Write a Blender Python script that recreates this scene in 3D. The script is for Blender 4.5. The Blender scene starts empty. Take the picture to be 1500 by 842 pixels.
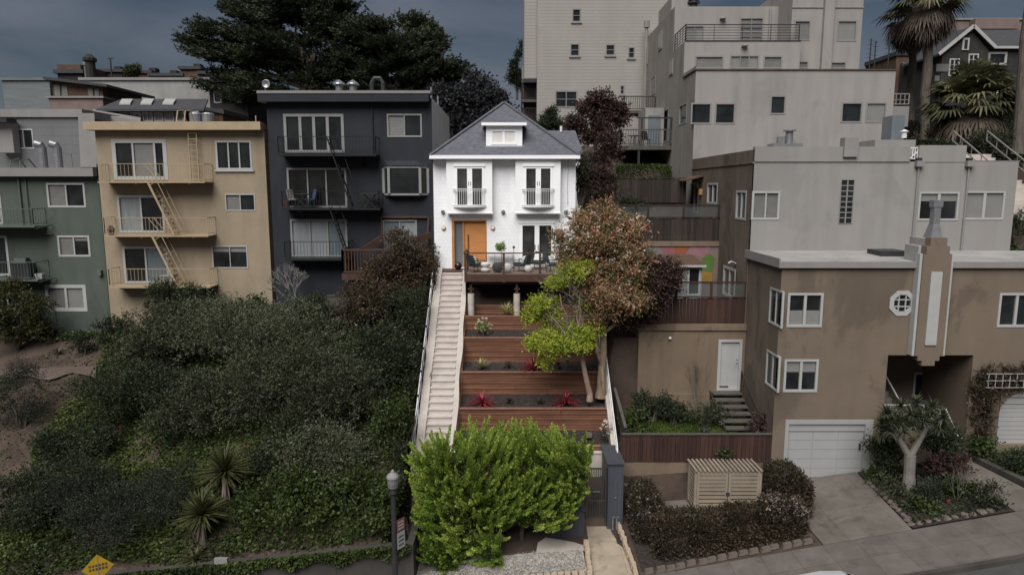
import bpy, math, random
import numpy as np
from mathutils import Vector

C = bpy.context.scene
# ---------------------------------------------------------------- camera, world, sun, exposure
TH = math.radians(8.3)
CAM = Vector((0.0, 0.0, 12.5))
cd = bpy.data.cameras.new('camera'); cam = bpy.data.objects.new('camera', cd)
C.collection.objects.link(cam); C.camera = cam
cam.location = CAM; cam.rotation_euler = (math.radians(90) - TH, 0, 0)
cd.sensor_width = 36; cd.lens = 24; cd.clip_start = .1; cd.clip_end = 6000

SUN_EL, SUN_AZ = math.radians(52), math.radians(198)      # azimuth clockwise from +Y: behind the camera, slightly left
w = bpy.data.worlds.new('World'); C.world = w; w.use_nodes = True
nt = w.node_tree; nt.nodes.clear()
out = nt.nodes.new('ShaderNodeOutputWorld'); bg = nt.nodes.new('ShaderNodeBackground')
sky = nt.nodes.new('ShaderNodeTexSky'); sky.sky_type = 'NISHITA'; sky.sun_disc = False
sky.sun_elevation = SUN_EL; sky.sun_rotation = SUN_AZ; sky.air_density = 1.0; sky.dust_density = 1.5
tc = nt.nodes.new('ShaderNodeTexCoord'); mp = nt.nodes.new('ShaderNodeMapping')
mp.inputs['Scale'].default_value = (1.5, 1.5, 5.5)
nz = nt.nodes.new('ShaderNodeTexNoise'); nz.inputs['Scale'].default_value = 2.2; nz.inputs['Detail'].default_value = 7
nz.inputs['Distortion'].default_value = .4
rp = nt.nodes.new('ShaderNodeValToRGB'); rp.color_ramp.elements[0].position = .38; rp.color_ramp.elements[1].position = .68
hs = nt.nodes.new('ShaderNodeHueSaturation'); hs.inputs['Saturation'].default_value = 1.0; hs.inputs['Value'].default_value = .5
mx = nt.nodes.new('ShaderNodeMixRGB'); mx.inputs[2].default_value = (3.1, 3.45, 4.3, 1)      # the overcast layer
mf = nt.nodes.new('ShaderNodeMath'); mf.operation = 'MULTIPLY'; mf.inputs[1].default_value = .75
L = nt.links.new
L(tc.outputs['Generated'], mp.inputs[0]); L(mp.outputs[0], nz.inputs['Vector']); L(nz.outputs[0], rp.inputs[0])
L(sky.outputs[0], hs.inputs['Color']); L(hs.outputs[0], mx.inputs[1]); L(rp.outputs[0], mf.inputs[0]); L(mf.outputs[0], mx.inputs[0])
L(mx.outputs[0], bg.inputs[0]); bg.inputs[1].default_value = .05
L(bg.outputs[0], out.inputs[0])
sd = bpy.data.lights.new('sun', 'SUN'); so = bpy.data.objects.new('sun', sd); C.collection.objects.link(so)
sd.energy = 4.9; sd.angle = math.radians(48); sd.color = (1, .98, .955)
sdir = Vector((math.sin(SUN_AZ) * math.cos(SUN_EL), math.cos(SUN_AZ) * math.cos(SUN_EL), math.sin(SUN_EL)))
so.rotation_euler = sdir.to_track_quat('Z', 'Y').to_euler(); so.location = (0, -20, 60)
C.view_settings.view_transform = 'Standard'; C.view_settings.look = 'None'
C.view_settings.exposure = 0; C.view_settings.gamma = 1; C.view_settings.use_curve_mapping = False
C.cycles.max_bounces = 6; C.cycles.diffuse_bounces = 3; C.cycles.transparent_max_bounces = 8

# ---------------------------------------------------------------- measuring helpers (photo pixel -> place)
cT, sT = math.cos(TH), math.sin(TH)
def ray(px, py):
    a = (px - 750) / 1000; b = (421 - py) / 1000
    return Vector((a, cT + b * sT, -sT + b * cT))
def at(px, py, Y):
    d = ray(px, py); return CAM + d * (Y / d.y)
def atx(px, py, X):
    d = ray(px, py); return CAM + d * (X / d.x)
def atz(px, py, Z):
    d = ray(px, py); return CAM + d * ((Z - CAM.z) / d.z)
def zat(py, Y): return at(750, py, Y).z
def xat(px, py, Y): return at(px, py, Y).x

# ---------------------------------------------------------------- materials
MATS = {}
def mat(name, col, rough=.75, var=.12, scale=2.0, streak=0.0, bump=0.0, bscale=30, metal=0, spec=.3, island=0.0,
        lap=0, brick=None, col2=None, axis=(1, 1, 1), coat=0, transl=0, detail=5, stain=None):
    m = bpy.data.materials.new(name); m.use_nodes = True; t = m.node_tree; N = t.nodes; K = t.links.new
    b = N['Principled BSDF']; b.inputs['Roughness'].default_value = rough; b.inputs['Metallic'].default_value = metal
    b.inputs['Specular IOR Level'].default_value = spec; b.inputs['Coat Weight'].default_value = coat
    co = N.new('ShaderNodeTexCoord'); src = co.outputs['Object']
    mapn = N.new('ShaderNodeMapping'); mapn.inputs['Scale'].default_value = axis; K(src, mapn.inputs[0])
    n = N.new('ShaderNodeTexNoise'); n.inputs['Scale'].default_value = scale; n.inputs['Detail'].default_value = detail
    n.inputs['Roughness'].default_value = .6; K(mapn.outputs[0], n.inputs['Vector'])
    r = N.new('ShaderNodeValToRGB'); r.color_ramp.elements[0].position = .3; r.color_ramp.elements[1].position = .7
    lo = tuple(c * (1 - var) for c in col); hi = tuple(min(c * (1 + var), .92) for c in (col2 or col))
    r.color_ramp.elements[0].color = (*lo, 1); r.color_ramp.elements[1].color = (*hi, 1)
    K(n.outputs[0], r.inputs[0]); c = r.outputs[0]
    if island:
        g = N.new('ShaderNodeNewGeometry'); mr = N.new('ShaderNodeMapRange')
        mr.inputs['To Min'].default_value = 1 - island; mr.inputs['To Max'].default_value = 1 + island
        K(g.outputs['Random Per Island'], mr.inputs['Value'])
        x = N.new('ShaderNodeVectorMath'); x.operation = 'SCALE'; K(c, x.inputs[0]); K(mr.outputs[0], x.inputs['Scale']); c = x.outputs[0]
    if streak:
        m2 = N.new('ShaderNodeMapping'); m2.inputs['Scale'].default_value = (1.6, 1.6, .16); K(src, m2.inputs[0])
        n2 = N.new('ShaderNodeTexNoise'); n2.inputs['Scale'].default_value = 1.3; n2.inputs['Detail'].default_value = 8; K(m2.outputs[0], n2.inputs['Vector'])
        r2 = N.new('ShaderNodeMapRange'); r2.inputs['From Min'].default_value = .42; r2.inputs['From Max'].default_value = .8
        r2.inputs['To Min'].default_value = 1; r2.inputs['To Max'].default_value = 1 - streak * .55; K(n2.outputs[0], r2.inputs['Value'])
        x = N.new('ShaderNodeVectorMath'); x.operation = 'SCALE'; K(c, x.inputs[0]); K(r2.outputs[0], x.inputs['Scale']); c = x.outputs[0]
    if stain:                              # blotches, repairs and water marks with outlines of their own
        amt, ssc, lo_, hi_ = stain; ms_ = N.new('ShaderNodeMapping'); ms_.inputs['Scale'].default_value = (1, 1, .6); K(src, ms_.inputs[0])
        n3 = N.new('ShaderNodeTexNoise'); n3.inputs['Scale'].default_value = ssc; n3.inputs['Detail'].default_value = 9; n3.inputs['Roughness'].default_value = .62; n3.inputs['Distortion'].default_value = .5; K(ms_.outputs[0], n3.inputs['Vector'])
        r3 = N.new('ShaderNodeMapRange'); r3.inputs['From Min'].default_value = lo_; r3.inputs['From Max'].default_value = hi_; r3.inputs['To Min'].default_value = 1; r3.inputs['To Max'].default_value = 1 - amt; K(n3.outputs[0], r3.inputs['Value'])
        x = N.new('ShaderNodeVectorMath'); x.operation = 'SCALE'; K(c, x.inputs[0]); K(r3.outputs[0], x.inputs['Scale']); c = x.outputs[0]
    h = None
    if brick:
        bw, bh, mort, dark = brick[:4]
        sp = N.new('ShaderNodeSeparateXYZ'); K(src, sp.inputs[0]); ad = N.new('ShaderNodeMath'); ad.operation = 'ADD'
        cb = N.new('ShaderNodeCombineXYZ')
        if len(brick) > 4:
            K(sp.outputs[0], cb.inputs[0]); K(sp.outputs[1], cb.inputs[1])
        else:
            K(sp.outputs[0], ad.inputs[0]); K(sp.outputs[1], ad.inputs[1]); K(ad.outputs[0], cb.inputs[0]); K(sp.outputs[2], cb.inputs[1])
        bt = N.new('ShaderNodeTexBrick'); bt.inputs['Scale'].default_value = 1; bt.inputs['Brick Width'].default_value = bw
        bt.inputs['Row Height'].default_value = bh; bt.inputs['Mortar Size'].default_value = mort
        bt.inputs['Color1'].default_value = (1, 1, 1, 1); v = 1 - dark * .5; bt.inputs['Color2'].default_value = (v, v, v, 1)
        if len(brick) > 4: bt.offset = 0
        k = 1 - dark; bt.inputs['Mortar'].default_value = (k, k, k, 1); K(cb.outputs[0], bt.inputs['Vector'])
        x = N.new('ShaderNodeMixRGB'); x.blend_type = 'MULTIPLY'; x.inputs[0].default_value = 1; K(c, x.inputs[1]); K(bt.outputs[0], x.inputs[2]); c = x.outputs[0]
        h = bt.outputs[0]
    if lap:
        sp = N.new('ShaderNodeSeparateXYZ'); K(src, sp.inputs[0])
        md = N.new('ShaderNodeMath'); md.operation = 'FLOORED_MODULO'; md.inputs[1].default_value = lap; K(sp.outputs[2], md.inputs[0])
        dv = N.new('ShaderNodeMath'); dv.operation = 'DIVIDE'; dv.inputs[1].default_value = -lap; K(md.outputs[0], dv.inputs[0]); h = dv.outputs[0]
    if bump or h is not None:
        nb = N.new('ShaderNodeTexNoise'); nb.inputs['Scale'].default_value = bscale; nb.inputs['Detail'].default_value = 4; K(mapn.outputs[0], nb.inputs['Vector'])
        bu = N.new('ShaderNodeBump'); bu.inputs['Strength'].default_value = bump or .2; bu.inputs['Distance'].default_value = .03; K(nb.outputs[0], bu.inputs['Height'])
        o = bu.outputs[0]
        if h is not None:
            b2 = N.new('ShaderNodeBump'); b2.inputs['Strength'].default_value = .7; b2.inputs['Distance'].default_value = .02
            K(h, b2.inputs['Height']); K(o, b2.inputs['Normal']); o = b2.outputs[0]
        K(o, b.inputs['Normal'])
    K(c, b.inputs['Base Color'])
    if transl:
        tr = N.new('ShaderNodeBsdfTranslucent'); ms = N.new('ShaderNodeMixShader'); ms.inputs[0].default_value = transl
        K(c, tr.inputs[0]); K(b.outputs[0], ms.inputs[1]); K(tr.outputs[0], ms.inputs[2]); K(ms.outputs[0], N['Material Output'].inputs[0])
    MATS[name] = m; return m
def leafm(name, c1, c2, c3, scale=.9, transl=.18, rough=.55):
    """three leaf tones: picked leaf by leaf and drifting from clump to clump"""
    m = bpy.data.materials.new(name); m.use_nodes = True; t = m.node_tree; N = t.nodes; K = t.links.new
    b = N['Principled BSDF']; b.inputs['Roughness'].default_value = rough; b.inputs['Specular IOR Level'].default_value = .25
    g = N.new('ShaderNodeNewGeometry'); co = N.new('ShaderNodeTexCoord'); n = N.new('ShaderNodeTexNoise')
    n.inputs['Scale'].default_value = scale; n.inputs['Detail'].default_value = 3; K(co.outputs['Object'], n.inputs['Vector'])
    a = N.new('ShaderNodeMath'); a.operation = 'MULTIPLY_ADD'; a.inputs[1].default_value = .42; K(g.outputs['Random Per Island'], a.inputs[0])
    s = N.new('ShaderNodeMapRange'); s.inputs['From Min'].default_value = .3; s.inputs['From Max'].default_value = .7; s.inputs['To Max'].default_value = .58
    K(n.outputs[0], s.inputs['Value']); K(s.outputs[0], a.inputs[2])
    r = N.new('ShaderNodeValToRGB'); e = r.color_ramp.elements; e[0].position = .05; e[1].position = .95; e[0].color = (*c1, 1); e[1].color = (*c3, 1)
    k = e.new(.55); k.color = (*c2, 1); K(a.outputs[0], r.inputs[0]); K(r.outputs[0], b.inputs['Base Color'])
    tr = N.new('ShaderNodeBsdfTranslucent'); ms = N.new('ShaderNodeMixShader'); ms.inputs[0].default_value = transl
    K(r.outputs[0], tr.inputs[0]); K(b.outputs[0], ms.inputs[1]); K(tr.outputs[0], ms.inputs[2]); K(ms.outputs[0], N['Material Output'].inputs[0])
    MATS[name] = m; return m

YEL = mat('yellow_stucco', (.28, .225, .157), .85, .09, .8, .25, .15, 60, stain=(.10, .5, .52, .6))
YTRIM = mat('yellow_painted_iron', (.33, .255, .165), .6, .1)
GRN = mat('green_stucco', (.074, .090, .074), .85, .09, .8, .3, .15, 60, stain=(.16, .5, .53, .6))
GTRIM = mat('green_painted_iron', (.085, .105, .09), .6, .1)
DRK = mat('charcoal_stucco', (.0195, .0215, .028), .75, .14, .9, .3, .1, 50, stain=(.22, .4, .52, .62))
DIRON = mat('black_iron', (.013, .013, .014), .5, .2)
GREYP = mat('grey_panel_siding', (.125, .125, .13), .8, .08, 1, .1, lap=.55)
GREYL = mat('pale_grey_paint', (.21, .20, .195), .8, .08, 1, .15)
SIDG = mat('grey_lap_siding', (.55, .54, .51), .8, .08, 1, .15, lap=.25)
TOWER = mat('cream_lap_siding', (.265, .25, .228), .8, .05, .6, .08, lap=.24)
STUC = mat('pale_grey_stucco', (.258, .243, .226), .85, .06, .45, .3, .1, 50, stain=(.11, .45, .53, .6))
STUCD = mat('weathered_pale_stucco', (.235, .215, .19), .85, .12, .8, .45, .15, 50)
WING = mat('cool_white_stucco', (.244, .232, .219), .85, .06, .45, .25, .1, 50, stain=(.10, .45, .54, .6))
BRN = mat('brown_stucco', (.148, .114, .085), .85, .14, .42, .14, .22, 55, stain=(.24, .33, .52, .57))
BRNO = mat('stained_brown_stucco', (.135, .107, .083), .85, .2, .7, .4, .22, 50, stain=(.3, .5, .53, .6))
TAN = mat('tan_stucco', (.16, .118, .082), .85, .12, .6, .35, .2, 50, stain=(.28, .6, .54, .6))
CAPW = mat('chalky_roof_membrane', (.27, .26, .25), .85, .22, .7, .0, .2, 20)
TRIM = mat('dull_white_trim', (.34, .34, .33), .5, .06)
TRIMD = mat('dim_grey_trim', (.22, .22, .215), .55, .08)
WHT = mat('white_shingle_siding', (.82, .82, .83), .7, .03, 1.5, .02, brick=(.21, .19, .012, .11))
WHS = mat('white_smooth_paint', (.84, .84, .845), .55, .02, 1)
ROOF = mat('grey_asphalt_shingle', (.115, .115, .135), .9, .22, 5, 0, .35, 60, brick=(.30, .085, .006, .32))
ROOFD = mat('dark_shingle_roof', (.055, .055, .06), .9, .2, 4, 0, .3, 50, brick=(.4, .15, .01, .3))
GLASS = mat('dark_window_glass', (.014, .016, .017), .06, .6, .9, spec=.55, detail=2)  # strong blotches in the colour imitate trees reflected in the panes
GLASS2 = mat('house_window_glass', (.04, .04, .04), .05, .7, .8, spec=.6, detail=3)
CURT = mat('window_curtain', (.20, .215, .22), .35, .16, 3.2, axis=(3, 3, .3), coat=.8)
CURB = mat('blue_grey_curtain', (.105, .13, .14), .35, .2, 3.2, axis=(3, 3, .3), coat=.8)
BLIND = mat('window_blind', (.125, .12, .112), .4, .1, 3, coat=.8, lap=.08)
SHADE = mat('pale_roller_shade', (.19, .185, .175), .4, .06, 2, coat=.8)
FROST = mat('frosted_glass', (.13, .15, .165), .3, .12, 1.2, coat=.5)
ORNG = mat('orange_wood_door', (.50, .215, .07), .45, .14, 2.2, axis=(.5, .5, 9), spec=.4)
ORNF = mat('amber_door_frame', (.42, .19, .055), .5, .12, 4)
REDW = mat('stained_redwood', (.122, .054, .032), .7, .28, 1.6, 0, .25, 12, island=.16, axis=(.35, 1, 6), col2=(.162, .074, .043))
REDCAP = mat('weathered_redwood_cap', (.20, .10, .07), .75, .15, 3, 0, .2, 20, island=.15)
DECKW = mat('dark_deck_wood', (.062, .033, .024), .6, .2, 2, 0, .2, 20, island=.2)
DECKB = mat('deck_boards', (.17, .12, .095), .7, .15, 2, 0, .2, 20, island=.2)
FENCD = mat('dark_fence_wood', (.030, .022, .018), .8, .25, 2.2, .3, .3, 14, island=.35, axis=(6, 6, .4))
FENCR = mat('reddish_fence_wood', (.045, .022, .017), .75, .25, 2.2, .3, .3, 14, island=.3, axis=(6, 6, .4))
FENCG = mat('grey_fence_wood', (.075, .068, .06), .85, .25, 2.2, .3, .3, 14, island=.25, axis=(6, 6, .4))
SLATE = mat('slate_grey_paint', (.062, .066, .082), .55, .08, 2, brick=(.16, 30, .006, .35))
SLATR = mat('slate_grey_shingle', (.05, .053, .062), .8, .15, 5, 0, .3, 40)
IRONG = mat('grey_iron_gate', (.075, .07, .066), .5, .12, 3, metal=.3)
CONC = mat('pale_concrete', (.42, .375, .335), .85, .14, 1.4, .12, .2, 30)
STEPM = mat('step_concrete', (.47, .42, .385), .85, .12, 2.2, 0, .2, 30)
SIDEW = mat('sidewalk_concrete', (.118, .101, .090), .9, .2, 1.3, 0, .2, 40, brick=(1.02, 1.05, .010, .32, 1), detail=8, stain=(.25, 1.6, .55, .68))
DRIVE = mat('driveway_concrete', (.128, .112, .096), .9, .22, 1.1, 0, .2, 40, brick=(1.85, 2.3, .010, .28, 1), detail=8, stain=(.32, 1.1, .54, .68))
PATH = mat('warm_path_concrete', (.33, .272, .205), .9, .2, 1.2, 0, .2, 40, brick=(1.3, 1.25, .01, .3, 1), detail=8, stain=(.3, 1.5, .53, .66))
ASPH = mat('asphalt', (.06, .057, .055), .9, .15, 3, 0, .3, 80)
RETW = mat('grimy_concrete_wall', (.055, .049, .044), .9, .25, .9, .35, .25, 20)
SOIL = mat('hill_soil', (.038, .028, .022), .95, .35, .8, 0, .6, 9, col2=(.06, .042, .032), detail=8)
DIRT = mat('trodden_dirt', (.088, .066, .055), .95, .25, 1.5, 0, .5, 12)
MULCH = mat('dark_mulch', (.020, .015, .0135), .95, .5, 9, 0, .9, 28, col2=(.034, .026, .023), detail=8)
GRAV = mat('gravel_stones', (.27, .25, .225), .9, .3, 6, 0, .3, 30, island=.55)
BRICK = mat('tan_edging_block', (.36, .28, .205), .9, .2, 4, 0, .3, 25, island=.2)
ROCK = mat('garden_rock', (.105, .085, .07), .9, .35, 4, 0, .4, 12, island=.3)
METL = mat('galvanised_metal', (.24, .24, .25), .4, .15, 4, metal=.5)
METD = mat('dark_metal', (.03, .03, .033), .45, .2)
WHTM = mat('white_metal', (.62, .62, .62), .45, .03)
SHED = mat('tan_slat_wood', (.23, .19, .145), .75, .12, 2, island=.12)
GARG = mat('garage_door_paint', (.295, .292, .29), .55, .05, .8, .08)
BARK = mat('grey_bark', (.10, .085, .07), .9, .35, 2.5, 0, .6, 14, axis=(3, 3, .6))
BARKT = mat('tan_bark', (.22, .165, .115), .9, .3, 2.5, 0, .5, 12, axis=(3, 3, .6))
BARKP = mat('pale_forked_bark', (.165, .15, .135), .9, .2, 3, 0, .4, 16)
TWIG = mat('dry_twig', (.10, .085, .07), .9, .3, 4)
BLK = mat('black_glaze', (.012, .012, .013), .25, .2, 3, spec=.5)
CUSHG = mat('dark_green_cushion', (.018, .034, .032), .8, .2, 6)
CUSHW = mat('white_cushion', (.62, .61, .60), .85, .06, 6)
POTW = mat('white_ceramic', (.70, .67, .63), .5, .06, 4)
POTD = mat('charcoal_pot', (.045, .045, .047), .7, .2, 4)
SIGNY = mat('yellow_sign_face', (.36, .225, .018), .5, .12, 2)
PINKW = mat('pink_stucco', (.17, .125, .115), .85, .15, 1, .2)
RUST = mat('weathered_brown_siding', (.085, .05, .034), .85, .25, 1.4, .3, island=.15)
TARP = mat('wrinkled_grey_tarp', (.13, .145, .15), .6, .12, .6, 0, 1.0, 1.6, axis=(.4, .4, 2.2), detail=8)
STONE = mat('dark_shingle_wall', (.033, .030, .029), .9, .25, 2, .1, .2, 30, brick=(.3, .2, .012, .35))

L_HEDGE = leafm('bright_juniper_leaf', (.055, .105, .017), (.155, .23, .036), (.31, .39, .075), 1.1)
L_SAGE = leafm('grey_sage_tip', (.055, .062, .04), (.10, .108, .072), (.16, .165, .118), .8)  # palest leaf tone, painting the highlights on sage twig ends
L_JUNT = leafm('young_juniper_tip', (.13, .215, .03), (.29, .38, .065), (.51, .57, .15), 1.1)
L_OLIT = leafm('pale_olive_tip', (.036, .043, .022), (.070, .078, .042), (.118, .125, .076), .8)  # paler leaf tone; on olive twig ends it paints the highlights
L_REDT = leafm('bronze_tip_leaf', (.040, .030, .018), (.078, .052, .032), (.135, .082, .052), .9)
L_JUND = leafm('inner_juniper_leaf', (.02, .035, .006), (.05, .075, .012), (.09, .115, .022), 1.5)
L_LIME = leafm('lime_maple_leaf', (.13, .17, .02), (.29, .34, .04), (.50, .53, .10), .9, .3)
L_PHOT = leafm('bronze_photinia_leaf', (.14, .11, .05), (.34, .175, .105), (.53, .29, .20), .8)
L_PHOG = leafm('olive_photinia_leaf', (.05, .062, .02), (.12, .125, .045), (.22, .20, .085), .8)
L_PHOD = leafm('dark_plum_leaf', (.024, .017, .015), (.054, .031, .027), (.105, .053, .044), .8)
L_RED = leafm('dull_bronze_leaf', (.020, .021, .012), (.050, .037, .023), (.097, .060, .038), .9)
L_BLOS = leafm('cream_blossom', (.42, .36, .28), (.55, .50, .42), (.66, .60, .52), 2)
L_BLOD = leafm('dim_blossom', (.13, .10, .085), (.19, .15, .13), (.27, .22, .19), 2)
L_OLIV = leafm('grey_green_leaf', (.018, .021, .011), (.038, .043, .023), (.072, .076, .045), .8)
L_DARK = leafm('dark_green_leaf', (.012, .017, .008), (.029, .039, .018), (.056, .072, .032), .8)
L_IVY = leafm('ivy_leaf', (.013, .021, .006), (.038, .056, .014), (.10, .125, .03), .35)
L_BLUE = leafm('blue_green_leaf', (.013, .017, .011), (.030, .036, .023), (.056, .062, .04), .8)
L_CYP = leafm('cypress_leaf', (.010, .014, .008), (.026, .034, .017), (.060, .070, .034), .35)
L_GREY = leafm('dusky_grey_leaf', (.016, .017, .019), (.034, .035, .038), (.062, .062, .066), .6)
L_HOLLY = leafm('glossy_olive_leaf', (.016, .020, .006), (.042, .045, .014), (.09, .082, .03), .8)
L_PALM = leafm('palm_frond', (.045, .048, .024), (.105, .102, .052), (.19, .175, .095), .8)
L_DEAD = leafm('dead_frond', (.06, .045, .034), (.12, .092, .07), (.20, .155, .12), .8)
L_YUC = leafm('sword_leaf', (.03, .037, .014), (.075, .08, .03), (.15, .14, .06), .8)
L_DRAC = leafm('grey_sword_leaf', (.022, .028, .014), (.05, .058, .032), (.105, .112, .07), .8)
L_PINK = leafm('crimson_strap_leaf', (.10, .012, .02), (.27, .035, .05), (.45, .09, .09), 2)
L_CHAR = leafm('pale_grass_leaf', (.17, .17, .06), (.34, .34, .13), (.5, .47, .24), 2)
L_GRASS = leafm('lawn_blade', (.028, .045, .008), (.058, .085, .016), (.10, .125, .032), 1.2)
L_FRESH = leafm('fresh_green_leaf', (.05, .10, .012), (.12, .22, .03), (.22, .34, .06), 2)

# ---------------------------------------------------------------- geometry helpers
WL = {}                                   # where each object's origin stands
def build_mesh(name, verts, faces, m, smooth=False):
    me = bpy.data.meshes.new(name); me.from_pydata([tuple(v) for v in verts], [], faces); me.update()
    me.materials.append(m)
    if smooth:
        me.polygons.foreach_set('use_smooth', [True] * len(me.polygons))
    return me
def link(name, me, parent=None, base=None):
    """the mesh is in world coordinates: shift it so that the object's origin is its parent's, or its own base"""
    o = bpy.data.objects.new(name, me); C.collection.objects.link(o)
    if parent is not None:
        o.parent = parent; b = WL[parent.name]
    else:
        b = Vector(base or (0, 0, 0)); o.location = b
    WL[o.name] = b
    if b.length > 0:
        from mathutils import Matrix
        me.transform(Matrix.Translation(-b))
    return o
def tag(o, label, cat, group=None, kind=None):
    o['label'] = label; o['category'] = cat
    if group: o['group'] = group
    if kind: o['kind'] = kind
    return o
def thing(name, label, cat, base=(0, 0, 0), group=None):
    o = bpy.data.objects.new(name, None); C.collection.objects.link(o); o.location = base; o.empty_display_size = .3
    WL[o.name] = Vector(base); return tag(o, label, cat, group)
def dup(root, loc, rz=0.0, sc=None, label=None):
    def cp(o, par):
        c = o.copy(); C.collection.objects.link(c); c.parent = par
        for ch in list(o.children): cp(ch, c)
        return c
    c = cp(root, None); c.location = loc; c.rotation_euler = (0, 0, rz)
    if sc is not None: c.scale = sc if hasattr(sc, '__len__') else (sc, sc, sc)
    if label: c['label'] = label
    return c

class MB:
    def __init__(s): s.v = []; s.f = []
    def quad(s, *p):
        n = len(s.v); s.v += [Vector(q) for q in p]; s.f.append(tuple(range(n, n + len(p))))
    def box(s, x0, y0, z0, x1, y1, z1):
        s.hexa([(x0, y0, z0), (x1, y0, z0), (x1, y1, z0), (x0, y1, z0), (x0, y0, z1), (x1, y0, z1), (x1, y1, z1), (x0, y1, z1)])
    def hexa(s, p):
        n = len(s.v); s.v += [Vector(q) for q in p]
        for q in ((3, 2, 1, 0), (4, 5, 6, 7), (0, 1, 5, 4), (1, 2, 6, 5), (2, 3, 7, 6), (3, 0, 4, 7)): s.f.append(tuple(n + i for i in q))
    def prism(s, poly, d):
        """poly: list of points (any plane); extruded by vector d"""
        n = len(s.v); k = len(poly); d = Vector(d); s.v += [Vector(q) for q in poly] + [Vector(q) + d for q in poly]
        s.f.append(tuple(range(n + k - 1, n - 1, -1))); s.f.append(tuple(range(n + k, n + 2 * k)))
        for i in range(k): j = (i + 1) % k; s.f.append((n + i, n + j, n + k + j, n + k + i))
    def bar(s, a, b, w, h=None):
        a, b = Vector(a), Vector(b); d = (b - a)
        if d.length < 1e-6: return
        d.normalize(); up = Vector((0, 0, 1)) if abs(d.z) < .95 else Vector((0, 1, 0))
        q = d.cross(up).normalized() * (w / 2); r = q.cross(d).normalized() * ((h or w) / 2)
        s.hexa([a - q - r, a + q - r, b + q - r, b - q - r, a - q + r, a + q + r, b + q + r, b - q + r])
    def tube(s, pts, rad, seg=8, cap=True):
        pts = [Vector(p) for p in pts]; n0 = len(s.v); k = len(pts)
        if not hasattr(rad, '__len__'): rad = [rad] * k
        prev = None
        for i, p in enumerate(pts):
            d = (pts[min(i + 1, k - 1)] - pts[max(i - 1, 0)]).normalized()
            if prev is None:
                a = d.cross(Vector((0, 0, 1)) if abs(d.z) < .9 else Vector((1, 0, 0))).normalized()
            else:
                a = (prev - d * prev.dot(d)).normalized()
            prev = a; b = d.cross(a)
            for j in range(seg):
                t = 2 * math.pi * j / seg; s.v.append(p + (a * math.cos(t) + b * math.sin(t)) * rad[i])
        for i in range(k - 1):
            for j in range(seg):
                a0 = n0 + i * seg + j; a1 = n0 + i * seg + (j + 1) % seg; s.f.append((a0, a1, a1 + seg, a0 + seg))
        if cap:
            s.f.append(tuple(n0 + j for j in range(seg - 1, -1, -1))); s.f.append(tuple(n0 + (k - 1) * seg + j for j in range(seg)))
    def lathe(s, c, prof, seg=16):
        c = Vector(c); n0 = len(s.v)
        for r, z in prof:
            for j in range(seg):
                t = 2 * math.pi * j / seg; s.v.append(c + Vector((r * math.cos(t), r * math.sin(t), z)))
        for i in range(len(prof) - 1):
            for j in range(seg):
                a0 = n0 + i * seg + j; a1 = n0 + i * seg + (j + 1) % seg; s.f.append((a0, a1, a1 + seg, a0 + seg))
        s.f.append(tuple(n0 + j for j in range(seg - 1, -1, -1))); s.f.append(tuple(n0 + (len(prof) - 1) * seg + j for j in range(seg)))
    def pbox(s, pl, u0, v0, d0, u1, v1, d1):
        s.hexa([pl.P(u0, v0, d0), pl.P(u1, v0, d0), pl.P(u1, v0, d1), pl.P(u0, v0, d1), pl.P(u0, v1, d0), pl.P(u1, v1, d0), pl.P(u1, v1, d1), pl.P(u0, v1, d1)])
    def build(s, name, m, parent=None, base=None, smooth=False, label=None):
        o = link(name, build_mesh(name, s.v, s.f, m, smooth), parent, base)
        if label: o['label'] = label
        return o

class Pl:
    """a wall plane: U runs along it, n points out of it"""
    def __init__(s, o, U, n): s.o, s.U, s.n = Vector(o), Vector(U), Vector(n)
    def uv(s, px, py):
        d = ray(px, py); t = (s.o - CAM).dot(s.n) / d.dot(s.n); p = CAM + d * t
        return (p - s.o).dot(s.U), p.z
    def P(s, u, v, d=0):
        q = s.o + s.U * u + s.n * d; q.z = v; return q
    def rect(s, x0, y0, x1, y1):
        xm, ym = (x0 + x1) / 2, (y0 + y1) / 2
        return s.uv(x0, ym)[0], s.uv(xm, y1)[1], s.uv(x1, ym)[0], s.uv(xm, y0)[1]
def PY(Y): return Pl((0, Y, 0), (1, 0, 0), (0, -1, 0))
def PX(X): return Pl((X, 0, 0), (0, -1, 0), (-1, 0, 0))
class Face:
    def __init__(s, pl, u0, v0, u1, v1): s.pl = pl; s.r = (u0, v0, u1, v1); s.h = []; s.open = []
    def emit(s, mb, depth=.12):
        u0, v0, u1, v1 = s.r; us = {u0, u1}; vs = {v0, v1}
        hs = [(max(a, u0), max(b, v0), min(c, u1), min(d, v1)) for a, b, c, d in s.h]
        for a, b, c, d in hs: us |= {a, c}; vs |= {b, d}
        us, vs = sorted(us), sorted(vs)
        for i in range(len(us) - 1):
            for j in range(len(vs) - 1):
                cu, cv = (us[i] + us[i + 1]) / 2, (vs[j] + vs[j + 1]) / 2
                if any(a < cu < c and b < cv < d for a, b, c, d in hs): continue
                mb.quad(s.pl.P(us[i], vs[j]), s.pl.P(us[i + 1], vs[j]), s.pl.P(us[i + 1], vs[j + 1]), s.pl.P(us[i], vs[j + 1]))
        for a, b, c, d in hs:
            if (a, b, c, d) in s.open: continue
            P = s.pl.P
            mb.quad(P(a, b), P(c, b), P(c, b, -depth), P(a, b, -depth)); mb.quad(P(a, d), P(a, d, -depth), P(c, d, -depth), P(c, d))
            mb.quad(P(a, b), P(a, b, -depth), P(a, d, -depth), P(a, d)); mb.quad(P(c, b), P(c, d), P(c, d, -depth), P(c, b, -depth))
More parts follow.
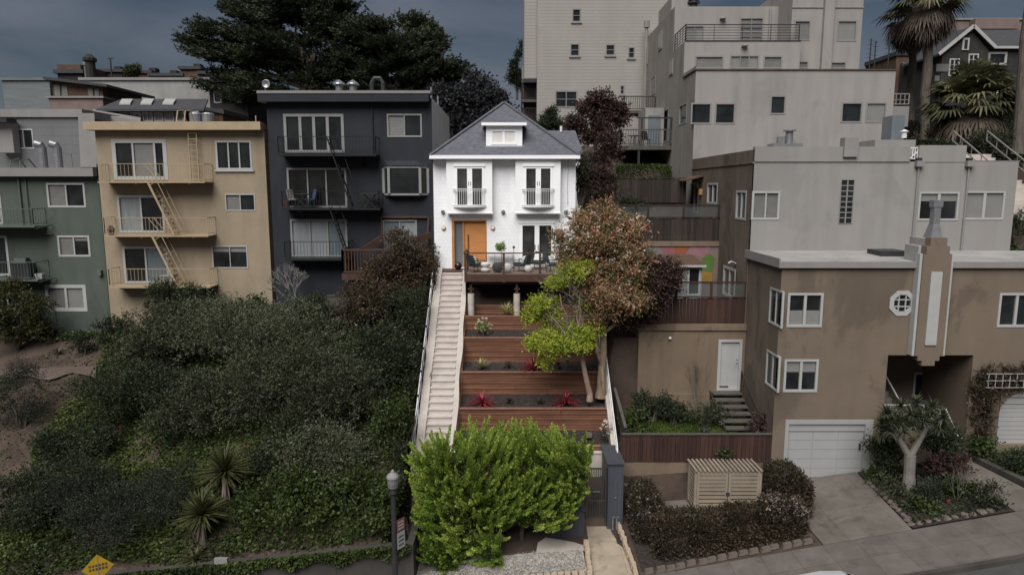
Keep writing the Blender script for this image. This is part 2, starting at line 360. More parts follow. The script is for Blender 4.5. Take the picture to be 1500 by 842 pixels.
def shell(mb, x0, x1, y0, y1, z0, z1, skip=''):
    if 'f' not in skip: mb.quad((x0, y0, z0), (x1, y0, z0), (x1, y0, z1), (x0, y0, z1))
    if 'b' not in skip: mb.quad((x1, y1, z0), (x0, y1, z0), (x0, y1, z1), (x1, y1, z1))
    if 'l' not in skip: mb.quad((x0, y1, z0), (x0, y0, z0), (x0, y0, z1), (x0, y1, z1))
    if 'r' not in skip: mb.quad((x1, y0, z0), (x1, y1, z0), (x1, y1, z1), (x1, y0, z1))
    if 't' not in skip: mb.quad((x0, y0, z1), (x1, y0, z1), (x1, y1, z1), (x0, y1, z1))
def win(par, F, x0, y0, x1, y1, n=2, fw=.07, m=None, pane=None, mid=None, rec=.09, rows=1, uv=None, name='window', panes=None, casing=0, sill=False, split=None, half=None):
    """a framed window set into a hole in the wall; its glass is the frame's child"""
    m = m or TRIM; pane = pane or GLASS; pl = F.pl; mid = mid or fw * .7
    u0, v0, u1, v1 = uv or pl.rect(x0, y0, x1, y1)
    F.h.append((u0 + fw * .5, v0 + fw * .5, u1 - fw * .5, v1 - fw * .5))
    f = MB(); a, b = -rec, .022
    f.pbox(pl, u0, v1 - fw, a, u1, v1, b); f.pbox(pl, u0, v0, a, u1, v0 + fw, b)
    f.pbox(pl, u0, v0 + fw, a, u0 + fw, v1 - fw, b - .002); f.pbox(pl, u1 - fw, v0 + fw, a, u1, v1 - fw, b - .002)
    cuts = split or [i / n for i in range(1, n)]
    iu = u1 - u0 - 2 * fw; iv = v1 - v0 - 2 * fw; edges = [u0 + fw]
    for c in cuts:
        k = u0 + fw + iu * c; f.pbox(pl, k - mid / 2, v0 + fw, a + .01, k + mid / 2, v1 - fw, b - .012); edges += [k - mid / 2, k + mid / 2]
    edges.append(u1 - fw)
    for i in range(1, rows):
        k = v0 + fw + iv * i / rows
        for j in range(0, len(edges), 2): f.pbox(pl, edges[j], k - .02, a + .02, edges[j + 1], k + .02, b - .03)
    if casing: f.pbox(pl, u0 - casing, v1 + .002, .001, u1 + casing, v1 + .1, .06)
    w_ = f.build(name, m, par)
    if sill:
        s = MB(); s.pbox(pl, u0 - .08, v0 - .09, .001, u1 + .08, v0 - .003, .09); s.build('sill', m, w_)
    ps = panes or [pane] * (len(edges) // 2); done = {}
    for j, pm in enumerate(ps):
        done.setdefault(pm.name, (pm, MB()))[1].pbox(pl, edges[2 * j], v0 + fw, a + .015, edges[2 * j + 1], v1 - fw, a + .03)
    if half:
        hb = MB(); za, zb = v0 + fw + iv * half[0], v0 + fw + iv * half[1]
        for j in range(0, len(edges), 2): hb.pbox(pl, edges[j] + .01, za, a + .031, edges[j + 1] - .01, zb, a + .036)
        hb.build('half_blind', SHADE, w_)
    for pm, g in done.values(): g.build('curtained_pane' if pm in (CURT, CURB) else 'blind' if pm in (BLIND, SHADE) else 'pane', pm, w_)
    return w_
def rail(mb, p0, p1, h, nb, t=.035, b=.016, mids=0, bottom=.1):
    p0, p1 = Vector(p0), Vector(p1); z = Vector((0, 0, 1))
    mb.bar(p0 + z * h, p1 + z * h, t)
    if bottom is not None: mb.bar(p0 + z * bottom, p1 + z * bottom, t * .8)
    for k in range(mids): q = z * (h * (k + 1) / (mids + 1)); mb.bar(p0 + q, p1 + q, b)
    for i in range(nb + 1):
        q = p0.lerp(p1, i / max(nb, 1)); mb.bar(q + z * (bottom or 0), q + z * h, t if i in (0, nb) else b)
def ladder(mb, a, b, width, side, n, r=.03):
    a, b, side = Vector(a), Vector(b), Vector(side).normalized() * (width / 2)
    mb.bar(a - side, b - side, r, r * 2); mb.bar(a + side, b + side, r, r * 2)
    for i in range(n):
        q = a.lerp(b, (i + .5) / n); mb.bar(q - side, q + side, r * 1.6, r * .7)
def fence(name, label, a, b, h, m, pw=.14, post=2.0, seed=1, cap=True, capm=None, rails=True, vary=.02, group=None, postm=None):
    rng = random.Random(seed); a, b = Vector(a), Vector(b); d = b - a; Ln = d.length; u = d.normalized(); nrm = Vector((u.y, -u.x, 0)).normalized()
    root = thing(name, label, 'fence', a, group); mb = MB(); k = max(1, int(Ln / pw))
    for i in range(k):
        p = a + u * (Ln * i / k); q = a + u * (Ln * (i + 1) / k - .012); o = nrm * rng.uniform(0, .012); t = nrm * .022; hh = h + rng.uniform(-vary, vary)
        mb.hexa([p + o, q + o, q + o + t, p + o + t] + [x + Vector((0, 0, hh)) for x in (p + o, q + o, q + o + t, p + o + t)])
    mb.build('planks', m, root)
    np_ = max(1, round(Ln / post))
    for i in range(np_ + 1):
        p = a + u * (Ln * i / np_); pm = MB(); pm.box(p.x - .05, p.y + .03, p.z - .3, p.x + .05, p.y + .13, p.z + h + .02); pm.build('post', postm or m, root)
    if cap:
        c = MB(); c.bar(a + Vector((0, 0, h + .045)) - u * .03, b + Vector((0, 0, h + .045)) + u * .03, .14, .04); c.build('cap_rail', capm or m, root)
    return root

# ---------------------------------------------------------------- foliage
def nrmz(a): return a / np.maximum(np.linalg.norm(a, axis=1, keepdims=True), 1e-9)
def leaves(name, m, P, D, ln, wd, rng, parent=None, base=None):
    """one small diamond-shaped blade for every point P, pointing along D"""
    N = len(P); D = nrmz(D); R = rng.normal(size=(N, 3)); S = nrmz(np.cross(D, R)); B = np.cross(S, D)
    ln = ln * rng.uniform(.7, 1.3, (N, 1)); wd = wd * rng.uniform(.7, 1.3, (N, 1))
    V = np.empty((N, 4, 3), np.float32); V[:, 0] = P; V[:, 1] = P + D * ln * .5 + S * wd * .5 + B * ln * .06; V[:, 2] = P + D * ln; V[:, 3] = P + D * ln * .5 - S * wd * .5 + B * ln * .06
    return qmesh(name, m, V, parent, base)
def qmesh(name, m, V, parent=None, base=None):
    N = len(V); b = WL[parent.name] if parent is not None else Vector(base or (0, 0, 0))
    V = V - np.array(b, np.float32)
    me = bpy.data.meshes.new(name); me.vertices.add(4 * N); me.vertices.foreach_set('co', V.astype(np.float32).ravel())
    me.loops.add(4 * N); me.loops.foreach_set('vertex_index', np.arange(4 * N, dtype=np.int32))
    me.polygons.add(N); me.polygons.foreach_set('loop_start', np.arange(0, 4 * N, 4, dtype=np.int32))
    me.update(calc_edges=True); me.materials.append(m)
    o = bpy.data.objects.new(name, me); C.collection.objects.link(o)
    if parent is not None: o.parent = parent
    else: o.location = b
    WL[o.name] = b; return o
def sph(rng, n, zmin=-1.0):
    z = rng.uniform(zmin, 1, n); t = rng.uniform(0, 2 * np.pi, n); r = np.sqrt(np.maximum(0, 1 - z * z))
    return np.stack([r * np.cos(t), r * np.sin(t), z], 1)
def clumps_on(rng, c, R, n, f, zmin=-.5, jit=.15, inner=.25):
    """n sub-clumps spread over an ellipsoid: uneven lobes with gaps between"""
    d = sph(rng, n, zmin); rr = np.where(rng.random((n, 1)) < inner, rng.uniform(.2, .7, (n, 1)), rng.uniform(.75, 1.0 + jit, (n, 1)))
    P = np.array(c) + d * rr * np.array(R); s = rng.uniform(.65, 1.25, (n, 1)) * f * np.array([[1, 1, .75]])
    return np.hstack([P, s * np.ones((n, 3))])
def crown_pts(rng, cl, twigs, K, tl, up=.25, rnd=.5, spread=.7, shell_=.55, out=1.0):
    cl = np.asarray(cl, float); wgt = cl[:, 3] * cl[:, 4] + cl[:, 4] * cl[:, 5]; i = rng.choice(len(cl), twigs, p=wgt / wgt.sum())
    d = sph(rng, twigs); r = rng.uniform(shell_, 1, (twigs, 1)); A = cl[i, :3] + d * r * cl[i, 3:6]
    T = nrmz(d * out + np.array([0, 0, up]) + rng.normal(size=(twigs, 3)) * rnd); Ls = tl * rng.uniform(.5, 1.3, (twigs, 1))
    k = (np.arange(K) + .5) / K
    P = A[:, None, :] + T[:, None, :] * (Ls[:, None, :] * k[None, :, None]); P = P + rng.normal(size=P.shape) * tl * .05
    D = T[:, None, :] * .7 + rng.normal(size=P.shape) * spread
    return P.reshape(-1, 3), D.reshape(-1, 3)
def plume_pts(rng, A, X, Ls, r0, K, bend=(0, 0, .3), tipup=.6):
    """pointed sprays: leaves round a curving axis, narrowing to its tip"""
    n = len(A); X = nrmz(X); t = rng.uniform(0, 1, (n, K, 1)) ** .8
    ax = X[:, None, :] * t * Ls[:, None, None] + np.array(bend) * (t ** 2) * Ls[:, None, None]
    rad = nrmz(rng.normal(size=(n * K, 3))).reshape(n, K, 3); rad = rad - X[:, None, :] * (rad * X[:, None, :]).sum(2, keepdims=True) * .8
    plume_pts.t = t.reshape(-1)
    P = A[:, None, :] + ax + rad * r0 * (1 - t * .9) * rng.uniform(.3, 1, (n, K, 1))
    D = X[:, None, :] * .9 + rad * .55 + np.array([0, 0, tipup * .4]) + rng.normal(size=P.shape) * .18
    return P.reshape(-1, 3), D.reshape(-1, 3)
def strip_blades(name, m, rng, c, n, Ln, wd, elev=(-.2, 1.3), droop=.5, parent=None, base=None, segs=3, fold=0):
    """sword leaves springing from c (or from each of several c)"""
    c = np.atleast_2d(np.array(c, float)); V = []
    for cc in c:
        for i in range(n):
            a = rng.uniform(0, 2 * np.pi); e = rng.uniform(*elev); l = Ln * rng.uniform(.7, 1.15); w_ = wd * rng.uniform(.8, 1.2)
            hd = np.array([math.cos(a), math.sin(a), 0]); sd_ = np.array([-math.sin(a), math.cos(a), 0]); p = cc.copy(); prev = None
            for k in range(segs + 1):
                t = k / segs; ww = w_ * (.55 + .9 * t * (1 - t) * 2) * (1 - t ** 3) + .001
                L_, R_ = p - sd_ * ww / 2, p + sd_ * ww / 2
                if prev is not None: V.append([prev[0], prev[1], R_, L_])
                prev = (L_, R_); ee = e - droop * t; p = p + (hd * math.cos(ee) + np.array([0, 0, math.sin(ee)])) * l / segs
    return qmesh(name, m, np.array(V, np.float32), parent, base)
def limb(mb, p0, p1, r0, r1, rng, n=5, wob=.06, seg=7):
    p0, p1 = Vector(p0), Vector(p1); L_ = (p1 - p0).length; pts = []; rr = []
    for i in range(n + 1):
        t = i / n; q = p0.lerp(p1, t)
        if 0 < i < n: q += Vector((rng.uniform(-1, 1), rng.uniform(-1, 1), rng.uniform(-.5, .5))) * wob * L_
        pts.append(q); rr.append(r0 + (r1 - r0) * t)
    mb.tube(pts, rr, seg); return pts

# ---------------------------------------------------------------- terrain, street, paths
def lerp(a, b, t): t = min(1, max(0, t)); return a + (b - a) * t
def street(x): return -.45 + .187 * (min(40, max(-40, x)) - 3.1)
def zwall(x): return .50 + .11 * (max(-40, x) + 3.4)
def ltop(x): return lerp(4.6, 7.2, (x + 22) / 17)
def back(x, y):
    a = [(36, 8.0), (47, 13.0), (60, 14.5), (75, 19.0), (95, 20.0), (160, 19.0), (500, 0.0), (6000, -20)]
    if x > 4.6: a = [(36, 9.0), (38, 11.6), (47, 14.6), (60, 16.6), (75, 19.5), (95, 20.0), (160, 19.0), (500, 0.0), (6000, -20)]
    for (y0, z0), (y1, z1) in zip(a, a[1:]):
        if y <= y1: return lerp(z0, z1, (y - y0) / (y1 - y0))
    return a[-1][1]
def yard(x): return 1.2 + .15 * (x - 11.7)
def slope(y): return 8.3 + (y - 34.5) * .75
def G1(zone, x, y):
    if y < 18.85: return street(x) - .16
    if y < 21.0: return street(x) - .05
    if zone == 'l':
        if y < 22.0: return street(x) - .05
        if y < 36: return lerp(zwall(x), ltop(x), ((y - 22) / 13.5) ** .92)
        return max(back(x, y) if y > 37 else 0, ltop(x))
    if zone == 'm':
        if y < 24.9: return lerp(street(x), -.25, (y - 21) / 3.5) - .05
        if y < 35: return slope(y) - 1.0
        return max(8.0, back(x, y)) - .3
    if zone == 'r':
        if y < 25.6: return lerp(street(x), yard(x), (y - 21) / 4.4) - .05
        if y < 29: return 2.5
        if y < 33.5: return 6.0
        if y < 38: return 9.3
        return back(x, y)
    if y < 25.6: return lerp(street(x), yard(x), (y - 21) / 4.4) - .05
    if y < 44: return yard(x) - .1
    return back(x, y)
def G(x, y):
    z = [(-1e9, 'l'), (-4.05, 'm'), (4.25, 'r'), (10.0, 'h')]
    k = max(i for i in range(4) if x >= z[i][0])
    g = G1(z[k][1], x, y)
    if k < 3 and z[k + 1][0] - x < .3: g = lerp(G1(z[k + 1][1], x, y), g, (z[k + 1][0] - x) / .3)
    return g
def ground(px, py):
    """where the sight line through a pixel of the photo meets the ground"""
    d = ray(px, py); t = 15.0
    for i in range(900):
        p = CAM + d * t
        if p.z <= G(p.x, p.y): return p
        t += .06
    return p
xs = [-3000, -900, -300, -120, -70, -50] + [-40 + .5 * i for i in range(161)] + [50, 70, 120, 300, 900, 3000]
ys = [-3000, -800, -200, -60, -20, 0, 8, 14, 17] + [18.84, 18.86, 19.5, 20, 20.98, 21.02, 21.5, 21.98, 22.02] + [22.5 + .4 * i for i in range(61)] + [48, 50, 53, 56, 60, 65, 70, 75, 85, 95, 120, 160, 250, 500, 1200, 3000, 6000]
rng = random.Random(4); V = []; F_ = []
for y in ys:
    for x in xs:
        j = rng.uniform(-.07, .07) if (22.3 < y < 36 and x < -4.5) else 0
        V.append((x, y, G(x, y) + j))
nx = len(xs)
for j in range(len(ys) - 1):
    for i in range(nx - 1): a = j * nx + i; F_.append((a, a + 1, a + nx + 1, a + nx))
terr = link('ground', build_mesh('ground', V, F_, SOIL)); terr['kind'] = 'structure'
def sheet(name, pts, m, n=1, kind='structure'):
    """a quad laid over the ground, split n x n"""
    mb = MB(); a, b, c, d = [Vector(p) for p in pts]
    for i in range(n):
        for j in range(n):
            f = lambda s, t: a.lerp(b, s).lerp(d.lerp(c, s), t)
            mb.quad(f(i / n, j / n), f((i + 1) / n, j / n), f((i + 1) / n, (j + 1) / n), f(i / n, (j + 1) / n))
    o = mb.build(name, m)
    if kind: o['kind'] = kind
    return o
def st(x, y, d=0): return (x, y, street(x) + d)
sheet('sidewalk', [st(-40, 18.85), st(40, 18.85), st(40, 21.0), st(-40, 21.0)], SIDEW)
mb = MB(); mb.hexa([st(-40, 18.68, -.18), st(40, 18.68, -.18), st(40, 18.848, -.18), st(-40, 18.848, -.18), st(-40, 18.68, .004), st(40, 18.68, .004), st(40, 18.848, .004), st(-40, 18.848, .004)])
mb.build('kerb', RETW)['kind'] = 'structure'
sheet('road', [st(-40, 6, -.15), st(40, 6, -.15), st(40, 18.68, -.15), st(-40, 18.68, -.15)], ASPH)
sheet('sidewalk_across', [st(-40, 3, -.0), st(40, 3, -.0), st(40, 6, -.0), st(-40, 6, -.0)], SIDEW)
def yd(x, y, d=0): return (x, y, lerp(street(x), yard(x), (y - 21) / 4.4) + d)
sheet('driveway', [yd(10.25, 21.0, .004), yd(13.12, 21.0, .004), yd(13.5, 25.49, .01), yd(10.2, 25.5, .01)], DRIVE, 3)
sheet('garden_path', [yd(16.45, 21.0, .004), yd(17.75, 21.0, .004), yd(17.6, 25.9, .01), yd(16.5, 25.9, .01)], DRIVE, 3)
sheet('second_driveway', [yd(19.6, 21.0, .004), yd(24.5, 21.0, .004), yd(24.5, 25.5, .01), yd(19.6, 25.5, .01)], PATH, 3)
gp = lambda x, y, d=.02: (x, y, G1('m', x, y) + d)
sheet('entrance_path', [gp(2.75, 20.98), gp(4.05, 20.98), gp(4.0, 24.7), gp(2.85, 24.7)], PATH, 4)
sheet('gate_landing', [gp(2.3, 24.72), (4.0, 24.72, G1('m', 4, 24.72) + .02), (4.0, 26.3, -.05), (2.3, 26.3, -.05)], CONC, 2)
sheet('side_yard', [(4.6, 24.0, yard(6) - .15), (10.0, 24.0, yard(10) - .35), (10.0, 25.5, yard(10) - .25), (4.6, 25.5, yard(6) - .12)], SIDEW, 2)
sheet('lawn_soil', [(4.4, 25.7, 2.56), (10.1, 25.7, 2.56), (10.1, 29.0, 2.6), (4.4, 29.0, 2.6)], SOIL, 2)
# dirt path across the bank below the green building
mb = MB(); prev = None
for i in range(15):
    px = -20 + i * 11.5; a = ground(px, 561 - i * .7 + 4 * math.sin(i)); b = ground(px, 546 - i * .5)
    a.z = G(a.x, a.y) + .1; b.z = G(b.x, b.y) + .1
    if prev: mb.quad(prev[0], a, b, prev[1])
    prev = (a, b)
mb.build('dirt_path', DIRT)['kind'] = 'structure'

# ---------------------------------------------------------------- the white house
HX0, HX1, HY = -4.04, 3.27, 35.5
B = thing('white_house', 'white shingled two storey house with grey hip roof and orange door', 'house', (-.4, HY, 8.3))
f = Face(PY(HY), HX0, 6.5, HX1, 14.02); bays = []
for x0, x1, g0, g1 in ((654, 721, 667, 709), (755, 821, 768, 809)):
    by = HY - .42; pl = PY(by); zb, zt = zat(311, by), 13.98
    bf = Face(pl, xat(x0, 270, by), zb, xat(x1, 270, by), zt)
    wn = win(B, bf, g0, 244, g1, 303, n=2, fw=.10, m=WHS, pane=GLASS2, mid=.26, name='french_window', casing=.06, rec=.07)
    mb = MB(); bf.emit(mb, .1); u0, _, u1, _ = bf.r
    shell(mb, u0, u1, by, HY, zb, zt, 'f'); mb.quad((u0, by, zb), (u0, HY, zb), (u1, HY, zb), (u1, by, zb))
    mb.pbox(pl, u0 - .03, zb - .07, -.3, u1 + .03, zb - .002, .03)
    bay = mb.build('bay', WHS, B)
    r = MB(); c0, c1 = xat(g0 - 3, 290, by), xat(g1 + 3, 290, by); z0 = zat(301, by); z1 = zat(277, by); yy = by - .2; k = 15; pts = []
    for i in range(k + 1):
        t = i / k; bow = .30 * math.sin(math.pi * t); pts.append((c0 + (c1 - c0) * t, by - .04 - bow))
    for i in range(k):
        for z_, t_ in ((z0, .04), (z1, .04), (z1 - .1, .02)): r.bar((*pts[i], z_), (*pts[i + 1], z_), t_)
        if i: r.bar((*pts[i], z0), (*pts[i], z1), .02)
    r.build('juliet_railing', WHTM, B)
    s = MB(); 
    s.prism([(p[0], p[1], z0 - .03) for p in pts], (0, 0, -.06)); s.build('balcony_base', WHS, B)
    mb = MB(); mb.tube([((c0 + c1) / 2 - .05, by - .02, zat(266, by)), ((c0 + c1) / 2 - .05, by - .02, zat(272, by))], .015); mb.tube([((c0 + c1) / 2 + .05, by - .02, zat(266, by)), ((c0 + c1) / 2 + .05, by - .02, zat(272, by))], .015)
    mb.build('handle', METD, wn)
# orange door with its sidelight
pl = PY(HY); u0, v0, u1, v1 = pl.rect(662, 322, 713, 389); v0 = 8.36
f.h.append((u0, v0, u1, v1))
mb = MB(); mb.pbox(pl, u0, v1 - .07, -.28, u1, v1, .02); mb.pbox(pl, u0, v0, -.28, u0 + .13, v1 - .07, .018); mb.pbox(pl, u1 - .06, v0, -.28, u1, v1 - .07, .018)
dx = xat(680, 355, HY); mb.pbox(pl, dx - .09, v0, -.27, dx, v1 - .07, -.1); dr = mb.build('door_frame', ORNF, B)
mb = MB(); mb.pbox(pl, u0 + .13, v0, -.22, dx - .09, v1 - .07, -.18); mb.build('sidelight', FROST, dr)
mb = MB(); mb.pbox(pl, dx, v0 + .02, -.24, u1 - .06, v1 - .07, -.17)
for i in range(1, 9): z_ = v0 + (v1 - v0) * i / 9; 
dd = mb.build('door', ORNG, B)
mb = MB(); mb.tube([pl.P(dx + .2, v0 + .55, -.1), pl.P(dx + .2, v0 + 1.75, -.1)], .022)
for z_ in (.65, 1.65): mb.tube([pl.P(dx + .2, v0 + z_, -.1), pl.P(dx + .2, v0 + z_, -.175)], .014)
mb.build('handle', METD, dd)
g = win(B, f, 762, 327, 811, 388, n=2, fw=.12, m=WHS, pane=GLASS2, mid=.24, name='french_door', casing=.05, rec=.1)
mb = MB()
for s in (-.08, .08): mb.tube([(xat(786, 360, HY) + s, HY - .04, 9.3), (xat(786, 360, HY) + s, HY - .04, 9.58)], .018)
mb.build('handle', METD, g)
mb = MB(); f.emit(mb, .3); shell(mb, HX0, HX1, HY, 43, 6.5, 14.02, 'ft'); mb.build('wall', WHT, B)
for px in (650, 722):
    p = at(px, 334, HY); mb = MB(); mb.lathe((0, 0, 0), [(.02, 0), (.12, .0), (.12, .05), (.09, .055)], 20)
    mb.v = [Vector((p.x + v.x, HY - v.z - .001, p.z + v.y)) for v in mb.v]; s = mb.build('wall_lamp', ORNF, B)
    mb = MB(); mb.lathe((0, 0, 0), [(.08, .056), (.085, .08), (.05, .1)], 16); mb.v = [Vector((p.x + v.x, HY - v.z - .001, p.z + v.y)) for v in mb.v]; mb.build('lamp_glass', POTW, s)
for px, py in ((649, 310), (737, 310), (829, 310)):
    p = at(px, py, HY); mb = MB(); mb.lathe((0, 0, 0), [(.05, 0), (.1, .01), (.1, .13), (.07, .15)], 14); mb.v = [Vector((p.x + v.x, HY - v.z - .001, p.z + v.y)) for v in mb.v]; mb.build('spotlight', METL, B)
for px, py in ((660, 315), (814, 315)):
    p = at(px, py, HY); mb = MB(); mb.lathe((0, 0, 0), [(.03, 0), (.06, .01), (.06, .1), (.03, .12)], 12); mb.v = [Vector((p.x + v.x, HY - v.z - .001, p.z + v.y)) for v in mb.v]; mb.build('security_camera', WHTM, B)
p = at(820, 345, HY); mb = MB(); mb.box(p.x - .18, HY - .12, p.z - .3, p.x + .18, HY - .001, p.z + .3); mb.tube([(p.x, HY - .06, p.z - .3), (p.x, HY - .06, 8.4)], .025); mb.build('meter_box', METL, B)
p = at(832, 280, HY); mb = MB(); mb.tube([(p.x, HY - .04, 14), (p.x - .05, HY - .04, 12.6), (p.x - .02, HY - .04, 11.7)], .022); mb.build('drainpipe', WHTM, B)
# hip roof, dormer, rear wing
e = .22; ex0, ex1, ey0, ey1, ez = HX0 - .1, HX1 + .15, HY - .6, 43.3, 14.1; ax = -.43; ay = 39.2; az = zat(150, ay)
mb = MB(); ap = (ax, ay, az); A_, B_, C_, D_ = (ex0, ey0, ez), (ex1, ey0, ez), (ex1, ey1, ez), (ex0, ey1, ez)
mb.quad(A_, B_, ap); mb.quad(B_, C_, ap); mb.quad(C_, D_, ap); mb.quad(D_, A_, ap); roof = mb.build('roof', ROOF, B)
mb = MB(); mb.box(ex0, ey0 - .04, ez - .16, ex1, ey0 + .1, ez + .015); mb.box(ex0 - .03, ey0 + .1, ez - .16, ex0 + .1, ey1, ez + .015); mb.box(ex1 - .1, ey0 + .1, ez - .16, ex1 + .03, ey1, ez + .015)
mb.box(ex0 + .1, ey0 + .1, ez - .12, ex1 - .1, HY, ez - .06); mb.build('gutter', WHS, B)
for a, b in ((A_, ap), (B_, ap)):
    mb = MB(); mb.bar(Vector(a) + Vector((0, 0, .03)), Vector(b) + Vector((0, 0, .03)), .22, .04); mb.build('hip_cap', ROOF, roof)
dy = 35.62; dpl = PY(dy); d0, d1 = xat(712, 200, dy), xat(765, 200, dy); dz0, dz1 = 14.5, zat(184, dy)
df = Face(dpl, d0, dz0, d1, dz1)
mb = MB(); df.h = []; 
dw = win(B, df, 719, 190, 757, 212, n=2, fw=.09, m=WHS, pane=GLASS2, mid=.12, name='dormer_window', panes=[POTW, POTW], rec=.05)
df.emit(mb, .1); shell(mb, d0, d1, dy, 38.2, dz0, dz1, 'ft'); mb.box(d0 - .06, dy - .06, dz0 - .03, d1 + .06, dy - .004, dz0 + .09); dmr = mb.build('dormer', WHS, B)
mb = MB(); q = .22; tz = dz1 + .12; apd = ((d0 + d1) / 2, dy + .75, zat(163, dy + .75)); bk = dy + 3.0
mb.quad((d0 - q, dy - q, tz), (d1 + q, dy - q, tz), apd); mb.quad((d1 + q, dy - q, tz), (d1 + q, bk, tz), (apd[0], bk, apd[2]), apd); mb.quad((d0 - q, bk, tz), (d0 - q, dy - q, tz), apd, (apd[0], bk, apd[2])); mb.build('dormer_roof', ROOF, dmr)
mb = MB(); mb.box(d0 - q, dy - q - .03, tz - .14, d1 + q, dy - q + .08, tz + .01); mb.box(d0 - q, dy - q + .08, tz - .1, d1 + q, dy, tz - .05)
mb.box(d0 - q - .01, dy - q + .08, tz - .14, d0 - q + .07, bk - 1, tz + .012); mb.box(d1 + q - .07, dy - q + .08, tz - .14, d1 + q + .01, bk - 1, tz + .012); mb.build('eaves_board', WHS, dmr)
# rear wing
wx0, wx1, wy0, wy1 = -.5, xat(853, 215, 41.5), 40.6, 46.5; wz = zat(226, 40.4); rz = zat(191, 42.8)
mb = MB(); shell(mb, wx0, wx1 - .2, wy0 + .3, wy1, 8, wz, 't'); mb.build('rear_wing_wall', WHT, B)
mb = MB(); mb.quad((wx0, wy0, wz), (wx1, wy0, wz), (wx1 - .3, 43, rz), (wx0, 43, rz)); mb.quad((wx1, wy0, wz), (wx1, wy1, wz), (wx1 - .3, 43, rz)); mb.quad((wx1, wy1, wz), (wx0, wy1, wz), (wx0, 43, rz), (wx1 - .3, 43, rz)); rr = mb.build('rear_roof', ROOF, B)
p = at(822, 188, 42.8); mb = MB(); mb.tube([(p.x, 42.8, rz - .1), (p.x, 42.8, rz + .25)], .08); mb.build('vent_pipe', WHTM, rr)

# ---------------------------------------------------------------- charcoal apartment building
DY = 36.0; pl = PY(DY); x0, x1 = xat(390, 150, DY), -4.12; zt = zat(150, DY)
B = thing('apartment_building', 'charcoal four storey apartment block with white framed windows and black fire escape', 'apartment building', ((x0 + x1) / 2, DY, 6)); DARKB = B
f = Face(pl, x0, 4.0, x1, zt)
win(B, f, 416, 167, 504, 224, 4, m=TRIMD, fw=.14, mid=.15, name='glazed_door'); win(B, f, 567, 167, 618, 201, 2, m=TRIMD, panes=[BLIND, GLASS], fw=.08)
win(B, f, 421, 246, 508, 304, 3, m=TRIMD, fw=.1, name='glazed_door'); win(B, f, 426, 321, 509, 377, 3, m=TRIMD, fw=.1, panes=[CURT, CURT, CURB], name='glazed_door')
win(B, f, 561, 322, 611, 368, 2, m=TRIMD, fw=.08, panes=[CURB, CURT], name='glazed_door')
mb = MB(); f.emit(mb); shell(mb, x0, x1, DY, 46, 4, zt, 'ftr'); mb.build('wall', DRK, B)
mb = MB(); mb.quad((x1, DY, 4), (x1, 46, 4), (x1, 46, zt + .25), (x1, DY, zt + .25)); mb.build('side_wall', SIDG, B)
mb = MB(); mb.box(x0 - .28, DY - .45, zt - .02, x1 - .1, DY + .3, zt + .38); mb.build('cornice', DRK, B)
mb = MB(); mb.box(x0 - .3, DY - .48, zt + .382, x1 + .0, DY + .4, zt + .52); mb.build('parapet_cap', GREYL, B)
mb = MB(); mb.box(x0, DY + .31, zt - .1, x1 - .004, 46, zt + .24); roof = mb.build('roof', CAPW, B)
bz0, bz1 = zat(284, DY - .4), zat(244, DY - .4); b0, b1 = xat(562, 265, DY), xat(627, 265, DY); by = DY - .45   # projecting window
c0, c1 = b0 + .35, b1 - .35; poly = [(b0, DY - .01), (c0, by), (c1, by), (b1, DY - .01)]
mb = MB(); mb.prism([(x, y, bz0 - .08) for x, y in poly], (0, 0, .1)); mb.prism([(x, y, bz1 - .08) for x, y in poly], (0, 0, .12))
for x, y in poly: mb.bar((x, y, bz0 + .02), (x, y, bz1 - .08), .13)
bw = mb.build('projecting_window', TRIMD, B); mb = MB()
for (xa, ya), (xb, yb) in zip(poly, poly[1:]): mb.quad((xa, ya + .03, bz0 + .02), (xb, yb + .03, bz0 + .02), (xb, yb + .03, bz1 - .08), (xa, ya + .03, bz1 - .08))
mb.build('pane', GLASS, bw); mb = MB(); mb.hexa([(b0 - .05, DY - .002, bz1 + .042), (b1 + .05, DY - .002, bz1 + .042), (c1, by - .06, bz1 + .042), (c0, by - .06, bz1 + .042), (b0 + .1, DY - .002, bz1 + .3), (b1 - .1, DY - .002, bz1 + .3), (c1 - .2, DY - .1, bz1 + .3), (c0 + .2, DY - .1, bz1 + .3)]); mb.build('hood', DRK, bw)
plats = []
for a, b, fy, ry in ((407, 551, 226, 200), (413, 556, 305, 280), (417, 512, 379, 354)):
    py_ = DY - .95; z0 = zat(fy, py_); z1 = zat(ry, py_); xa, xb = xat(a, fy, py_), xat(b, fy, py_)
    mb = MB(); mb.box(xa, py_, z0 - .1, xb, DY - .005, z0)
    for k in range(3): xx = xa + (xb - xa) * (k + .5) / 3; mb.bar((xx, py_ + .1, z0 - .1), (xx, DY, z0 - .55), .05)
    o = mb.build('balcony', DIRON, B); plats.append((xa, xb, py_, z0))
    r = MB(); h = z1 - z0; n_ = int((xb - xa) / .16); rail(r, (xa + .02, py_ + .03, z0), (xb - .02, py_ + .03, z0), h, n_, .03, .013)
    for xx in (xa + .02, xb - .02): rail(r, (xx, py_ + .03, z0), (xx, DY - .02, z0), h, 4, .03, .013)
    r.build('railing', DIRON, o)
for (xa, za), (xb, zb), hi in (((480, 200), (516, 303), 1), ((484, 303), (510, 376), 1)):
    yy = DY - .8; a_, b_ = at(xa, za, yy), at(xb, zb, yy); mb = MB(); ladder(mb, b_, a_, .5, (0, 1, 0), 10, .05)
    q = Vector((.42, 0, .22)); mb.bar(a_ + q, b_ + q, .03); [mb.bar(a_.lerp(b_, t), a_.lerp(b_, t) + q, .02) for t in (.15, .5, .85)]; mb.build('ladder', DIRON, B)
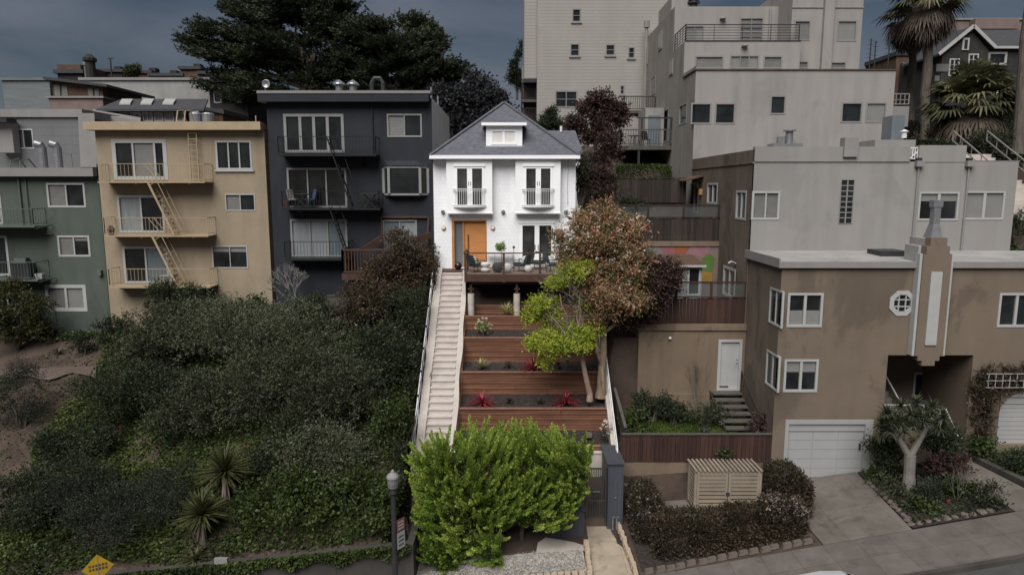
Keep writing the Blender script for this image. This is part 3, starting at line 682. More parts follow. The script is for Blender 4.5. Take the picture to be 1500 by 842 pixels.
p = at(546, 190, DY); mb = MB(); mb.tube([(p.x, DY - .06, zt), (p.x, DY - .06, plats[0][3])], .045); mb.build('drainpipe', DRK, B)
mb = MB(); q = at(553, 130, 38); mb.tube([(q.x - .3, 38, zt + .2), (q.x - .3, 38, zt + 1.25), (q.x - .15, 38, zt + 1.5), (q.x + .15, 38, zt + 1.5), (q.x + .3, 38, zt + 1.25), (q.x + .3, 38, zt + .2)], .12, 10); mb.build('bent_flue', METD, roof)
for px in (497, 517):
    q = at(px, 130, 38); mb = MB(); mb.lathe((q.x, 38, zt + .2), [(.2, 0), (.2, .92), (.34, .96), (.3, 1.04), (.02, 1.22)], 14); mb.build('roof_vent', METL, roof)
q = at(490, 137, 38); mb = MB(); mb.lathe((q.x - .45, 38, zt + .2), [(.5, 0), (.5, .5), (.2, .63), (.02, .65)], 16); mb.build('roof_vent', METL, roof)
q = at(390, 132, 36.4); mb = MB(); mb.tube([(q.x - .05, 36.4, zt + .5), (q.x - .05, 36.4, zt + .85)], .03); mb.lathe((0, 0, 0), [(.02, 0), (.14, .03), (.21, .09), (.19, .1), (.02, .03)], 18)
for v in mb.v[-18 * 5:]: v.x, v.y, v.z = q.x + .05 + v.x, 36.35 - v.z, zt + .95 + v.y
mb.build('satellite_dish', METL, roof)
for px, hh in ((634, .9), (641, .6)):
    q = at(px, 150, 38.5); mb = MB(); mb.tube([(x1 - .3 + (px - 634) * .03, 38.5 + (px - 634) * .2, zt + .2), (x1 - .3 + (px - 634) * .03, 38.5 + (px - 634) * .2, zt + .2 + hh)], .06); mb.build('vent_pipe', METL, roof)
# red timber surround of the lower right door
mb = MB(); a_, b_ = at(559, 318, DY - .1), at(628, 318, DY - .1); zb = zat(352, DY - .1)
mb.bar(a_, b_, .09); mb.bar(a_, (a_.x, a_.y, zb - 1), .09); mb.bar(b_, (b_.x - .15, b_.y, zb - .6), .09); mb.build('door_surround', DECKW, B)
# wooden landing with pickets and steps
ly = 34.3; z0, z1 = zat(401, ly), zat(366, ly); xa, xb = xat(500, 385, ly), xat(600, 385, ly)
mb = MB(); mb.box(xa, ly, z0 - .32, xb, DY - .01, z0); o = mb.build('wooden_landing', DECKW, B)
r = MB(); rail(r, (xa + .05, ly + .05, z0), (xb, ly + .05, z0), z1 - z0, 22, .09, .045); rail(r, (xa + .05, ly + .05, z0), (xa + .05, DY - .1, z0), z1 - z0, 9, .09, .045); r.build('railing', DECKW, o)
r = MB(); r.bar(at(533, 366, 35), at(560, 348, 35.6), .1, .3); r.bar(at(606, 352, 35), at(631, 344, 35.6), .1, .3); r.build('stair_rail', DECKW, o)
for px in (515, 588):
    q = at(px, 410, ly + .3); mb = MB(); mb.box(q.x - .1, ly + .2, G(q.x, ly) - .3, q.x + .1, ly + .4, z0 - .322); mb.build('post', DECKW, o)

# ---------------------------------------------------------------- yellow apartment building
YY = 36.05; pl = PY(YY); x0, x1 = xat(143, 240, YY), xat(387.5, 210, YY); zt = zat(190, YY)
B = thing('apartment_building', 'yellow stucco apartment block with yellow iron fire escape down its front', 'apartment building', ((x0 + x1) / 2, YY, 5))
f = Face(pl, x0, 3.0, x1, zt)
win(B, f, 165, 204, 245, 264, 3, m=TRIM, fw=.2, mid=.1, split=[.36, .82], panes=[GLASS, BLIND, GLASS], name='glazed_door')
win(B, f, 173, 286, 241, 341, 2, m=TRIM, fw=.12, panes=[CURT, GLASS], name='glazed_door'); win(B, f, 181, 361, 247, 415, 2, m=TRIM, fw=.12, panes=[GLASS, CURB], name='glazed_door')
win(B, f, 316, 206, 369, 249, 3, m=TRIM, fw=.1, sill=True); win(B, f, 330, 284, 374, 309, 2, m=TRIM, fw=.06, panes=[BLIND, GLASS]); win(B, f, 311, 360, 363, 393, 2, m=TRIM, fw=.06, half=(.75, 1))
mb = MB(); f.emit(mb); shell(mb, x0, x1, YY, 46, 3, zt, 'ft'); mb.build('wall', YEL, B)
mb = MB(); mb.box(x0 - .28, YY - .5, zt - .05, x1 + .0, YY + .2, zt + .36); mb.build('cornice', YTRIM, B)
mb = MB(); mb.box(x0, YY + .201, zt - .05, x1, 46, zt + .3); roof = mb.build('roof', CAPW, B)
lv = []
for a, b, fy, ry in ((143, 300, 266, 240), (153, 305, 345, 319), (160, 308, 420, 394)):
    py_ = YY - 1.0; z0 = zat(fy, py_); z1 = zat(ry, py_); xa, xb = xat(a, fy, py_), xat(b, fy, py_)
    mb = MB(); mb.box(xa, py_, z0 - .07, xb, YY - .005, z0)
    for k in range(4): xx = xa + (xb - xa) * (k + .4) / 4; mb.box(xx - .03, py_ + .05, z0 - .14, xx + .03, YY - .006, z0 - .071)
    o = mb.build('balcony', YTRIM, B); lv.append((xa, xb, py_, z0)); h = z1 - z0
    r = MB(); xm = xa + (xb - xa) * .62; rail(r, (xa + .02, py_ + .03, z0), (xm, py_ + .03, z0), h, int((xm - xa) / .19), .03, .016); rail(r, (xm, py_ + .03, z0), (xb - .02, py_ + .03, z0), h, 5, .028, .012)
    for xx in (xa + .02, xb - .02): rail(r, (xx, py_ + .03, z0), (xx, YY - .02, z0), h, 4, .03, .014)
    r.build('railing', YTRIM, o)
for (xa, za), (xb, zb) in (((219, 264), (259, 344)), ((226, 344), (264, 419))):
    yy = YY - .72; a_, b_ = at(xa, za, yy), at(xb, zb, yy); mb = MB(); ladder(mb, b_, a_, .52, (0, 1, 0), 11, .05); q = Vector((.38, 0, .25))
    for s in (-.26, .26):
        e_ = Vector((0, s, 0)); mb.bar(a_ + q + e_, b_ + q + e_, .032); [mb.bar(a_.lerp(b_, t) + e_, a_.lerp(b_, t) + q + e_, .022) for t in (.1, .4, .7, .95)]
        mb.bar(a_ + q + e_, a_ + e_ + Vector((-.1, 0, .85)), .03)
    mb.build('ladder', YTRIM, B)
a_ = at(281, 195, YY - .3); mb = MB(); ladder(mb, (a_.x, YY - .25, lv[0][3]), (a_.x, YY - .25, zt - .06), .42, (1, 0, 0), 9, .035); mb.build('ladder', YTRIM, B)
a_ = at(275, 182, YY + .7); mb = MB()
for s in (-.2, .2): mb.tube([(a_.x + s, YY - .1, zt + .37), (a_.x + s, YY + .1, zt + .95), (a_.x + s, YY + .7, zt + 1.05), (a_.x + s, YY + 1.1, zt + .3)], .03)
mb.build('ladder_hoop', YTRIM, roof)
for px, ww in ((287, .32), (305, .30)):
    q = at(px, 175, 38); mb = MB(); mb.lathe((q.x, 38, zt + .3), [(ww, 0), (ww, .62), (ww * 1.08, .66), (ww * .9, .74), (.02, .78)], 14); mb.build('roof_vent', METL, roof)
q = at(375, 178, 37); mb = MB(); mb.tube([(q.x, 37, zt + .3), (q.x, 37, zt + .8)], .03); mb.build('vent_pipe', YTRIM, roof)
q = at(158, 339, YY - .4); 
# ---------------------------------------------------------------- green apartment building
GY = 36.7; pl = PY(GY); x0, x1 = -34.0, xat(152.5, 360, GY); zt = zat(258, GY)
B = thing('apartment_building', 'sage green apartment block with white windows and flat white roof edge', 'apartment building', (-26, GY, 4))
f = Face(pl, x0, 2.0, x1, zt)
win(B, f, 69, 268, 125, 304, 2, m=TRIM, fw=.1, panes=[BLIND, GLASS]); win(B, f, 85, 345, 132, 376, 2, m=TRIM, fw=.1, panes=[BLIND, GLASS], half=(.8, 1)); win(B, f, 67, 417, 127, 456, 2, m=TRIM, fw=.18, panes=[BLIND, SHADE])
win(B, f, -75, 285, 3, 329, 3, m=TRIM, fw=.12, name='glazed_door'); win(B, f, -66, 345, 13, 404, 3, m=TRIM, fw=.12, name='glazed_door'); win(B, f, -60, 418, 14, 470, 3, m=TRIM, fw=.12, name='glazed_door')
mb = MB(); f.emit(mb); shell(mb, x0, x1, GY, 46, 2, zt, 'ft'); mb.build('wall', GRN, B)
mb = MB(); mb.box(x0, GY - .4, zt - .02, x1 - .02, GY + .5, zt + .42); mb.build('roof_edge', GREYL, B)
mb = MB(); mb.box(x0, GY + .501, zt - .1, x1 - .3, 46, zt + .30); roof = mb.build('roof', CAPW, B)
for a, b, fy, ry in ((-90, 57, 331, 306), (-90, 62, 410, 384), (-90, 73, 484, 458)):
    py_ = GY - 1.0; z0 = zat(fy, py_); z1 = zat(ry, py_); xa, xb = xat(a, fy, py_), xat(b, fy, py_)
    mb = MB(); mb.box(xa, py_, z0 - .08, xb - .25, GY - .005, z0); mb.bar((xb - .3, py_ + .1, z0 - .12), (xb + .1, GY - .1, z0 + .02), .08); o = mb.build('balcony', GTRIM, B); r = MB(); h = z1 - z0
    rail(r, (xa, py_ + .03, z0), (xb - .28, py_ + .03, z0), h, int((xb - xa) / .17), .03, .014); rail(r, (xb - .28, py_ + .03, z0), (xb - .28, GY - .02, z0), h, 5, .03, .014); r.build('railing', GTRIM, o)
for px, ww in ((32, .05), (42, .03)):
    q = at(px, 300, GY); mb = MB(); mb.tube([(q.x, GY - .07, zt), (q.x, GY - .07, zat(330, GY))], ww); mb.build('drainpipe', GTRIM, B)
a_ = at(5, 430, GY - .7); b_ = at(-18, 485, GY - .7); mb = MB(); ladder(mb, b_, a_, .5, (0, 1, 0), 8, .05); mb.build('ladder', GTRIM, B)
mb = MB(); mb.tube([at(28, 343, GY - .06), at(78, 343, GY - .06)], .03); mb.build('wall_pipe', GTRIM, B)
q = at(148, 399, GY); mb = MB(); mb.box(q.x - .1, GY - .2, q.z - .14, q.x + .1, GY - .002, q.z + .14); mb.build('wall_lamp', GTRIM, B)
for px in (64, 86):
    q = at(px, 240, 38.5); r_ = .21; z0 = zt + .3; mb = MB(); mb.tube([(q.x, 38.5, z0), (q.x, 38.5, z0 + 1.25), (q.x - .05, 38.45, z0 + 1.42), (q.x - .3, 38.4, z0 + 1.5)], [r_, r_, r_, r_ * 1.05], 14, False); mb.build('roof_flue', METL, roof)
q = at(25, 240, 37.2); mb = MB()
for s in (-.28, .28): mb.tube([(q.x + s, 37.0, zt + .3), (q.x + s * .9, 37.1, zt + .8), (q.x + s * .9 + .1, 37.6, zt + .95), (q.x + s + .15, 38.2, zt + .3)], .035)
mb.build('ladder_hoop', GTRIM, roof)
q = at(106, 240, 38); mb = MB(); mb.tube([(q.x, 38, zt + .3), (q.x - .03, 38, zt + 1.25)], .03); mb.build('vent_pipe', METL, roof)

# ---------------------------------------------------------------- houses behind, left
def simple_house(name, label, cat, Y, px0, px1, pytop, depth, z0, m, roofm, wins=(), capm=None, over=.15, cap=.25, lean=0, name_roof='roof', wm=None):
    x0, x1, zt = xat(px0, (pytop + 20), Y), xat(px1, (pytop + 20), Y), zat(pytop, Y)
    B = thing(name, label, cat, ((x0 + x1) / 2, Y, z0)); f = Face(PY(Y), x0, z0, x1, zt)
    for q in wins: win(B, f, *q[:4], n=q[4], m=wm or TRIM, fw=.08, panes=q[5] if len(q) > 5 else None)
    mb = MB(); f.emit(mb); shell(mb, x0, x1, Y, Y + depth, z0, zt, 'ft'); mb.build('wall', m, B)
    mb = MB(); mb.hexa([(x0 - over, Y - over, zt + .002), (x1 + over, Y - over, zt + .002 + lean), (x1 + over, Y + depth, zt + .002 + lean), (x0 - over, Y + depth, zt + .002)] + [(x0 - over, Y - over, zt + cap), (x1 + over, Y - over, zt + cap + lean), (x1 + over, Y + depth, zt + cap + lean), (x0 - over, Y + depth, zt + cap)])
    r = mb.build(name_roof, roofm, B); return B, f, (x0, x1, zt), r
# grey panelled house right behind the green roof
B, f, (x0, x1, zt), r = simple_house('hillside_house', 'grey panelled house rising right behind the green building roof', 'house', 45, -40, 121, 172, 6, 7, GREYP, GREYL, [(20, 189, 49, 218, 2, [BLIND, GLASS])], cap=.5)
mb = MB(); mb.hexa([at(118, 245, 44.6), at(143, 245, 44.6), at(143, 245, 45.2), at(118, 245, 45.2), at(114, 166, 44.6), at(138, 166, 44.6), at(138, 166, 45.2), at(114, 166, 45.2)]); mb.build('parapet', GREYL, B)
mb = MB(); q = at(12, 200, 44.6); mb.box(q.x - .6, 44.3, zat(224, 44.6), q.x + .5, 44.9, zat(178, 44.6)); o = mb.build('roof_door_shed', GREYL, B)
mb = MB(); mb.bar(at(-30, 177, 44.2), at(17, 177, 44.2), .9, .25); mb.build('roof_edge', METD, o)
mb = MB(); mb.hexa([at(136, 182, 48), at(206, 182, 48), at(200, 176, 52), at(136, 174, 52), at(136, 165, 48), at(206, 178, 48), at(206, 172, 52), at(136, 160, 52)]); o = mb.build('low_roof_wedge', GREYL, base=at(170, 182, 48)); tag(o, 'sloping pale grey roof wedge between the grey house and the yellow roof', 'roof')
simple_house('hillside_house', 'house wrapped in wrinkled grey tarp at far left skyline', 'house', 60, 5, 74, 118, 8, 12, TARP, TARP, cap=.2)
B, f, (x0, x1, zt), r = simple_house('hillside_house', 'pale pink stucco house with brown clerestory under a slanting roof', 'house', 57, 73, 152, 144, 8, 11, PINKW, GREYL, cap=.15)
mb = MB(); yy = 57.6; zl, zr = zat(119, yy), zat(128, yy); mb.hexa([(x0, yy, zt), (x1 - .3, yy, zt), (x1 - .3, yy + 6, zt), (x0, yy + 6, zt), (x0, yy, zl), (x1 - .3, yy, zr), (x1 - .3, yy + 6, zr), (x0, yy + 6, zl)]); o = mb.build('clerestory', RUST, B)
for a, b in ((80, 88), (91, 99), (129, 136), (139, 145)):
    t0 = (a - 73) / 79; mb = MB(); z_ = zat(123 + t0 * 9, yy); mb.box(xat(a, 130, yy), yy - .06, zt + .25, xat(b, 130, yy), yy - .01, z_); mb.build('window', BLIND, o)
mb = MB(); zl += .05; zr += .05; mb.hexa([(x0 - .3, yy - .6, zl), (x1 + .4, yy - .6, zr - .1), (x1 + .4, yy + 7, zr - .1), (x0 - .3, yy + 7, zl)] + [(x0 - .3, yy - .6, zl + .22), (x1 + .4, yy - .6, zr + .1), (x1 + .4, yy + 7, zr + .1), (x0 - .3, yy + 7, zl + .22)]); mb.build('clerestory_roof', ROOFD, o)
simple_house('hillside_house', 'long windowless pale block wall building below the skyline', 'building', 66, 120, 307, 118, 8, 14, mat('pale_block_wall', (.27, .262, .25), .85, .12, .5, .3, .1, 30, brick=(1.2, .6, .01, .12)), GREYL, cap=.25)
B, f, (x0, x1, zt), r = simple_house('hillside_house', 'low house with three white skylights in a dark roof above a window band', 'house', 52, 153, 270, 163, 5, 9, RUST, ROOFD, [(157, 165, 171, 178, 1), (174, 165, 189, 178, 2), (191, 165, 207, 178, 2, [SHADE, SHADE]), (209, 165, 224, 178, 2, [SHADE, SHADE]), (226, 165, 239, 178, 1, [SHADE]), (241, 165, 255, 178, 1, [SHADE]), (257, 165, 269, 178, 1, [BLIND])], cap=.05)
mb = MB(); ya, yb = 51.4, 55; za, zb = zat(163, ya), zat(148, yb); mb.hexa([(x0 - .2, ya, za), (x1 + 1.8, ya, za), (x1 + .6, yb, zb), (x0 - .2, yb, zb), (x0 - .2, ya, za + .15), (x1 + 1.8, ya, za + .15), (x1 + .6, yb, zb + .15), (x0 - .2, yb, zb + .15)]); r2 = mb.build('pitched_roof', ROOFD, B)
for px in (184, 215, 247):
    mb = MB(); k = [at(px - 9, 156, 52.6), at(px + 7, 156, 52.6), at(px + 11, 149, 54.2), at(px - 5, 149, 54.2)]
    k = [Vector((p.x, p.y, za + .15 + (p.y - ya) / (yb - ya) * (zb - za) + .05)) for p in k]; mb.prism(k, (0, 0, .12)); mb.build('skylight', TRIM, r2)
simple_house('hillside_house', 'dark brown shed roofed house under the cypress with rusty wall', 'house', 56, 292, 327, 160, 5, 10, RUST, ROOFD, cap=.3, lean=-.4)
B, f, (x0, x1, zt), r = simple_house('hillside_house', 'dark stone grey house with one narrow white window beside the cypress', 'house', 62, 307, 362, 121, 6, 12, STONE, ROOFD, [(313, 129, 324, 151, 1)], cap=.25)
q = at(345, 118, 63); mb = MB(); mb.box(q.x - .3, 62.5, zt + .25, q.x + .4, 63.5, zt + .9); mb.build('chimney', STONE, r)
B, f, (x0, x1, zt), r = simple_house('skyline_house', 'dark flat roofed house with stacked roof boxes on the left skyline', 'house', 78, 86, 122, 108, 8, 19, STONE, ROOFD, cap=.4, over=.3)
mb = MB(); mb.box(xat(92, 100, 80), 79, zt + .4, xat(126, 100, 80), 84, zat(97, 80)); mb.build('roof_box', RUST, r)
for px, pt, ww, m_, lb in ((129, 86, .28, METL, 'tall galvanised chimney flue on the left skyline'), (134, 80, .5, STONE, 'dark capped brick chimney standing highest on the left skyline')):
    q = at(px, 118, 76); zt_ = zat(pt, 76); mb = MB(); mb.lathe((q.x, 76, 20), [(ww, 0), (ww, zt_ - 20.8), (ww * 1.35, zt_ - 20.7), (ww * 1.35, zt_ - 20.4), (ww * .5, zt_ - 20)], 10); tag(mb.build('chimney', m_, base=(q.x, 76, 20)), lb, 'chimney')
q = at(164, 117, 74); mb = MB(); mb.tube([(q.x, 74, 20), (q.x, 74, zat(85, 74))], .08); mb.bar((q.x - .3, 74, zat(86, 74)), (q.x + .35, 74, zat(86, 74)), .09); tag(mb.build('utility_pole', METD, base=(q.x, 74, 20)), 'thin dark pole with a short arm above the long pale wall', 'pole')
for a, b, t, m_, lb in ((142, 180, 106, STONE, 'low dark roofed house behind the long pale wall, left of the small tree'), (205, 222, 108, RUST, 'small brown roof house just right of the small skyline tree'), (222, 268, 112, STONE, 'long low dark roof on the skyline behind the pale wall'), (266, 294, 102, RUST, 'taller brown skyline house near the cypress'), (294, 316, 109, STONE, 'dark skyline house touching the cypress foliage')):
    B, f, (x0, x1, zt), r = simple_house('skyline_house', lb, 'house', 84, a, b, t, 8, 19.5, m_, ROOFD, cap=.35, over=.25)
    mb = MB(); xm = (x0 + x1) / 2; mb.box(xm - .5, 86, zt + .3, xm + .3, 87, zt + 1.0); mb.build('chimney', STONE, r)

# ---------------------------------------------------------------- cream lap sided tower behind
TY = 54; pl = PY(TY); x0, x1 = xat(787, 60, TY), xat(979, 60, TY)
B = thing('apartment_tower', 'tall cream lap sided apartment block with small sash windows behind white house', 'apartment building', ((x0 + x1) / 2, TY, 13))
f = Face(pl, x0, 12, x1, 34)
for q in ((838, 13, 851, 33), (835, 64, 849, 83), (887, 65, 901, 82), (920, 69, 930, 86), (908, 125, 915, 139)): win(B, f, *q, n=1, rows=2, fw=.09, m=GREYL, sill=True)
win(B, f, 813, 133, 846, 158, n=2, rows=2, fw=.1, m=GREYL)
mb = MB(); f.emit(mb); shell(mb, x0, x1, TY, 64, 12, 34, 'f'); mb.build('wall', TOWER, B)
bx0 = xat(768, 60, TY + .8); zb = zat(116, TY + .8); mb = MB(); mb.box(bx0, TY + .6, zb, x0 - .004, 63, 33.8); o = mb.build('side_bay', TOWER, B)
mb = MB(); mb.box(bx0 - .05, TY + .5, zb - .3, x0 - .004, 63, zb - .004); mb.build('soffit', METD, o)
for py in (178, 146, 118):
    z_ = zat(py, 55); mb = MB(); mb.box(bx0 - .2, TY + .9, z_ - .2, x0 - .006, 60, z_); o = mb.build('balcony', FENCG, B)
    r = MB(); rail(r, (bx0 - .15, TY + 1, z_), (x0 - .05, TY + 1, z_), 1.0, 9, .07, .035); r.build('railing', GREYL if py < 130 else DIRON, o)
mb = MB(); mb.box(x0 - 1.15, TY + 2, 12, x0 - .006, 60, zb - .31); mb.build('rear_wall', RUST, B)
mb = MB()
for s in (bx0 - .1,): mb.box(s - .06, TY + 1.0, 12, s + .06, TY + 1.12, zb)
mb.build('post', FENCG, B)

# ---------------------------------------------------------------- large pale stucco apartment house, upper right
SX = 10.15; S1 = 39.0
B = thing('apartment_building', 'large pale grey stucco stepped apartment building with roof terraces above brown house', 'apartment building', (16, S1, 12)); SB = B
sx1 = xat(1308, 160, S1); z1 = zat(103.5, S1)
f1 = Face(PY(S1), SX, 8, sx1, z1)
for q, p_ in (((1012, 151, 1042, 182), GLASS), ((1047, 151, 1077, 182), GLASS), ((1128, 140, 1151, 168), GLASS), ((1232, 150, 1263, 180), GLASS), ((1268, 150, 1298, 180), SHADE)): win(B, f1, *q, n=1, fw=.08, m=GREYL, pane=p_)
fs = Face(PX(SX), -54, 10, -S1, z1)
for q in ((971, 161, 979, 208), (995, 153, 1006, 182), (953, 113, 960, 139)): win(B, fs, *q, n=1, fw=.07, m=TRIMD)
S2 = 41.8; z2 = zat(61, S2); xa, xb = SX + .004, xat(1172, 80, S2); f2 = Face(PY(S2), xa, z1, xb, z2)
win(B, f2, 1018, 82, 1060, 101, 1, m=GREYL, panes=[BLIND], fw=.08); win(B, f2, 1069, 81, 1112, 101, 3, m=GREYL, panes=[SHADE, BLIND, SHADE], fw=.08); win(B, f2, 1118, 82, 1146, 101, 1, m=GREYL, panes=[BLIND], fw=.08)
S3 = 44.6; z3 = zat(10, S3); f3 = Face(PY(S3), xa, z2 - 1, 21, z3)
win(B, f3, 1004, 38, 1031, 62, 2, m=GREYL, panes=[BLIND, SHADE], fw=.06); win(B, f3, 1083, 26, 1118, 62, 2, m=GREYL, panes=[BLIND, BLIND], fw=.08, rows=5)
ST = 42.4; t0, t1 = xat(1158, 60, ST), xat(1261, 60, ST); ft = Face(PY(ST), t0, z1 - .5, t1, zat(-28, ST))
win(B, ft, 1163, 30, 1187, 60, 1, m=GREYL, panes=[BLIND], fw=.08); win(B, ft, 1226, 30, 1255, 61, 1, m=GREYL, panes=[SHADE], fw=.08); win(B, ft, 1170, 90, 1184, 101, 1, m=GREYL, panes=[BLIND], fw=.06); win(B, ft, 1217, 91, 1239, 101, 1, m=GREYL, panes=[BLIND], fw=.06)
mb = MB(); f1.emit(mb); f2.emit(mb); f3.emit(mb); ft.emit(mb)
shell(mb, SX, sx1, S1, 56, 8, z1, 'ftl'); mb.quad((xa, S1, z1 - .2), (sx1, S1 + .2, z1 - .2), (sx1, 56, z1 - .2), (xa, 56, z1 - .2)); mb.quad((xa, S2, z2), (xb, S2, z2), (xb, S3, z2), (xa, S3, z2)); mb.quad((xb, S2, z1), (xb, S3, z1), (xb, S3, z2), (xb, S2, z2))
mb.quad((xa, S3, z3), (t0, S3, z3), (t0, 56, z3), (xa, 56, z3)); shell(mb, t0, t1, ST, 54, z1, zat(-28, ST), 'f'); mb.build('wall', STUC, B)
mb = MB(); fs.emit(mb); pls = PX(SX)
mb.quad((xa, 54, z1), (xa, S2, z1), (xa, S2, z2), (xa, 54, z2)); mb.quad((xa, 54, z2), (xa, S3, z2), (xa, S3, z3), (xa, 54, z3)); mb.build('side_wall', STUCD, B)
for q in ((944, 65, 949, 96), (965, 48, 970, 73), (981, 88, 986, 110)):
    u0, v0, u1, v1 = pls.rect(*q); mb = MB(); mb.pbox(pls, u0, v0, -.002, u1, v1, .05); o = mb.build('window', TRIMD, B); mb = MB(); mb.pbox(pls, u0 + .1, v0 + .1, .051, u1 - .1, v1 - .1, .058); mb.build('blind', BLIND, o)
mb = MB(); mb.box(SX - .06, S1 - .06, z1 + .002, sx1 + .06, S1 + .2, z1 + .07); mb.box(SX - .06, S1 + .2, z1 + .002, SX + .2, S2 - .01, z1 + .07); mb.build('parapet_cap', RUST, B)
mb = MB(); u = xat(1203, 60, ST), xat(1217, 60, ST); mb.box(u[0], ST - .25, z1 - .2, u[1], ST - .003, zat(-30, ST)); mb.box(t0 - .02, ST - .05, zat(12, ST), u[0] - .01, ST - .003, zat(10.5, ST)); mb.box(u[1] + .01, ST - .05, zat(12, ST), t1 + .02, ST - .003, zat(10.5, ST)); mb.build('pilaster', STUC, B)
mb = MB(); rail(mb, (xa + .06, S2 + .06, z2 + .03), (xb - .1, S2 + .06, z2 + .03), zat(37, S2) - z2, 4, .05, .025, mids=5, bottom=None); rail(mb, (xa + .06, S2 + .06, z2 + .03), (xa + .06, S3, z2 + .03), zat(37, S2) - z2, 4, .05, .025, mids=5, bottom=None)
mb.box(xa, S2 - .03, z2 + .002, xb, S2 + .1, z2 + .06); mb.build('terrace_railing', METD, B)
for px, py, yy in ((1058, 31, S3), (1090, 71, S2)):
    q = at(px, py, yy); mb = MB(); mb.lathe((q.x, yy - .12, q.z), [(.2, .1), (.16, .2), (.02, .24)], 12); mb.build('wall_lamp', GREYL, B)
q = at(1016, 5, 46); mb = MB(); mb.lathe((q.x, 46, z3), [(.25, 0), (.25, .5), (.4, .52), (.4, .62), (.25, .64), (.4, .8), (.02, .95)], 12); mb.build('roof_vent', METD, B)
q = at(1128, 15, S3); mb = MB(); mb.tube([(q.x, S3 - .1, z2), (q.x, S3 - .1, z3 - .1)], .05); mb.build('drainpipe', STUC, B)
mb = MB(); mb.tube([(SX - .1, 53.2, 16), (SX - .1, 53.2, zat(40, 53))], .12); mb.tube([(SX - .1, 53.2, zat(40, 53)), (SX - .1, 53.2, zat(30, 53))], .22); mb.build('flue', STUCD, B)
mb = MB(); q = atx(972, 20, SX); mb.box(SX + .1, 46, z3, SX + 1.2, 50, z3 + 1.0); mb.build('roof_parapet', STUC, B)
for px, pt in ((1273, 57), (1280, 60), (1300, 50)):
    q = at(px, 103, 47); mb = MB(); zt_ = zat(pt, 47); mb.tube([(q.x, 47, z1 - .2), (q.x, 47, zt_)], .04, 6)
    for k in range(5): zz = zt_ - .1 - .28 * k; mb.bar((q.x - .2 - .03 * k, 47, zz), (q.x + .2, 47, zz), .02)
    mb.build('antenna', METD, B)
for px, pt, w_ in ((1146, 195, .16), (1155, 196, .2)):
    pass
mb = MB(); z_ = zat(212, 38.3); q = at(1150, 212, 38.3)
mb.box(q.x - .8, 37.9, z_ - .4, q.x + .8, 38.8, z_ + .04); mb.box(q.x - .45, 38.1, z_ + .04, q.x - .1, 38.4, z_ + .42); mb.lathe((q.x + .2, 38.3, z_), [(.2, 0), (.2, .7), (.34, .72), (.34, .78), (.05, .8)], 12); tag(mb.build('roof_ventilator', METL, base=(q.x, 38.3, z_)), 'pair of galvanised roof ventilators behind the white wing parapet', 'ventilator')
# balcony hanging on the side wall, furniture on it
bz = zat(216, 46); bx = xat(906, 200, 45)
mb = MB(); mb.box(bx, 44.2, bz - .25, SX - .004, 49, bz); o = mb.build('balcony', FENCG, B)
r = MB(); rail(r, (bx + .04, 44.25, bz), (SX - .05, 44.25, bz), 1.0, 20, .07, .03); rail(r, (bx + .04, 44.25, bz), (bx + .04, 49, bz), 1.0, 20, .07, .03); r.build('railing', FENCG, o)
mb = MB(); zt_ = zat(173, 44.3); mb.box(SX - .12, 44.22, bz, SX - .02, 44.32, zt_); mb.box(xat(939, 190, 44.3), 44.22, bz + 1.0, xat(941, 190, 44.3), 44.3, zt_); mb.bar((bx + 1, 44.27, zt_), (SX - .02, 44.27, zt_), .08); mb.box(xat(934, 230, 44.3), 44.25, 12, xat(937, 230, 44.3), 44.4, bz - .25); mb.build('screen_frame', METD, o)
mb = MB(); z_ = zat(163, 50); mb.box(xat(913, 150, 50), 49.5, z_ - .2, SX - .006, 52, z_); o = mb.build('upper_landing', FENCG, B); r = MB(); rail(r, (xat(913, 150, 50), 49.55, z_), (SX - .06, 49.55, z_), .95, 14, .06, .03); rail(r, (xat(900, 160, 50), 49.55, z_ - 1.2), (xat(913, 150, 50), 49.55, z_), .95, 5, .06, .03); r.build('railing', METD, o)
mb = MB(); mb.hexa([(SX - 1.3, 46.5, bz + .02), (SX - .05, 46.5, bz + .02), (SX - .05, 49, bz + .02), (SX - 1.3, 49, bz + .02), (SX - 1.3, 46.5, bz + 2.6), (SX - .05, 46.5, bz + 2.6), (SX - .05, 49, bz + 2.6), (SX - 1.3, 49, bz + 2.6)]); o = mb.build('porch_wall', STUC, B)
mb = MB(); mb.box(SX - 1.1, 46.44, bz + .05, SX - .3, 46.49, bz + 2.1); mb.build('glass_door', FROST, o)
def patio_chair(label, loc, rz, m, group=None):
    t = thing('patio_chair', label, 'chair', (0, 0, 0), group)
    mb = MB(); mb.box(-.24, -.24, .42, .24, .24, .47); mb.build('seat', m, t); mb = MB(); mb.hexa([(-.24, .2, .47), (.24, .2, .47), (.24, .24, .47), (-.24, .24, .47), (-.22, .32, .95), (.22, .32, .95), (.22, .35, .95), (-.22, .35, .95)]); mb.build('backrest', m, t)
    for sx in (-.21, .21):
        for sy in (-.21, .21): mb = MB(); mb.bar((sx, sy, 0), (sx, sy, .42), .035); mb.build('leg', METD, t)
    t.location = loc; t.rotation_euler = (0, 0, rz); return t
patio_chair('dark high backed chair on the stucco building side balcony', (xat(946, 200, 45), 45.1, bz), 2.6, METD)
t = thing('patio_table', 'small patio table with dark top on the stucco building side balcony', 'table', (xat(930, 205, 45.4), 45.4, bz)); b_ = Vector(t.location)
mb = MB(); mb.lathe(b_ + Vector((0, 0, .7)), [(.5, 0), (.5, .04)], 20); mb.build('tabletop', GREYL, t)
for a in range(4): mb = MB(); mb.bar(b_ + Vector((.35 * math.cos(a * 1.57), .35 * math.sin(a * 1.57), 0)), b_ + Vector((.2 * math.cos(a * 1.57), .2 * math.sin(a * 1.57), .7)), .04); mb.build('leg', METD, t)

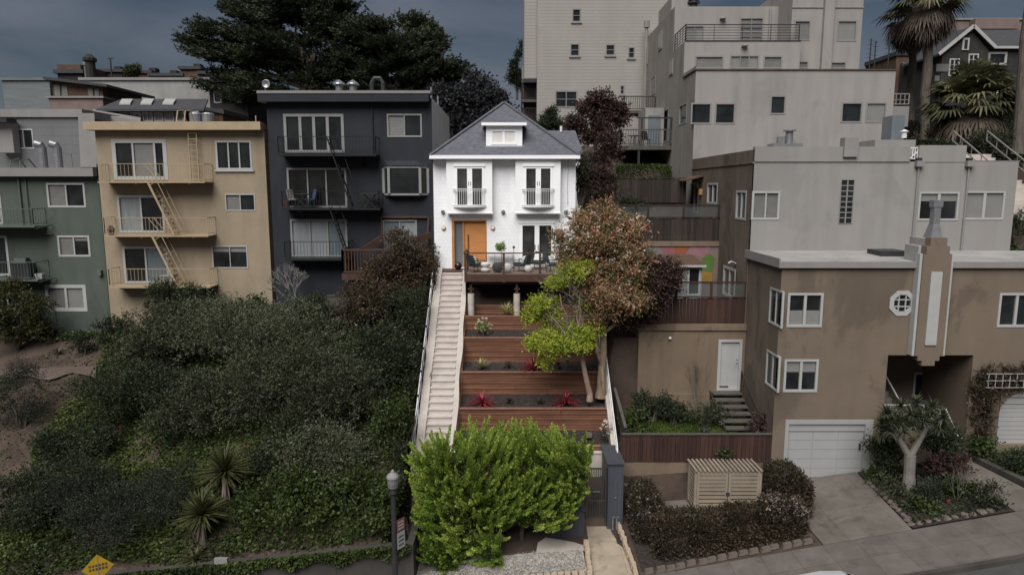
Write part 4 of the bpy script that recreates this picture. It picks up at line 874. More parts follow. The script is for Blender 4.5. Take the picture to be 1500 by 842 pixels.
# ---------------------------------------------------------------- white wing and brown house in front of it
W1 = 29.2; wx1 = xat(1486, 300, W1); wz0, wz1 = 9.0, zat(215, W1)
B = thing('stucco_house', 'two tone stucco house, brown lower front with garage and cool white upper wing', 'house', (16, 25.5, 1.5)); SH = B
fw_ = Face(PY(W1), SX + .05, wz0, wx1, zat(237, W1))
win(B, fw_, 1101, 280, 1142, 322, 2, m=TRIM, panes=[BLIND, BLIND], fw=.09); win(B, fw_, 1345, 281, 1404, 323, 2, m=TRIM, panes=[GLASS, GLASS], fw=.08, mid=.12, half=(.7, 1)); win(B, fw_, 1412, 280, 1471, 322, 2, m=TRIM, panes=[SHADE, SHADE], fw=.08, mid=.12)
win(B, fw_, 1230, 263, 1250, 328, n=2, rows=8, m=GREYL, fw=.03, mid=.05, name='glass_block_window', rec=.06)
mb = MB(); fw_.emit(mb); shell(mb, SX + .05, wx1, W1, 38.8, wz0, zat(237, W1), 'ftl'); mb.quad((SX + .05, W1, zat(239, W1)), (wx1, W1, zat(239, W1)), (wx1, 38.8, zat(239, W1)), (SX + .05, 38.8, zat(239, W1)))
zp = zat(237, W1) + .002
mb.box(SX + .05, W1 - .02, zp - .02, xat(1333, 225, W1), W1 + .25, wz1); mb.box(xat(1346, 225, W1), W1 - .02, zp - .02, xat(1415, 225, W1), W1 + .25, zat(213, W1))
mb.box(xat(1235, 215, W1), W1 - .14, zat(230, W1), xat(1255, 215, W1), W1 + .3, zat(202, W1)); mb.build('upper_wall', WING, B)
mb = MB(); mb.box(wx1 - 2.2, W1 + .01, zp, wx1 + .05, W1 + .25, zp + .05); mb.build('parapet_cap', METL, B)
mb = MB(); mb.box(SX + .06, W1 - .05, zp - .0, xat(1333, 225, W1), W1 - .021, zp + .04); mb.build('cornice_line', WING, B)
for px in (1340, 1413):
    q = at(px, 300, W1); zt_ = zat(240, W1); mb = MB(); mb.tube([(q.x, W1 - .06, zt_ - .12), (q.x, W1 - .06, wz0 + .7)], .04); o = mb.build('drainpipe', GREYL, B)
    mb = MB(); mb.box(q.x - .16, W1 - .2, zt_ - .12, q.x + .16, W1 - .003, zt_ + .12); mb.build('rain_hopper', GREYL, o); mb = MB(); mb.box(q.x - .1, W1 - .1, zt_ + .12, q.x + .1, W1 + .1, zt_ + .24); mb.build('scupper', METD, o)
mb = MB(); a0 = xat(1331, 225, W1); a1 = xat(1346, 225, W1); rail(mb, (a0, W1 + .1, zat(236, W1)), (a1, W1 + .1, zat(236, W1)), .55, 4, .05, .03); mb.bar((a0, W1 + .1, zat(236, W1)), (a1, W1 + .1, zat(222, W1)), .04); mb.build('roof_gate', WHTM, B)
q = at(1305, 205, 33); mb = MB(); mb.box(q.x - 1.0, 32.5, 14, q.x + .9, 34, zat(206, 33)); mb.build('stair_bulkhead', WING, B)
q = at(1312, 190, 33.5); mb = MB(); mb.box(q.x - .3, 33.3, 14, q.x + .3, 34.2, zat(170, 33.5)); mb.build('roof_door', FROST, B); q = at(1321, 197, 33); mb = MB(); mb.lathe((q.x, 32.8, zat(203, 33)), [(.12, 0), (.12, .25), (.2, .3), (.02, .4)], 10); mb.build('roof_vent', WHTM, B)
# brown side wall along the steps (faces the white house)
zs = zat(217.5, W1); fb = Face(PX(SX), -S1 + .01, 2, -W1, zs - .05)
win(B, fb, 1036, 268, 1051, 299, 2, m=TRIM, fw=.1); win(B, fb, 1078, 279, 1093, 322, 2, m=TRIM, fw=.1); win(B, fb, 1059, 391, 1077, 436, 2, m=TRIM, fw=.12, name='glazed_door'); win(B, fb, 1010, 268, 1023, 312, 2, m=TRIMD, fw=.1, name='glazed_door')
mb = MB(); fb.emit(mb); mb.quad((SX, W1, zs - .05), (SX, S1 - .01, zs - .05), (SX + .4, S1 - .01, zs - .05), (SX + .4, W1 + .01, zs - .05)); 
mb.pbox(PX(SX), -S1 + .02, zs - .62, .002, -W1, zs - .55, .05); mb.build('side_wall', BRNO, B)
mb = MB(); q = at(1012, 262, 38); mb.hexa([(SX - 1.0, 36.6, q.z - .15), (SX - .01, 36.6, q.z + .1), (SX - .01, 38.8, q.z + .1), (SX - 1.0, 38.8, q.z - .15), (SX - 1.0, 36.6, q.z - .08), (SX - .01, 36.6, q.z + .17), (SX - .01, 38.8, q.z + .17), (SX - 1.0, 38.8, q.z - .08)]); mb.build('door_canopy', RUST, B)
# lower front
F1 = 25.5; pl = PY(F1); fz = zat(388, F1); bx1 = 24.6; 
fr = Face(pl, SX, .6, bx1, fz)
win(B, fr, 1153, 429, 1205, 479, 2, m=TRIM, panes=[GLASS, GLASS], fw=.09, mid=.1, half=(0, .48)); win(B, fr, 1148, 526, 1198, 574, 2, m=TRIM, panes=[GLASS, GLASS], fw=.09, mid=.1, half=(.62, 1)); win(B, fr, 1462, 429, 1515, 479, 2, m=TRIM, fw=.09, mid=.1)
gu0, gv0, gu1, gv1 = pl.rect(1148, 615, 1276, 704); gv0 = yard(11.7) + .01; fr.h.append((gu0, gv0, gu1, gv1))
ou, ov = pl.uv(1321.5, 444); R8 = .43; fr.h.append((ou - R8, ov - R8, ou + R8, ov + R8))
ru0, rv0, ru1, rv1 = pl.rect(1296, 520, 1420, 640); rv0 = 1.3; fr.h.append((ru0, rv0, ru1, rv1)); fr.open.append((ru0, rv0, ru1, rv1))
hu0, hv0, hu1, hv1 = pl.rect(1462, 575, 1560, 655); hu1 = 24.2; hv0 = yard(21) + .0; fr.h.append((hu0, hv0, hu1, hv1))
mb = MB(); fr.emit(mb, .14)
for i in range(8):     # plug the corners round the eight sided window
    pass
o8 = [(ou + R8 * 1.0 * math.cos(math.radians(22.5 + 45 * i)) / math.cos(math.radians(22.5)), ov + R8 * math.sin(math.radians(22.5 + 45 * i)) / math.cos(math.radians(22.5))) for i in range(8)]
for cx, cy, i, j in ((1, 1, 0, 1), (-1, 1, 2, 3), (-1, -1, 4, 5), (1, -1, 6, 7)): mb.quad(pl.P(ou + cx * R8, ov + cy * R8), pl.P(*o8[i]), pl.P(*o8[j]))
# the entrance recess
ry = 28.6; P = pl.P
mb.quad(P(ru0, rv0), P(ru0, rv0, -(ry - F1)), P(ru0, rv1, -(ry - F1)), P(ru0, rv1)); mb.quad(P(ru1, rv0), P(ru1, rv1), P(ru1, rv1, -(ry - F1)), P(ru1, rv0, -(ry - F1))); mb.quad(P(ru0, rv0, -(ry - F1)), P(ru1, rv0, -(ry - F1)), P(ru1, rv1, -(ry - F1)), P(ru0, rv1, -(ry - F1)))
mb.quad(P(ru0, rv1), P(ru1, rv1), P(ru1, rv1, -(ry - F1)), P(ru0, rv1, -(ry - F1)))
mb.build('front_wall', BRN, B)
fsd = Face(PX(SX), -W1, 1, -F1, fz); win(B, fsd, 1127, 423, 1146, 477, 2, m=TRIM, fw=.07, rec=.06); win(B, fsd, 1122, 516, 1141, 569, 2, m=TRIM, fw=.07, rec=.06)
mb = MB(); fsd.emit(mb); mb.tube([(SX - .03, W1 - .1, 3), (SX - .03, W1 - .1, 9.6)], .03, 6); mb.build('lower_side_wall', BRNO, B)
ow = MB(); n0 = [P(*q, .03) for q in o8]; i0 = [P(ou + (q[0] - ou) * .74, ov + (q[1] - ov) * .74, .03) for q in o8]; i1 = [P(ou + (q[0] - ou) * .74, ov + (q[1] - ov) * .74, -.05) for q in o8]
n1 = [P(ou + (q[0] - ou) * 1.12, ov + (q[1] - ov) * 1.12, .03) for q in o8]; n2 = [P(ou + (q[0] - ou) * 1.12, ov + (q[1] - ov) * 1.12, .003) for q in o8]
for i in range(8): j = (i + 1) % 8; ow.quad(n1[i], n1[j], i0[j], i0[i]); ow.quad(i0[i], i0[j], i1[j], i1[i]); ow.quad(n1[i], n2[i], n2[j], n1[j])
for s in (-.13, .13): ow.pbox(pl, ou + s - .02, ov - .3, -.04, ou + s + .02, ov + .3, .01); ow.pbox(pl, ou - .3, ov + s - .02, -.038, ou + .3, ov + s + .02, .012)
o = ow.build('octagon_window', TRIM, B); mb = MB(); mb.quad(*i1); mb.build('pane', GLASS, o)
rz_ = zat(366, W1) - .12; mb = MB(); mb.hexa([(SX - .1, F1 - .1, fz + .002), (bx1, F1 - .1, fz + .002), (bx1, W1 - .003, fz + .1), (SX - .1, W1 - .003, fz + .1), (SX - .1, F1 - .1, fz + .1), (bx1, F1 - .1, fz + .1), (bx1, W1 - .003, fz + .2), (SX - .1, W1 - .003, fz + .2)]); roof = mb.build('roof', CAPW, B)
mb = MB(); mb.box(SX - .16, F1 - .14, fz - .1, xat(1345, 388, F1), F1 - .101, fz + .13); mb.box(xat(1391, 388, F1), F1 - .14, fz - .1, bx1, F1 - .101, fz + .13); mb.box(SX - .16, F1 - .1, fz - .1, SX - .101, W1, fz + .25); mb.build('roof_edge', GREYL, B)
q = at(1307, 367, 27.5); mb = MB(); mb.box(q.x - .6, 27.2, fz + .1, q.x + .5, 28.3, fz + .36); mb.build('skylight', METD, roof)
# ornamental pier with stepped head
cols = [(1340, 1379, 535, 350), (1349, 1371, 536, 330)]
def pierx(px, py): return xat(px, py, F1 - .2)
mb = MB(); c0, c1 = pierx(1342, 460), pierx(1383, 460); cz0, cz1 = zat(520, F1 - .2), zat(372, F1 - .2); yy = F1 - .35
steps_ = [(c0, cz0), (c0 + .12, cz0), (c0 + .12, cz0 - .18), (c0 + .28, cz0 - .18), (c0 + .28, zat(534, F1 - .2)), (c1 - .28, zat(534, F1 - .2)), (c1 - .28, cz0 - .18), (c1 - .12, cz0 - .18), (c1 - .12, cz0), (c1, cz0), (c1, cz1), (c1 - .1, cz1), (c1 - .1, cz1 + .3), (c1 - .22, cz1 + .3), (c1 - .22, zat(348, F1 - .2)), (c0 + .22, zat(348, F1 - .2)), (c0 + .22, cz1 + .3), (c0 + .1, cz1 + .3), (c0 + .1, cz1), (c0, cz1)]
mb.prism([(x, yy, z) for x, z in steps_], (0, .35 - .004, 0)); pier = mb.build('ornamental_pier', BRN, B)
mb = MB(); mb.box(c0 + .22, F1 - .002, fz, c1 - .22, F1 + 1.0, zat(348, F1) - .03); mb.box(c0 + .0, F1 + .0, fz, c0 + .218, F1 + .9, cz1 + .28); mb.build('chimney', CAPW, pier)
mb = MB(); mb.box((c0 + c1) / 2 - .21, yy - .05, zat(505, yy), (c0 + c1) / 2 + .21, yy - .002, zat(398, yy)); mb.build('white_panel', TRIM, pier)
mb = MB(); mb.box(c0 - .1, yy + .05, cz0 + .0, c0 - .004, F1 - .003, cz1 + .02); mb.box(c1 + .004, yy + .05, cz0, c1 + .1, F1 - .003, cz1 + .02); mb.build('white_fillet', TRIM, pier)
q = at(1366, 345, F1 + .4); mb = MB(); zz = zat(349, F1); mb.hexa([(q.x - .24, F1 + .1, zz), (q.x + .2, F1 + .1, zz), (q.x + .2, F1 + .6, zz), (q.x - .24, F1 + .6, zz), (q.x - .13, F1 + .2, zz + .5), (q.x + .13, F1 + .2, zz + .5), (q.x + .13, F1 + .5, zz + .5), (q.x - .13, F1 + .5, zz + .5)]); mb.box(q.x - .12, F1 + .22, zz + .5, q.x + .13, F1 + .48, zz + 1.15); mb.box(q.x - .17, F1 + .2, zz + 1.15, q.x + .18, F1 + .5, zz + 1.4); mb.build('sheet_metal_flue', METL, pier)
# garage doors
def garage(u0, v0, u1, v1, cols_, rows_, fr_w=.14, side=.3):
    mb = MB(); mb.pbox(pl, u0 - .0, v1 - .16, -.14, u1, v1 + .02, .03); mb.pbox(pl, u0, v0, -.14, u0 + fr_w, v1 - .16, .028); mb.pbox(pl, u1 - side, v0, -.14, u1, v1 - .16, .028); fr_ = mb.build('garage_frame', GARG, B)
    mb = MB(); a, b = u0 + fr_w, u1 - side; H = v1 - .16 - v0 - .3
    mb.pbox(pl, a, v1 - .46, -.1, b, v1 - .162, -.04)
    for r_ in range(rows_):
        for c_ in range(cols_): mb.pbox(pl, a + (b - a) * c_ / cols_ + .012, v0 + H * r_ / rows_ + .012, -.12, a + (b - a) * (c_ + 1) / cols_ - .012, v0 + H * (r_ + 1) / rows_ - .012, -.075)
    mb.pbox(pl, a, v0, -.13, b, v0 + H, -.09); g = mb.build('garage_door', GARG, B); return g
g = garage(gu0, gv0, gu1, gv1, 3, 5); mb = MB(); mb.pbox(pl, gu1 - .46, gv0 + 1.15, -.076, gu1 - .4, gv0 + 1.4, -.03); mb.build('handle', METD, g)
garage(hu0, hv0, hu1, hv1, 1, 9, .03, .3)
# arch corners of the second garage
mb = MB(); k = 6; cc = (hu0 + .9, hv1 - .75)
arc = [P(hu0 + .9 - .9 * math.cos(math.radians(90 * i / k)), hv1 - .75 + .75 * math.sin(math.radians(90 * i / k)), .034) for i in range(k + 1)]
mb.prism([P(hu0 - .02, hv1 + .03, .034)] + arc[::-1] + [P(hu0 - .02, hv1 - .75, .034)][:0], pl.n * -.03); mb.build('arch_corner', BRN, B)
# inside the recess: landing, doors, stairs
lz = zat(585, 28.2); mb = MB(); mb.box(ru0 + .005, F1 + .25, rv0, xat(1377, 600, F1), ry - .005, lz); mb.build('landing', BRN, B)
dpl = PY(ry - .02); fdum = Face(dpl, 0, 0, 1, 1); u0, v0, u1, v1 = dpl.rect(1337, 545, 1367, 590)
win(B, fdum, 0, 0, 0, 0, n=2, rows=4, uv=(u0, lz, u1, zat(545, ry)), m=TRIM, fw=.1, rec=-.005, name='entrance_door')
n_ = 11; sx0, sx1 = xat(1378, 620, F1), ru1 - .01; y0_, y1_ = F1 - .55, F1 + 2.4; z0_ = yard(17.2) + .0
mb = MB()
for i in range(n_): mb.box(sx0, y0_ + (y1_ - y0_) * i / n_, z0_ - .2, sx1, y1_ + .3, z0_ + (lz - z0_) * (i + 1) / n_)
mb.build('entrance_steps', DRIVE, B)
mb = MB()
for i in range(7): mb.box(ru0 + .01, F1 + .5 + i * .28, lz, ru0 + .9, F1 + .8 + 7 * .28, lz + .19 * (i + 1))
mb.build('inner_steps', DRIVE, B)
mb = MB(); yy = F1 + .28; rail(mb, (ru0 + .05, yy, lz), (xat(1346, 570, yy), yy, lz), .55, 4, .045, .03, mids=2, bottom=None); mb.bar((xat(1343, 570, yy), yy, lz + .62), (xat(1379, 585, yy), yy, lz + .35), .045); mb.bar((xat(1343, 570, yy), yy, lz + .35), (xat(1379, 585, yy), yy, lz + .05), .035)
for t in (0, .33, .66, 1): xx = xat(1343, 570, yy) + (xat(1379, 585, yy) - xat(1343, 570, yy)) * t; mb.bar((xx, yy, lz - .2), (xx, yy, lz + .62 - .27 * t), .035)
mb.bar((ru0 + .95, F1 + .6, lz + .6), (ru0 + .8, F1 + 2.6, lz + 2.1), .045); mb.bar((ru0 + .95, F1 + .6, lz), (ru0 + .95, F1 + .6, lz + .6), .04); mb.build('entrance_railing', TRIM, B)
mb = MB(); mb.tube([at(1385, 598, F1 - .1), at(1404, 640, F1 - .5), at(1411, 642, F1 - .5)], .03); mb.build('hand_rail', TRIM, B)
for px, py in ((1240, 411), (1242, 416)):
    pass
q = atx(1078, 386, SX); mb = MB(); mb.tube([(SX - .02, q.y, q.z), (SX - .25, q.y - .1, q.z + .1), (SX - .4, q.y - .15, q.z + .02)], .05); mb.build('floodlight', TRIM, B); q = atx(1028, 281, SX); mb = MB(); mb.box(SX - .15, q.y - .1, q.z - .15, SX - .001, q.y + .1, q.z + .15); mb.build('wall_lamp', ORNF, B)

# ---------------------------------------------------------------- houses beyond the palms
HYd = 64; x0, x1 = xat(1392, 110, HYd), xat(1620, 110, HYd); ze = zat(70, HYd)
B = thing('shingle_house', 'dark shingled gabled house with white framed windows behind fan palm', 'house', ((x0 + x1) / 2, HYd, 16))
gx0, gx1 = xat(1372, 90, HYd), xat(1438, 90, HYd); gp_ = ((gx0 + gx1) / 2 + .3, zat(46, HYd))
f = Face(PY(HYd), gx1 - .6, 14, x1, ze); win(B, f, 1447, 76, 1475, 96, 1, m=TRIM, fw=.2)
fg = Face(PY(HYd - .8), gx0, 14, gx1, ze - .4); win(B, fg, 1390, 86, 1405, 112, 2, m=TRIM, fw=.12, rows=3); win(B, fg, 1418, 79, 1433, 103, 2, m=TRIM, fw=.12, rows=3); win(B, f, 1460, 122, 1477, 140, 1, m=TRIM, fw=.2)
mb = MB(); f.emit(mb); fg.emit(mb); shell(mb, gx0, gx1, HYd - .8, HYd + 8, 14, ze - .4, 'ft'); shell(mb, gx1, x1, HYd, HYd + 8, 14, ze, 'flt'); mb.quad((gx0, HYd - .8, ze - .4), (gx1, HYd - .8, ze - .4), (gp_[0], HYd - .8, gp_[1])); mb.build('wall', STONE, B)
zr = zat(44, HYd + 4); mb = MB()
mb.quad((gx1 - .5, HYd - .3, ze), (x1 + .3, HYd - .3, ze), (x1 + .3, HYd + 4, zr), (gp_[0], HYd + 4, zr)); o_ = .25
for s, gx in ((-1, gx0 - .5), (1, gx1 + .3)): mb.prism([(gx, HYd - 1.1, ze - .9 if s < 0 else ze - .3), (gp_[0], HYd - 1.1, gp_[1] + .1), (gp_[0], HYd - 1.1, gp_[1] + .25), (gx, HYd - 1.1, ze - .72 if s < 0 else ze - .12)], (0, 6, 0))
r = mb.build('roof', ROOFD, B); mb = MB()
for s, gx in ((-1, gx0 - .55), (1, gx1 + .35)): mb.bar((gx, HYd - 1.15, ze - .8 if s < 0 else ze - .2), (gp_[0], HYd - 1.15, gp_[1] + .2), .12, .28)
mb.box(gx1 + .1, HYd - .38, ze - .15, x1 + .3, HYd - .25, ze + .06); mb.build('bargeboard', TRIM, r)
gw = MB(); q0, q1 = xat(1409, 65, HYd - .8), xat(1419, 65, HYd - .8); gw.box(q0, HYd - .9, zat(74, HYd - .8), q1, HYd - .802, zat(56, HYd - .8)); o = gw.build('attic_window', TRIM, B); gw = MB(); gw.box(q0 + .17, HYd - .93, zat(72, HYd - .8), q1 - .17, HYd - .901, zat(59, HYd - .8)); gw.build('pane', GLASS, o)
q = at(1415, 100, HYd - 2); 
B, f, (x0, x1, zt), r = simple_house('hilltop_building', 'pinkish brown flat roofed block behind the dark shingled house', 'building', 78, 1386, 1620, 30, 8, 19, PINKW, GREYL, [(1386, 38, 1390, 50, 1)], cap=.2)
mb = MB(); mb.box(xat(1424, 35, 77.5), 77, zat(44, 77.5), xat(1488, 35, 77.5), 77.9, zat(29, 77.5)); mb.build('balcony_front', PINKW, B)
B, f, (x0, x1, zt), r = simple_house('hilltop_house', 'small brown house glimpsed between the tall palm trunks', 'house', 70, 1312, 1376, 82, 6, 15, RUST, ROOFD, [(1322, 92, 1330, 110, 1), (1360, 76 + 8, 1370, 96, 1)], cap=.4)

# ---------------------------------------------------------------- garden stair
SXA, SXB = -3.52, -2.50
t = thing('garden_staircase', 'long pale concrete garden staircase climbing to the orange door', 'staircase', (-3, 25.3, 1.2))
NS = 31; sy0, sy1 = 25.2, 34.35; run = (sy1 - sy0) / NS; mb = MB()
for i in range(NS):
    y = sy0 + run * i; z = 8.25 - (8.25 - slope(sy0)) * (1 - (i + 1) / NS)
    z0 = slope(sy0) + (8.25 - slope(sy0)) * i / NS
    mb.hexa([(SXA, y + .012, z0 - .35), (SXB, y + .012, z0 - .35), (SXB, y + run + .012, z0 - .35), (SXA, y + run + .012, z0 - .35), (SXA, y + .012, z - .05), (SXB, y + .012, z - .05), (SXB, y + run + .012, z - .05), (SXA, y + run + .012, z - .05)])
    mb.box(SXA + .002, y - .02, z - .049, SXB - .002, y + run + .01, z)
mb.build('steps', STEPM, t)
def sidewall(xa, xb, up, wav, name):
    mb = MB(); r_ = random.Random(3); prev = None; n = 46
    for i in range(n + 1):
        y = 25.0 + (34.4 - 25.0) * i / n; wv = wav * (math.sin(i * .55) + .5 * math.sin(i * .23 + 1)); z = slope(y) + up + wv * .6
        a = [(xa, y, z - 1.6), (xb + wv, y, z - 1.6), (xb + wv, y, z), (xa, y, z)]
        if prev:
            for k in range(4): q = (k + 1) % 4; mb.quad(prev[k], prev[q], a[q], a[k])
        prev = a
    mb.build(name, CONC, t)
sidewall(-3.86, SXA - .005, .24, .012, 'side_wall'); sidewall(SXB + .005, -2.27, .16, .032, 'side_wall')
mb = MB(); pts = [(-3.9, y, slope(y) + 1.02) for y in (25.0, 28, 31, 33.6)]; mb.tube(pts, .022, 8)
for i in range(9): y = 25.3 + i * 1.02; mb.tube([(-3.9, y, slope(y) - .2), (-3.9, y, slope(y) + 1.0)], .02, 6)
mb.tube([(p[0], p[1], p[2] - .45) for p in pts], .012, 6); mb.build('handrail', WHTM, t)
mb = MB()
for i in range(9): y = 25.3 + i * 1.02; mb.tube([(-3.9, y, slope(y) + .95), (-3.9, y, slope(y) + 1.1)], .045, 8)
mb.build('rail_bracket', METD, t)
mb = MB(); mb.box(-4.02, 34.36, 7.4, -2.3, 35.48, 8.33); o = mb.build('stair_landing', DECKW, t)
# right hand garden rail
t = thing('garden_railing', 'white pipe railing sloping down the right edge of the planted terraces', 'railing', (4.12, 26, 2))
mb = MB(); 
for dz in (1.0, .55): mb.tube([(4.12, 25.6, slope(25.6) + dz), (4.12, 28, slope(28) + dz), (4.12, 31.2, slope(31.2) + dz)], .02, 8)
mb.tube([(4.12, 25.6, slope(25.6) + 1.0), (4.12, 25.45, slope(25.6) + .7), (4.12, 25.45, slope(25.6) - .3)], .03, 8); mb.build('rail', WHTM, t)
for i in range(6): y = 25.8 + i * 1.05; mb = MB(); mb.tube([(4.12, y, slope(y) - .4), (4.12, y, slope(y) + 1.0)], .025, 6); mb.build('post', WHTM, t)
mb = MB(); mb.hexa([(4.0, 25.0, .5), (4.25, 25.0, .5), (4.25, 31.5, 4.5), (4.0, 31.5, 4.5), (4.0, 25.0, slope(25.0) + .1), (4.25, 25.0, slope(25.0) + .1), (4.25, 31.5, slope(31.5) + .1), (4.0, 31.5, slope(31.5) + .1)]); mb.build('kerb_wall', CONC, t)

# ---------------------------------------------------------------- timber terraces
BX0, BX1 = -2.26, 3.98
walls = [(33.1, 6.75, 6.05, 'topmost redwood terrace wall in shade under the deck'), (32.0, 6.42, 5.72, 'short redwood retaining wall, second terrace below the deck'), (30.85, 5.63, 4.45, 'tall redwood retaining wall behind the pale grass tuft, third terrace below the deck'),
         (29.3, 4.42, 3.38, 'redwood retaining wall cut by the two tree trunks'), (27.75, 3.27, 2.28, 'widest front redwood retaining wall just above the bright hedge'), (26.3, 2.19, 1.75, 'lowest redwood border board at the foot of the terraces')]
for k, (y, zt, zb, lb) in enumerate(walls):
    t = thing('retaining_wall', lb, 'retaining wall', (.8, y, zb), 'redwood retaining walls of the terraced garden'); mb = MB(); n = max(3, round((zt - zb) / .115)); x1_ = BX1 if k else 3.2
    for i in range(n):
        z0 = zb - .05 + (zt - zb + .05) * i / n; z1_ = zb - .05 + (zt - zb + .05) * (i + 1) / n - .012; xm = BX0 + (x1_ - BX0) * (.38 if i % 2 else .62)
        mb.box(BX0, y - .02 * (i % 2), z0, xm - .006, y + .07, z1_); mb.box(xm, y - .02 * (i % 2), z0, x1_, y + .07, z1_)
    mb.build('boards', REDW, t); mb = MB(); mb.box(BX0 - .02, y - .045, zt + .002, x1_ + .02, y + .12, zt + .045); mb.build('cap_board', REDCAP, t)
    mb = MB(); mb.hexa([(BX0 - .06, y - .05, zb - .1), (BX0 + .06, y - .05, zb - .1), (BX0 + .06, y + 1.2, zb), (BX0 - .06, y + 1.2, zb), (BX0 - .06, y - .05, zt + .05), (BX0 + .06, y - .05, zt + .05), (BX0 + .06, y + 1.2, zt + .35), (BX0 - .06, y + 1.2, zt + .35)]); mb.build('end_board', REDW, t)
mb = MB(); rg = random.Random(8)
beds = [(32.12, 33.1, 6.36, 6.3), (30.97, 32.0, 5.55, 5.8), (29.42, 30.85, 4.34, 4.52), (27.87, 29.3, 3.2, 3.44), (26.42, 27.75, 2.1, 2.33), (33.2, 35.4, 6.7, 6.8)]
for y0, y1, z0, z1 in beds:
    nx_, ny_ = 70, 16; gr = [[Vector((BX0 + .06 + (BX1 - BX0 - .08) * i / nx_, y0 + (y1 - y0) * j / ny_, z0 + (z1 - z0) * j / ny_ + rg.uniform(-.03, .03))) for i in range(nx_ + 1)] for j in range(ny_ + 1)]
    for j in range(ny_):
        for i in range(nx_): mb.quad(gr[j][i], gr[j][i + 1], gr[j + 1][i + 1], gr[j + 1][i])
o = mb.build('mulch', MULCH); tag(o, 'dark bark mulch filling the redwood terraces', 'mulch', kind='stuff')
t = thing('garden_wall', 'low pale concrete wall behind the iron gate', 'wall', (3.1, 26.2, 0)); mb = MB(); mb.box(1.8, 26.1, -.4, 4.1, 26.27, zat(664, 26.1)); mb.build('wall', CONC, t); mb = MB(); mb.box(1.78, 26.07, zat(664, 26.1) + .002, 4.1, 26.28, zat(664, 26.1) + .05); mb.build('coping', CONC, t)
r_ = np.random.default_rng(5)
def tuft(label, px, py, m, n, Ln, wd, name, cat, elev=(.1, 1.4), droop=1.1, group=None, Y=None, up=.0):
    p = ground(px, py) if Y is None else at(px, py, Y); o = strip_blades(name, m, r_, (p.x, p.y, p.z + up), n, Ln, wd, elev, droop, base=p); return tag(o, label, cat, group)
tuft('crimson strap leaved plant at left of the front terrace', 706, 592, L_PINK, 70, .8, .05, 'strap_plant', 'plant', Y=28.3)
tuft('crimson strap leaved plant beside the trunk on the front terrace', 828, 592, L_PINK, 70, .82, .05, 'strap_plant', 'plant', Y=28.3)
tuft('largest crimson strap leaved plant, alone in the middle terrace', 781, 541, L_PINK, 80, .9, .055, 'strap_plant', 'plant', Y=29.9)
tuft('yellowish grass tuft left of the crimson plant on the middle terrace', 704, 540, L_CHAR, 80, .52, .035, 'grass_tuft', 'plant', (.6, 1.5), .5, Y=29.9)
tuft('silvery grass tuft under the deck edge', 743, 460, L_CHAR, 90, .62, .035, 'grass_tuft', 'plant', (.3, 1.5), .7, Y=32.5)
tuft('small mauve rosette on the front terrace, nearer the left crimson plant', 746, 588, L_RED, 30, .28, .06, 'rosette_plant', 'plant', Y=28.4)
tuft('small mauve rosette on the front terrace, middle between crimson plants', 789, 588, L_RED, 26, .26, .06, 'rosette_plant', 'plant', Y=28.4)
tuft('faint dark red seedling left of the largest crimson plant', 745, 537, L_PHOD, 30, .35, .05, 'seedling', 'plant', Y=30.1)
tuft('faint dark red seedling right of the largest crimson plant', 818, 535, L_PHOD, 30, .35, .05, 'seedling', 'plant', Y=30.1)
def small_bush(name, label, cat, p, R, m, n=500, ll=.09, lw=.05, blos=None, nb=60, bl=.07, seed=1, up=.4):
    rg = np.random.default_rng(seed); root = thing(name, label, cat, p); c = np.array(p) + np.array([0, 0, R[2] * .7])
    P, D = crown_pts(rg, clumps_on(rg, c, np.array(R) * .6, 10, R[0] * .45), n // 5, 5, R[0] * .4, up, .5, .6); leaves('foliage', m, P, D, ll, lw, rg, root)
    if blos is not None:
        d = sph(rg, nb, -.2); Pb = c + d * np.array(R) * 1.05; Pb = np.repeat(Pb, 5, 0) + rg.normal(size=(nb * 5, 3)) * .025; leaves('blossom', blos, Pb, rg.normal(size=Pb.shape) + [0, 0, .6], bl, bl * .8, rg, root)
    mb = MB(); mb.tube([Vector(p) - Vector((0, 0, .1)), Vector(p) + Vector((0, 0, R[2] * .6))], [.02 + R[0] * .03, .01], 6); mb.build('stem', TWIG, root); return root
small_bush('flowering_shrub', 'small bush with white flowers on the second terrace under the deck', 'shrub', at(708, 488, 31.4), (.34, .3, .4), L_FRESH, 450, .08, .04, L_BLOS, 26, .07, 3)
small_bush('seedling', 'tiny green seedling under the lime maple on the third terrace', 'plant', at(832, 531, 30.2), (.1, .1, .1), L_FRESH, 60, .07, .04, seed=4)
small_bush('flowering_shrub', 'thin shrub with pale flowers against the white rail at the lowest terrace', 'shrub', at(888, 652, 26.8), (.25, .25, .6), L_OLIV, 220, .07, .04, L_BLOS, 22, .08, 5)
mb = MB(); p = at(862, 638, 27.0); mb.box(p.x - .13, p.y - .1, p.z - .05, p.x + .13, p.y + .1, p.z + .12); tag(mb.build('stone_block', ROCK, base=p), 'pale stone block on the lowest terrace soil near the rail', 'stone')

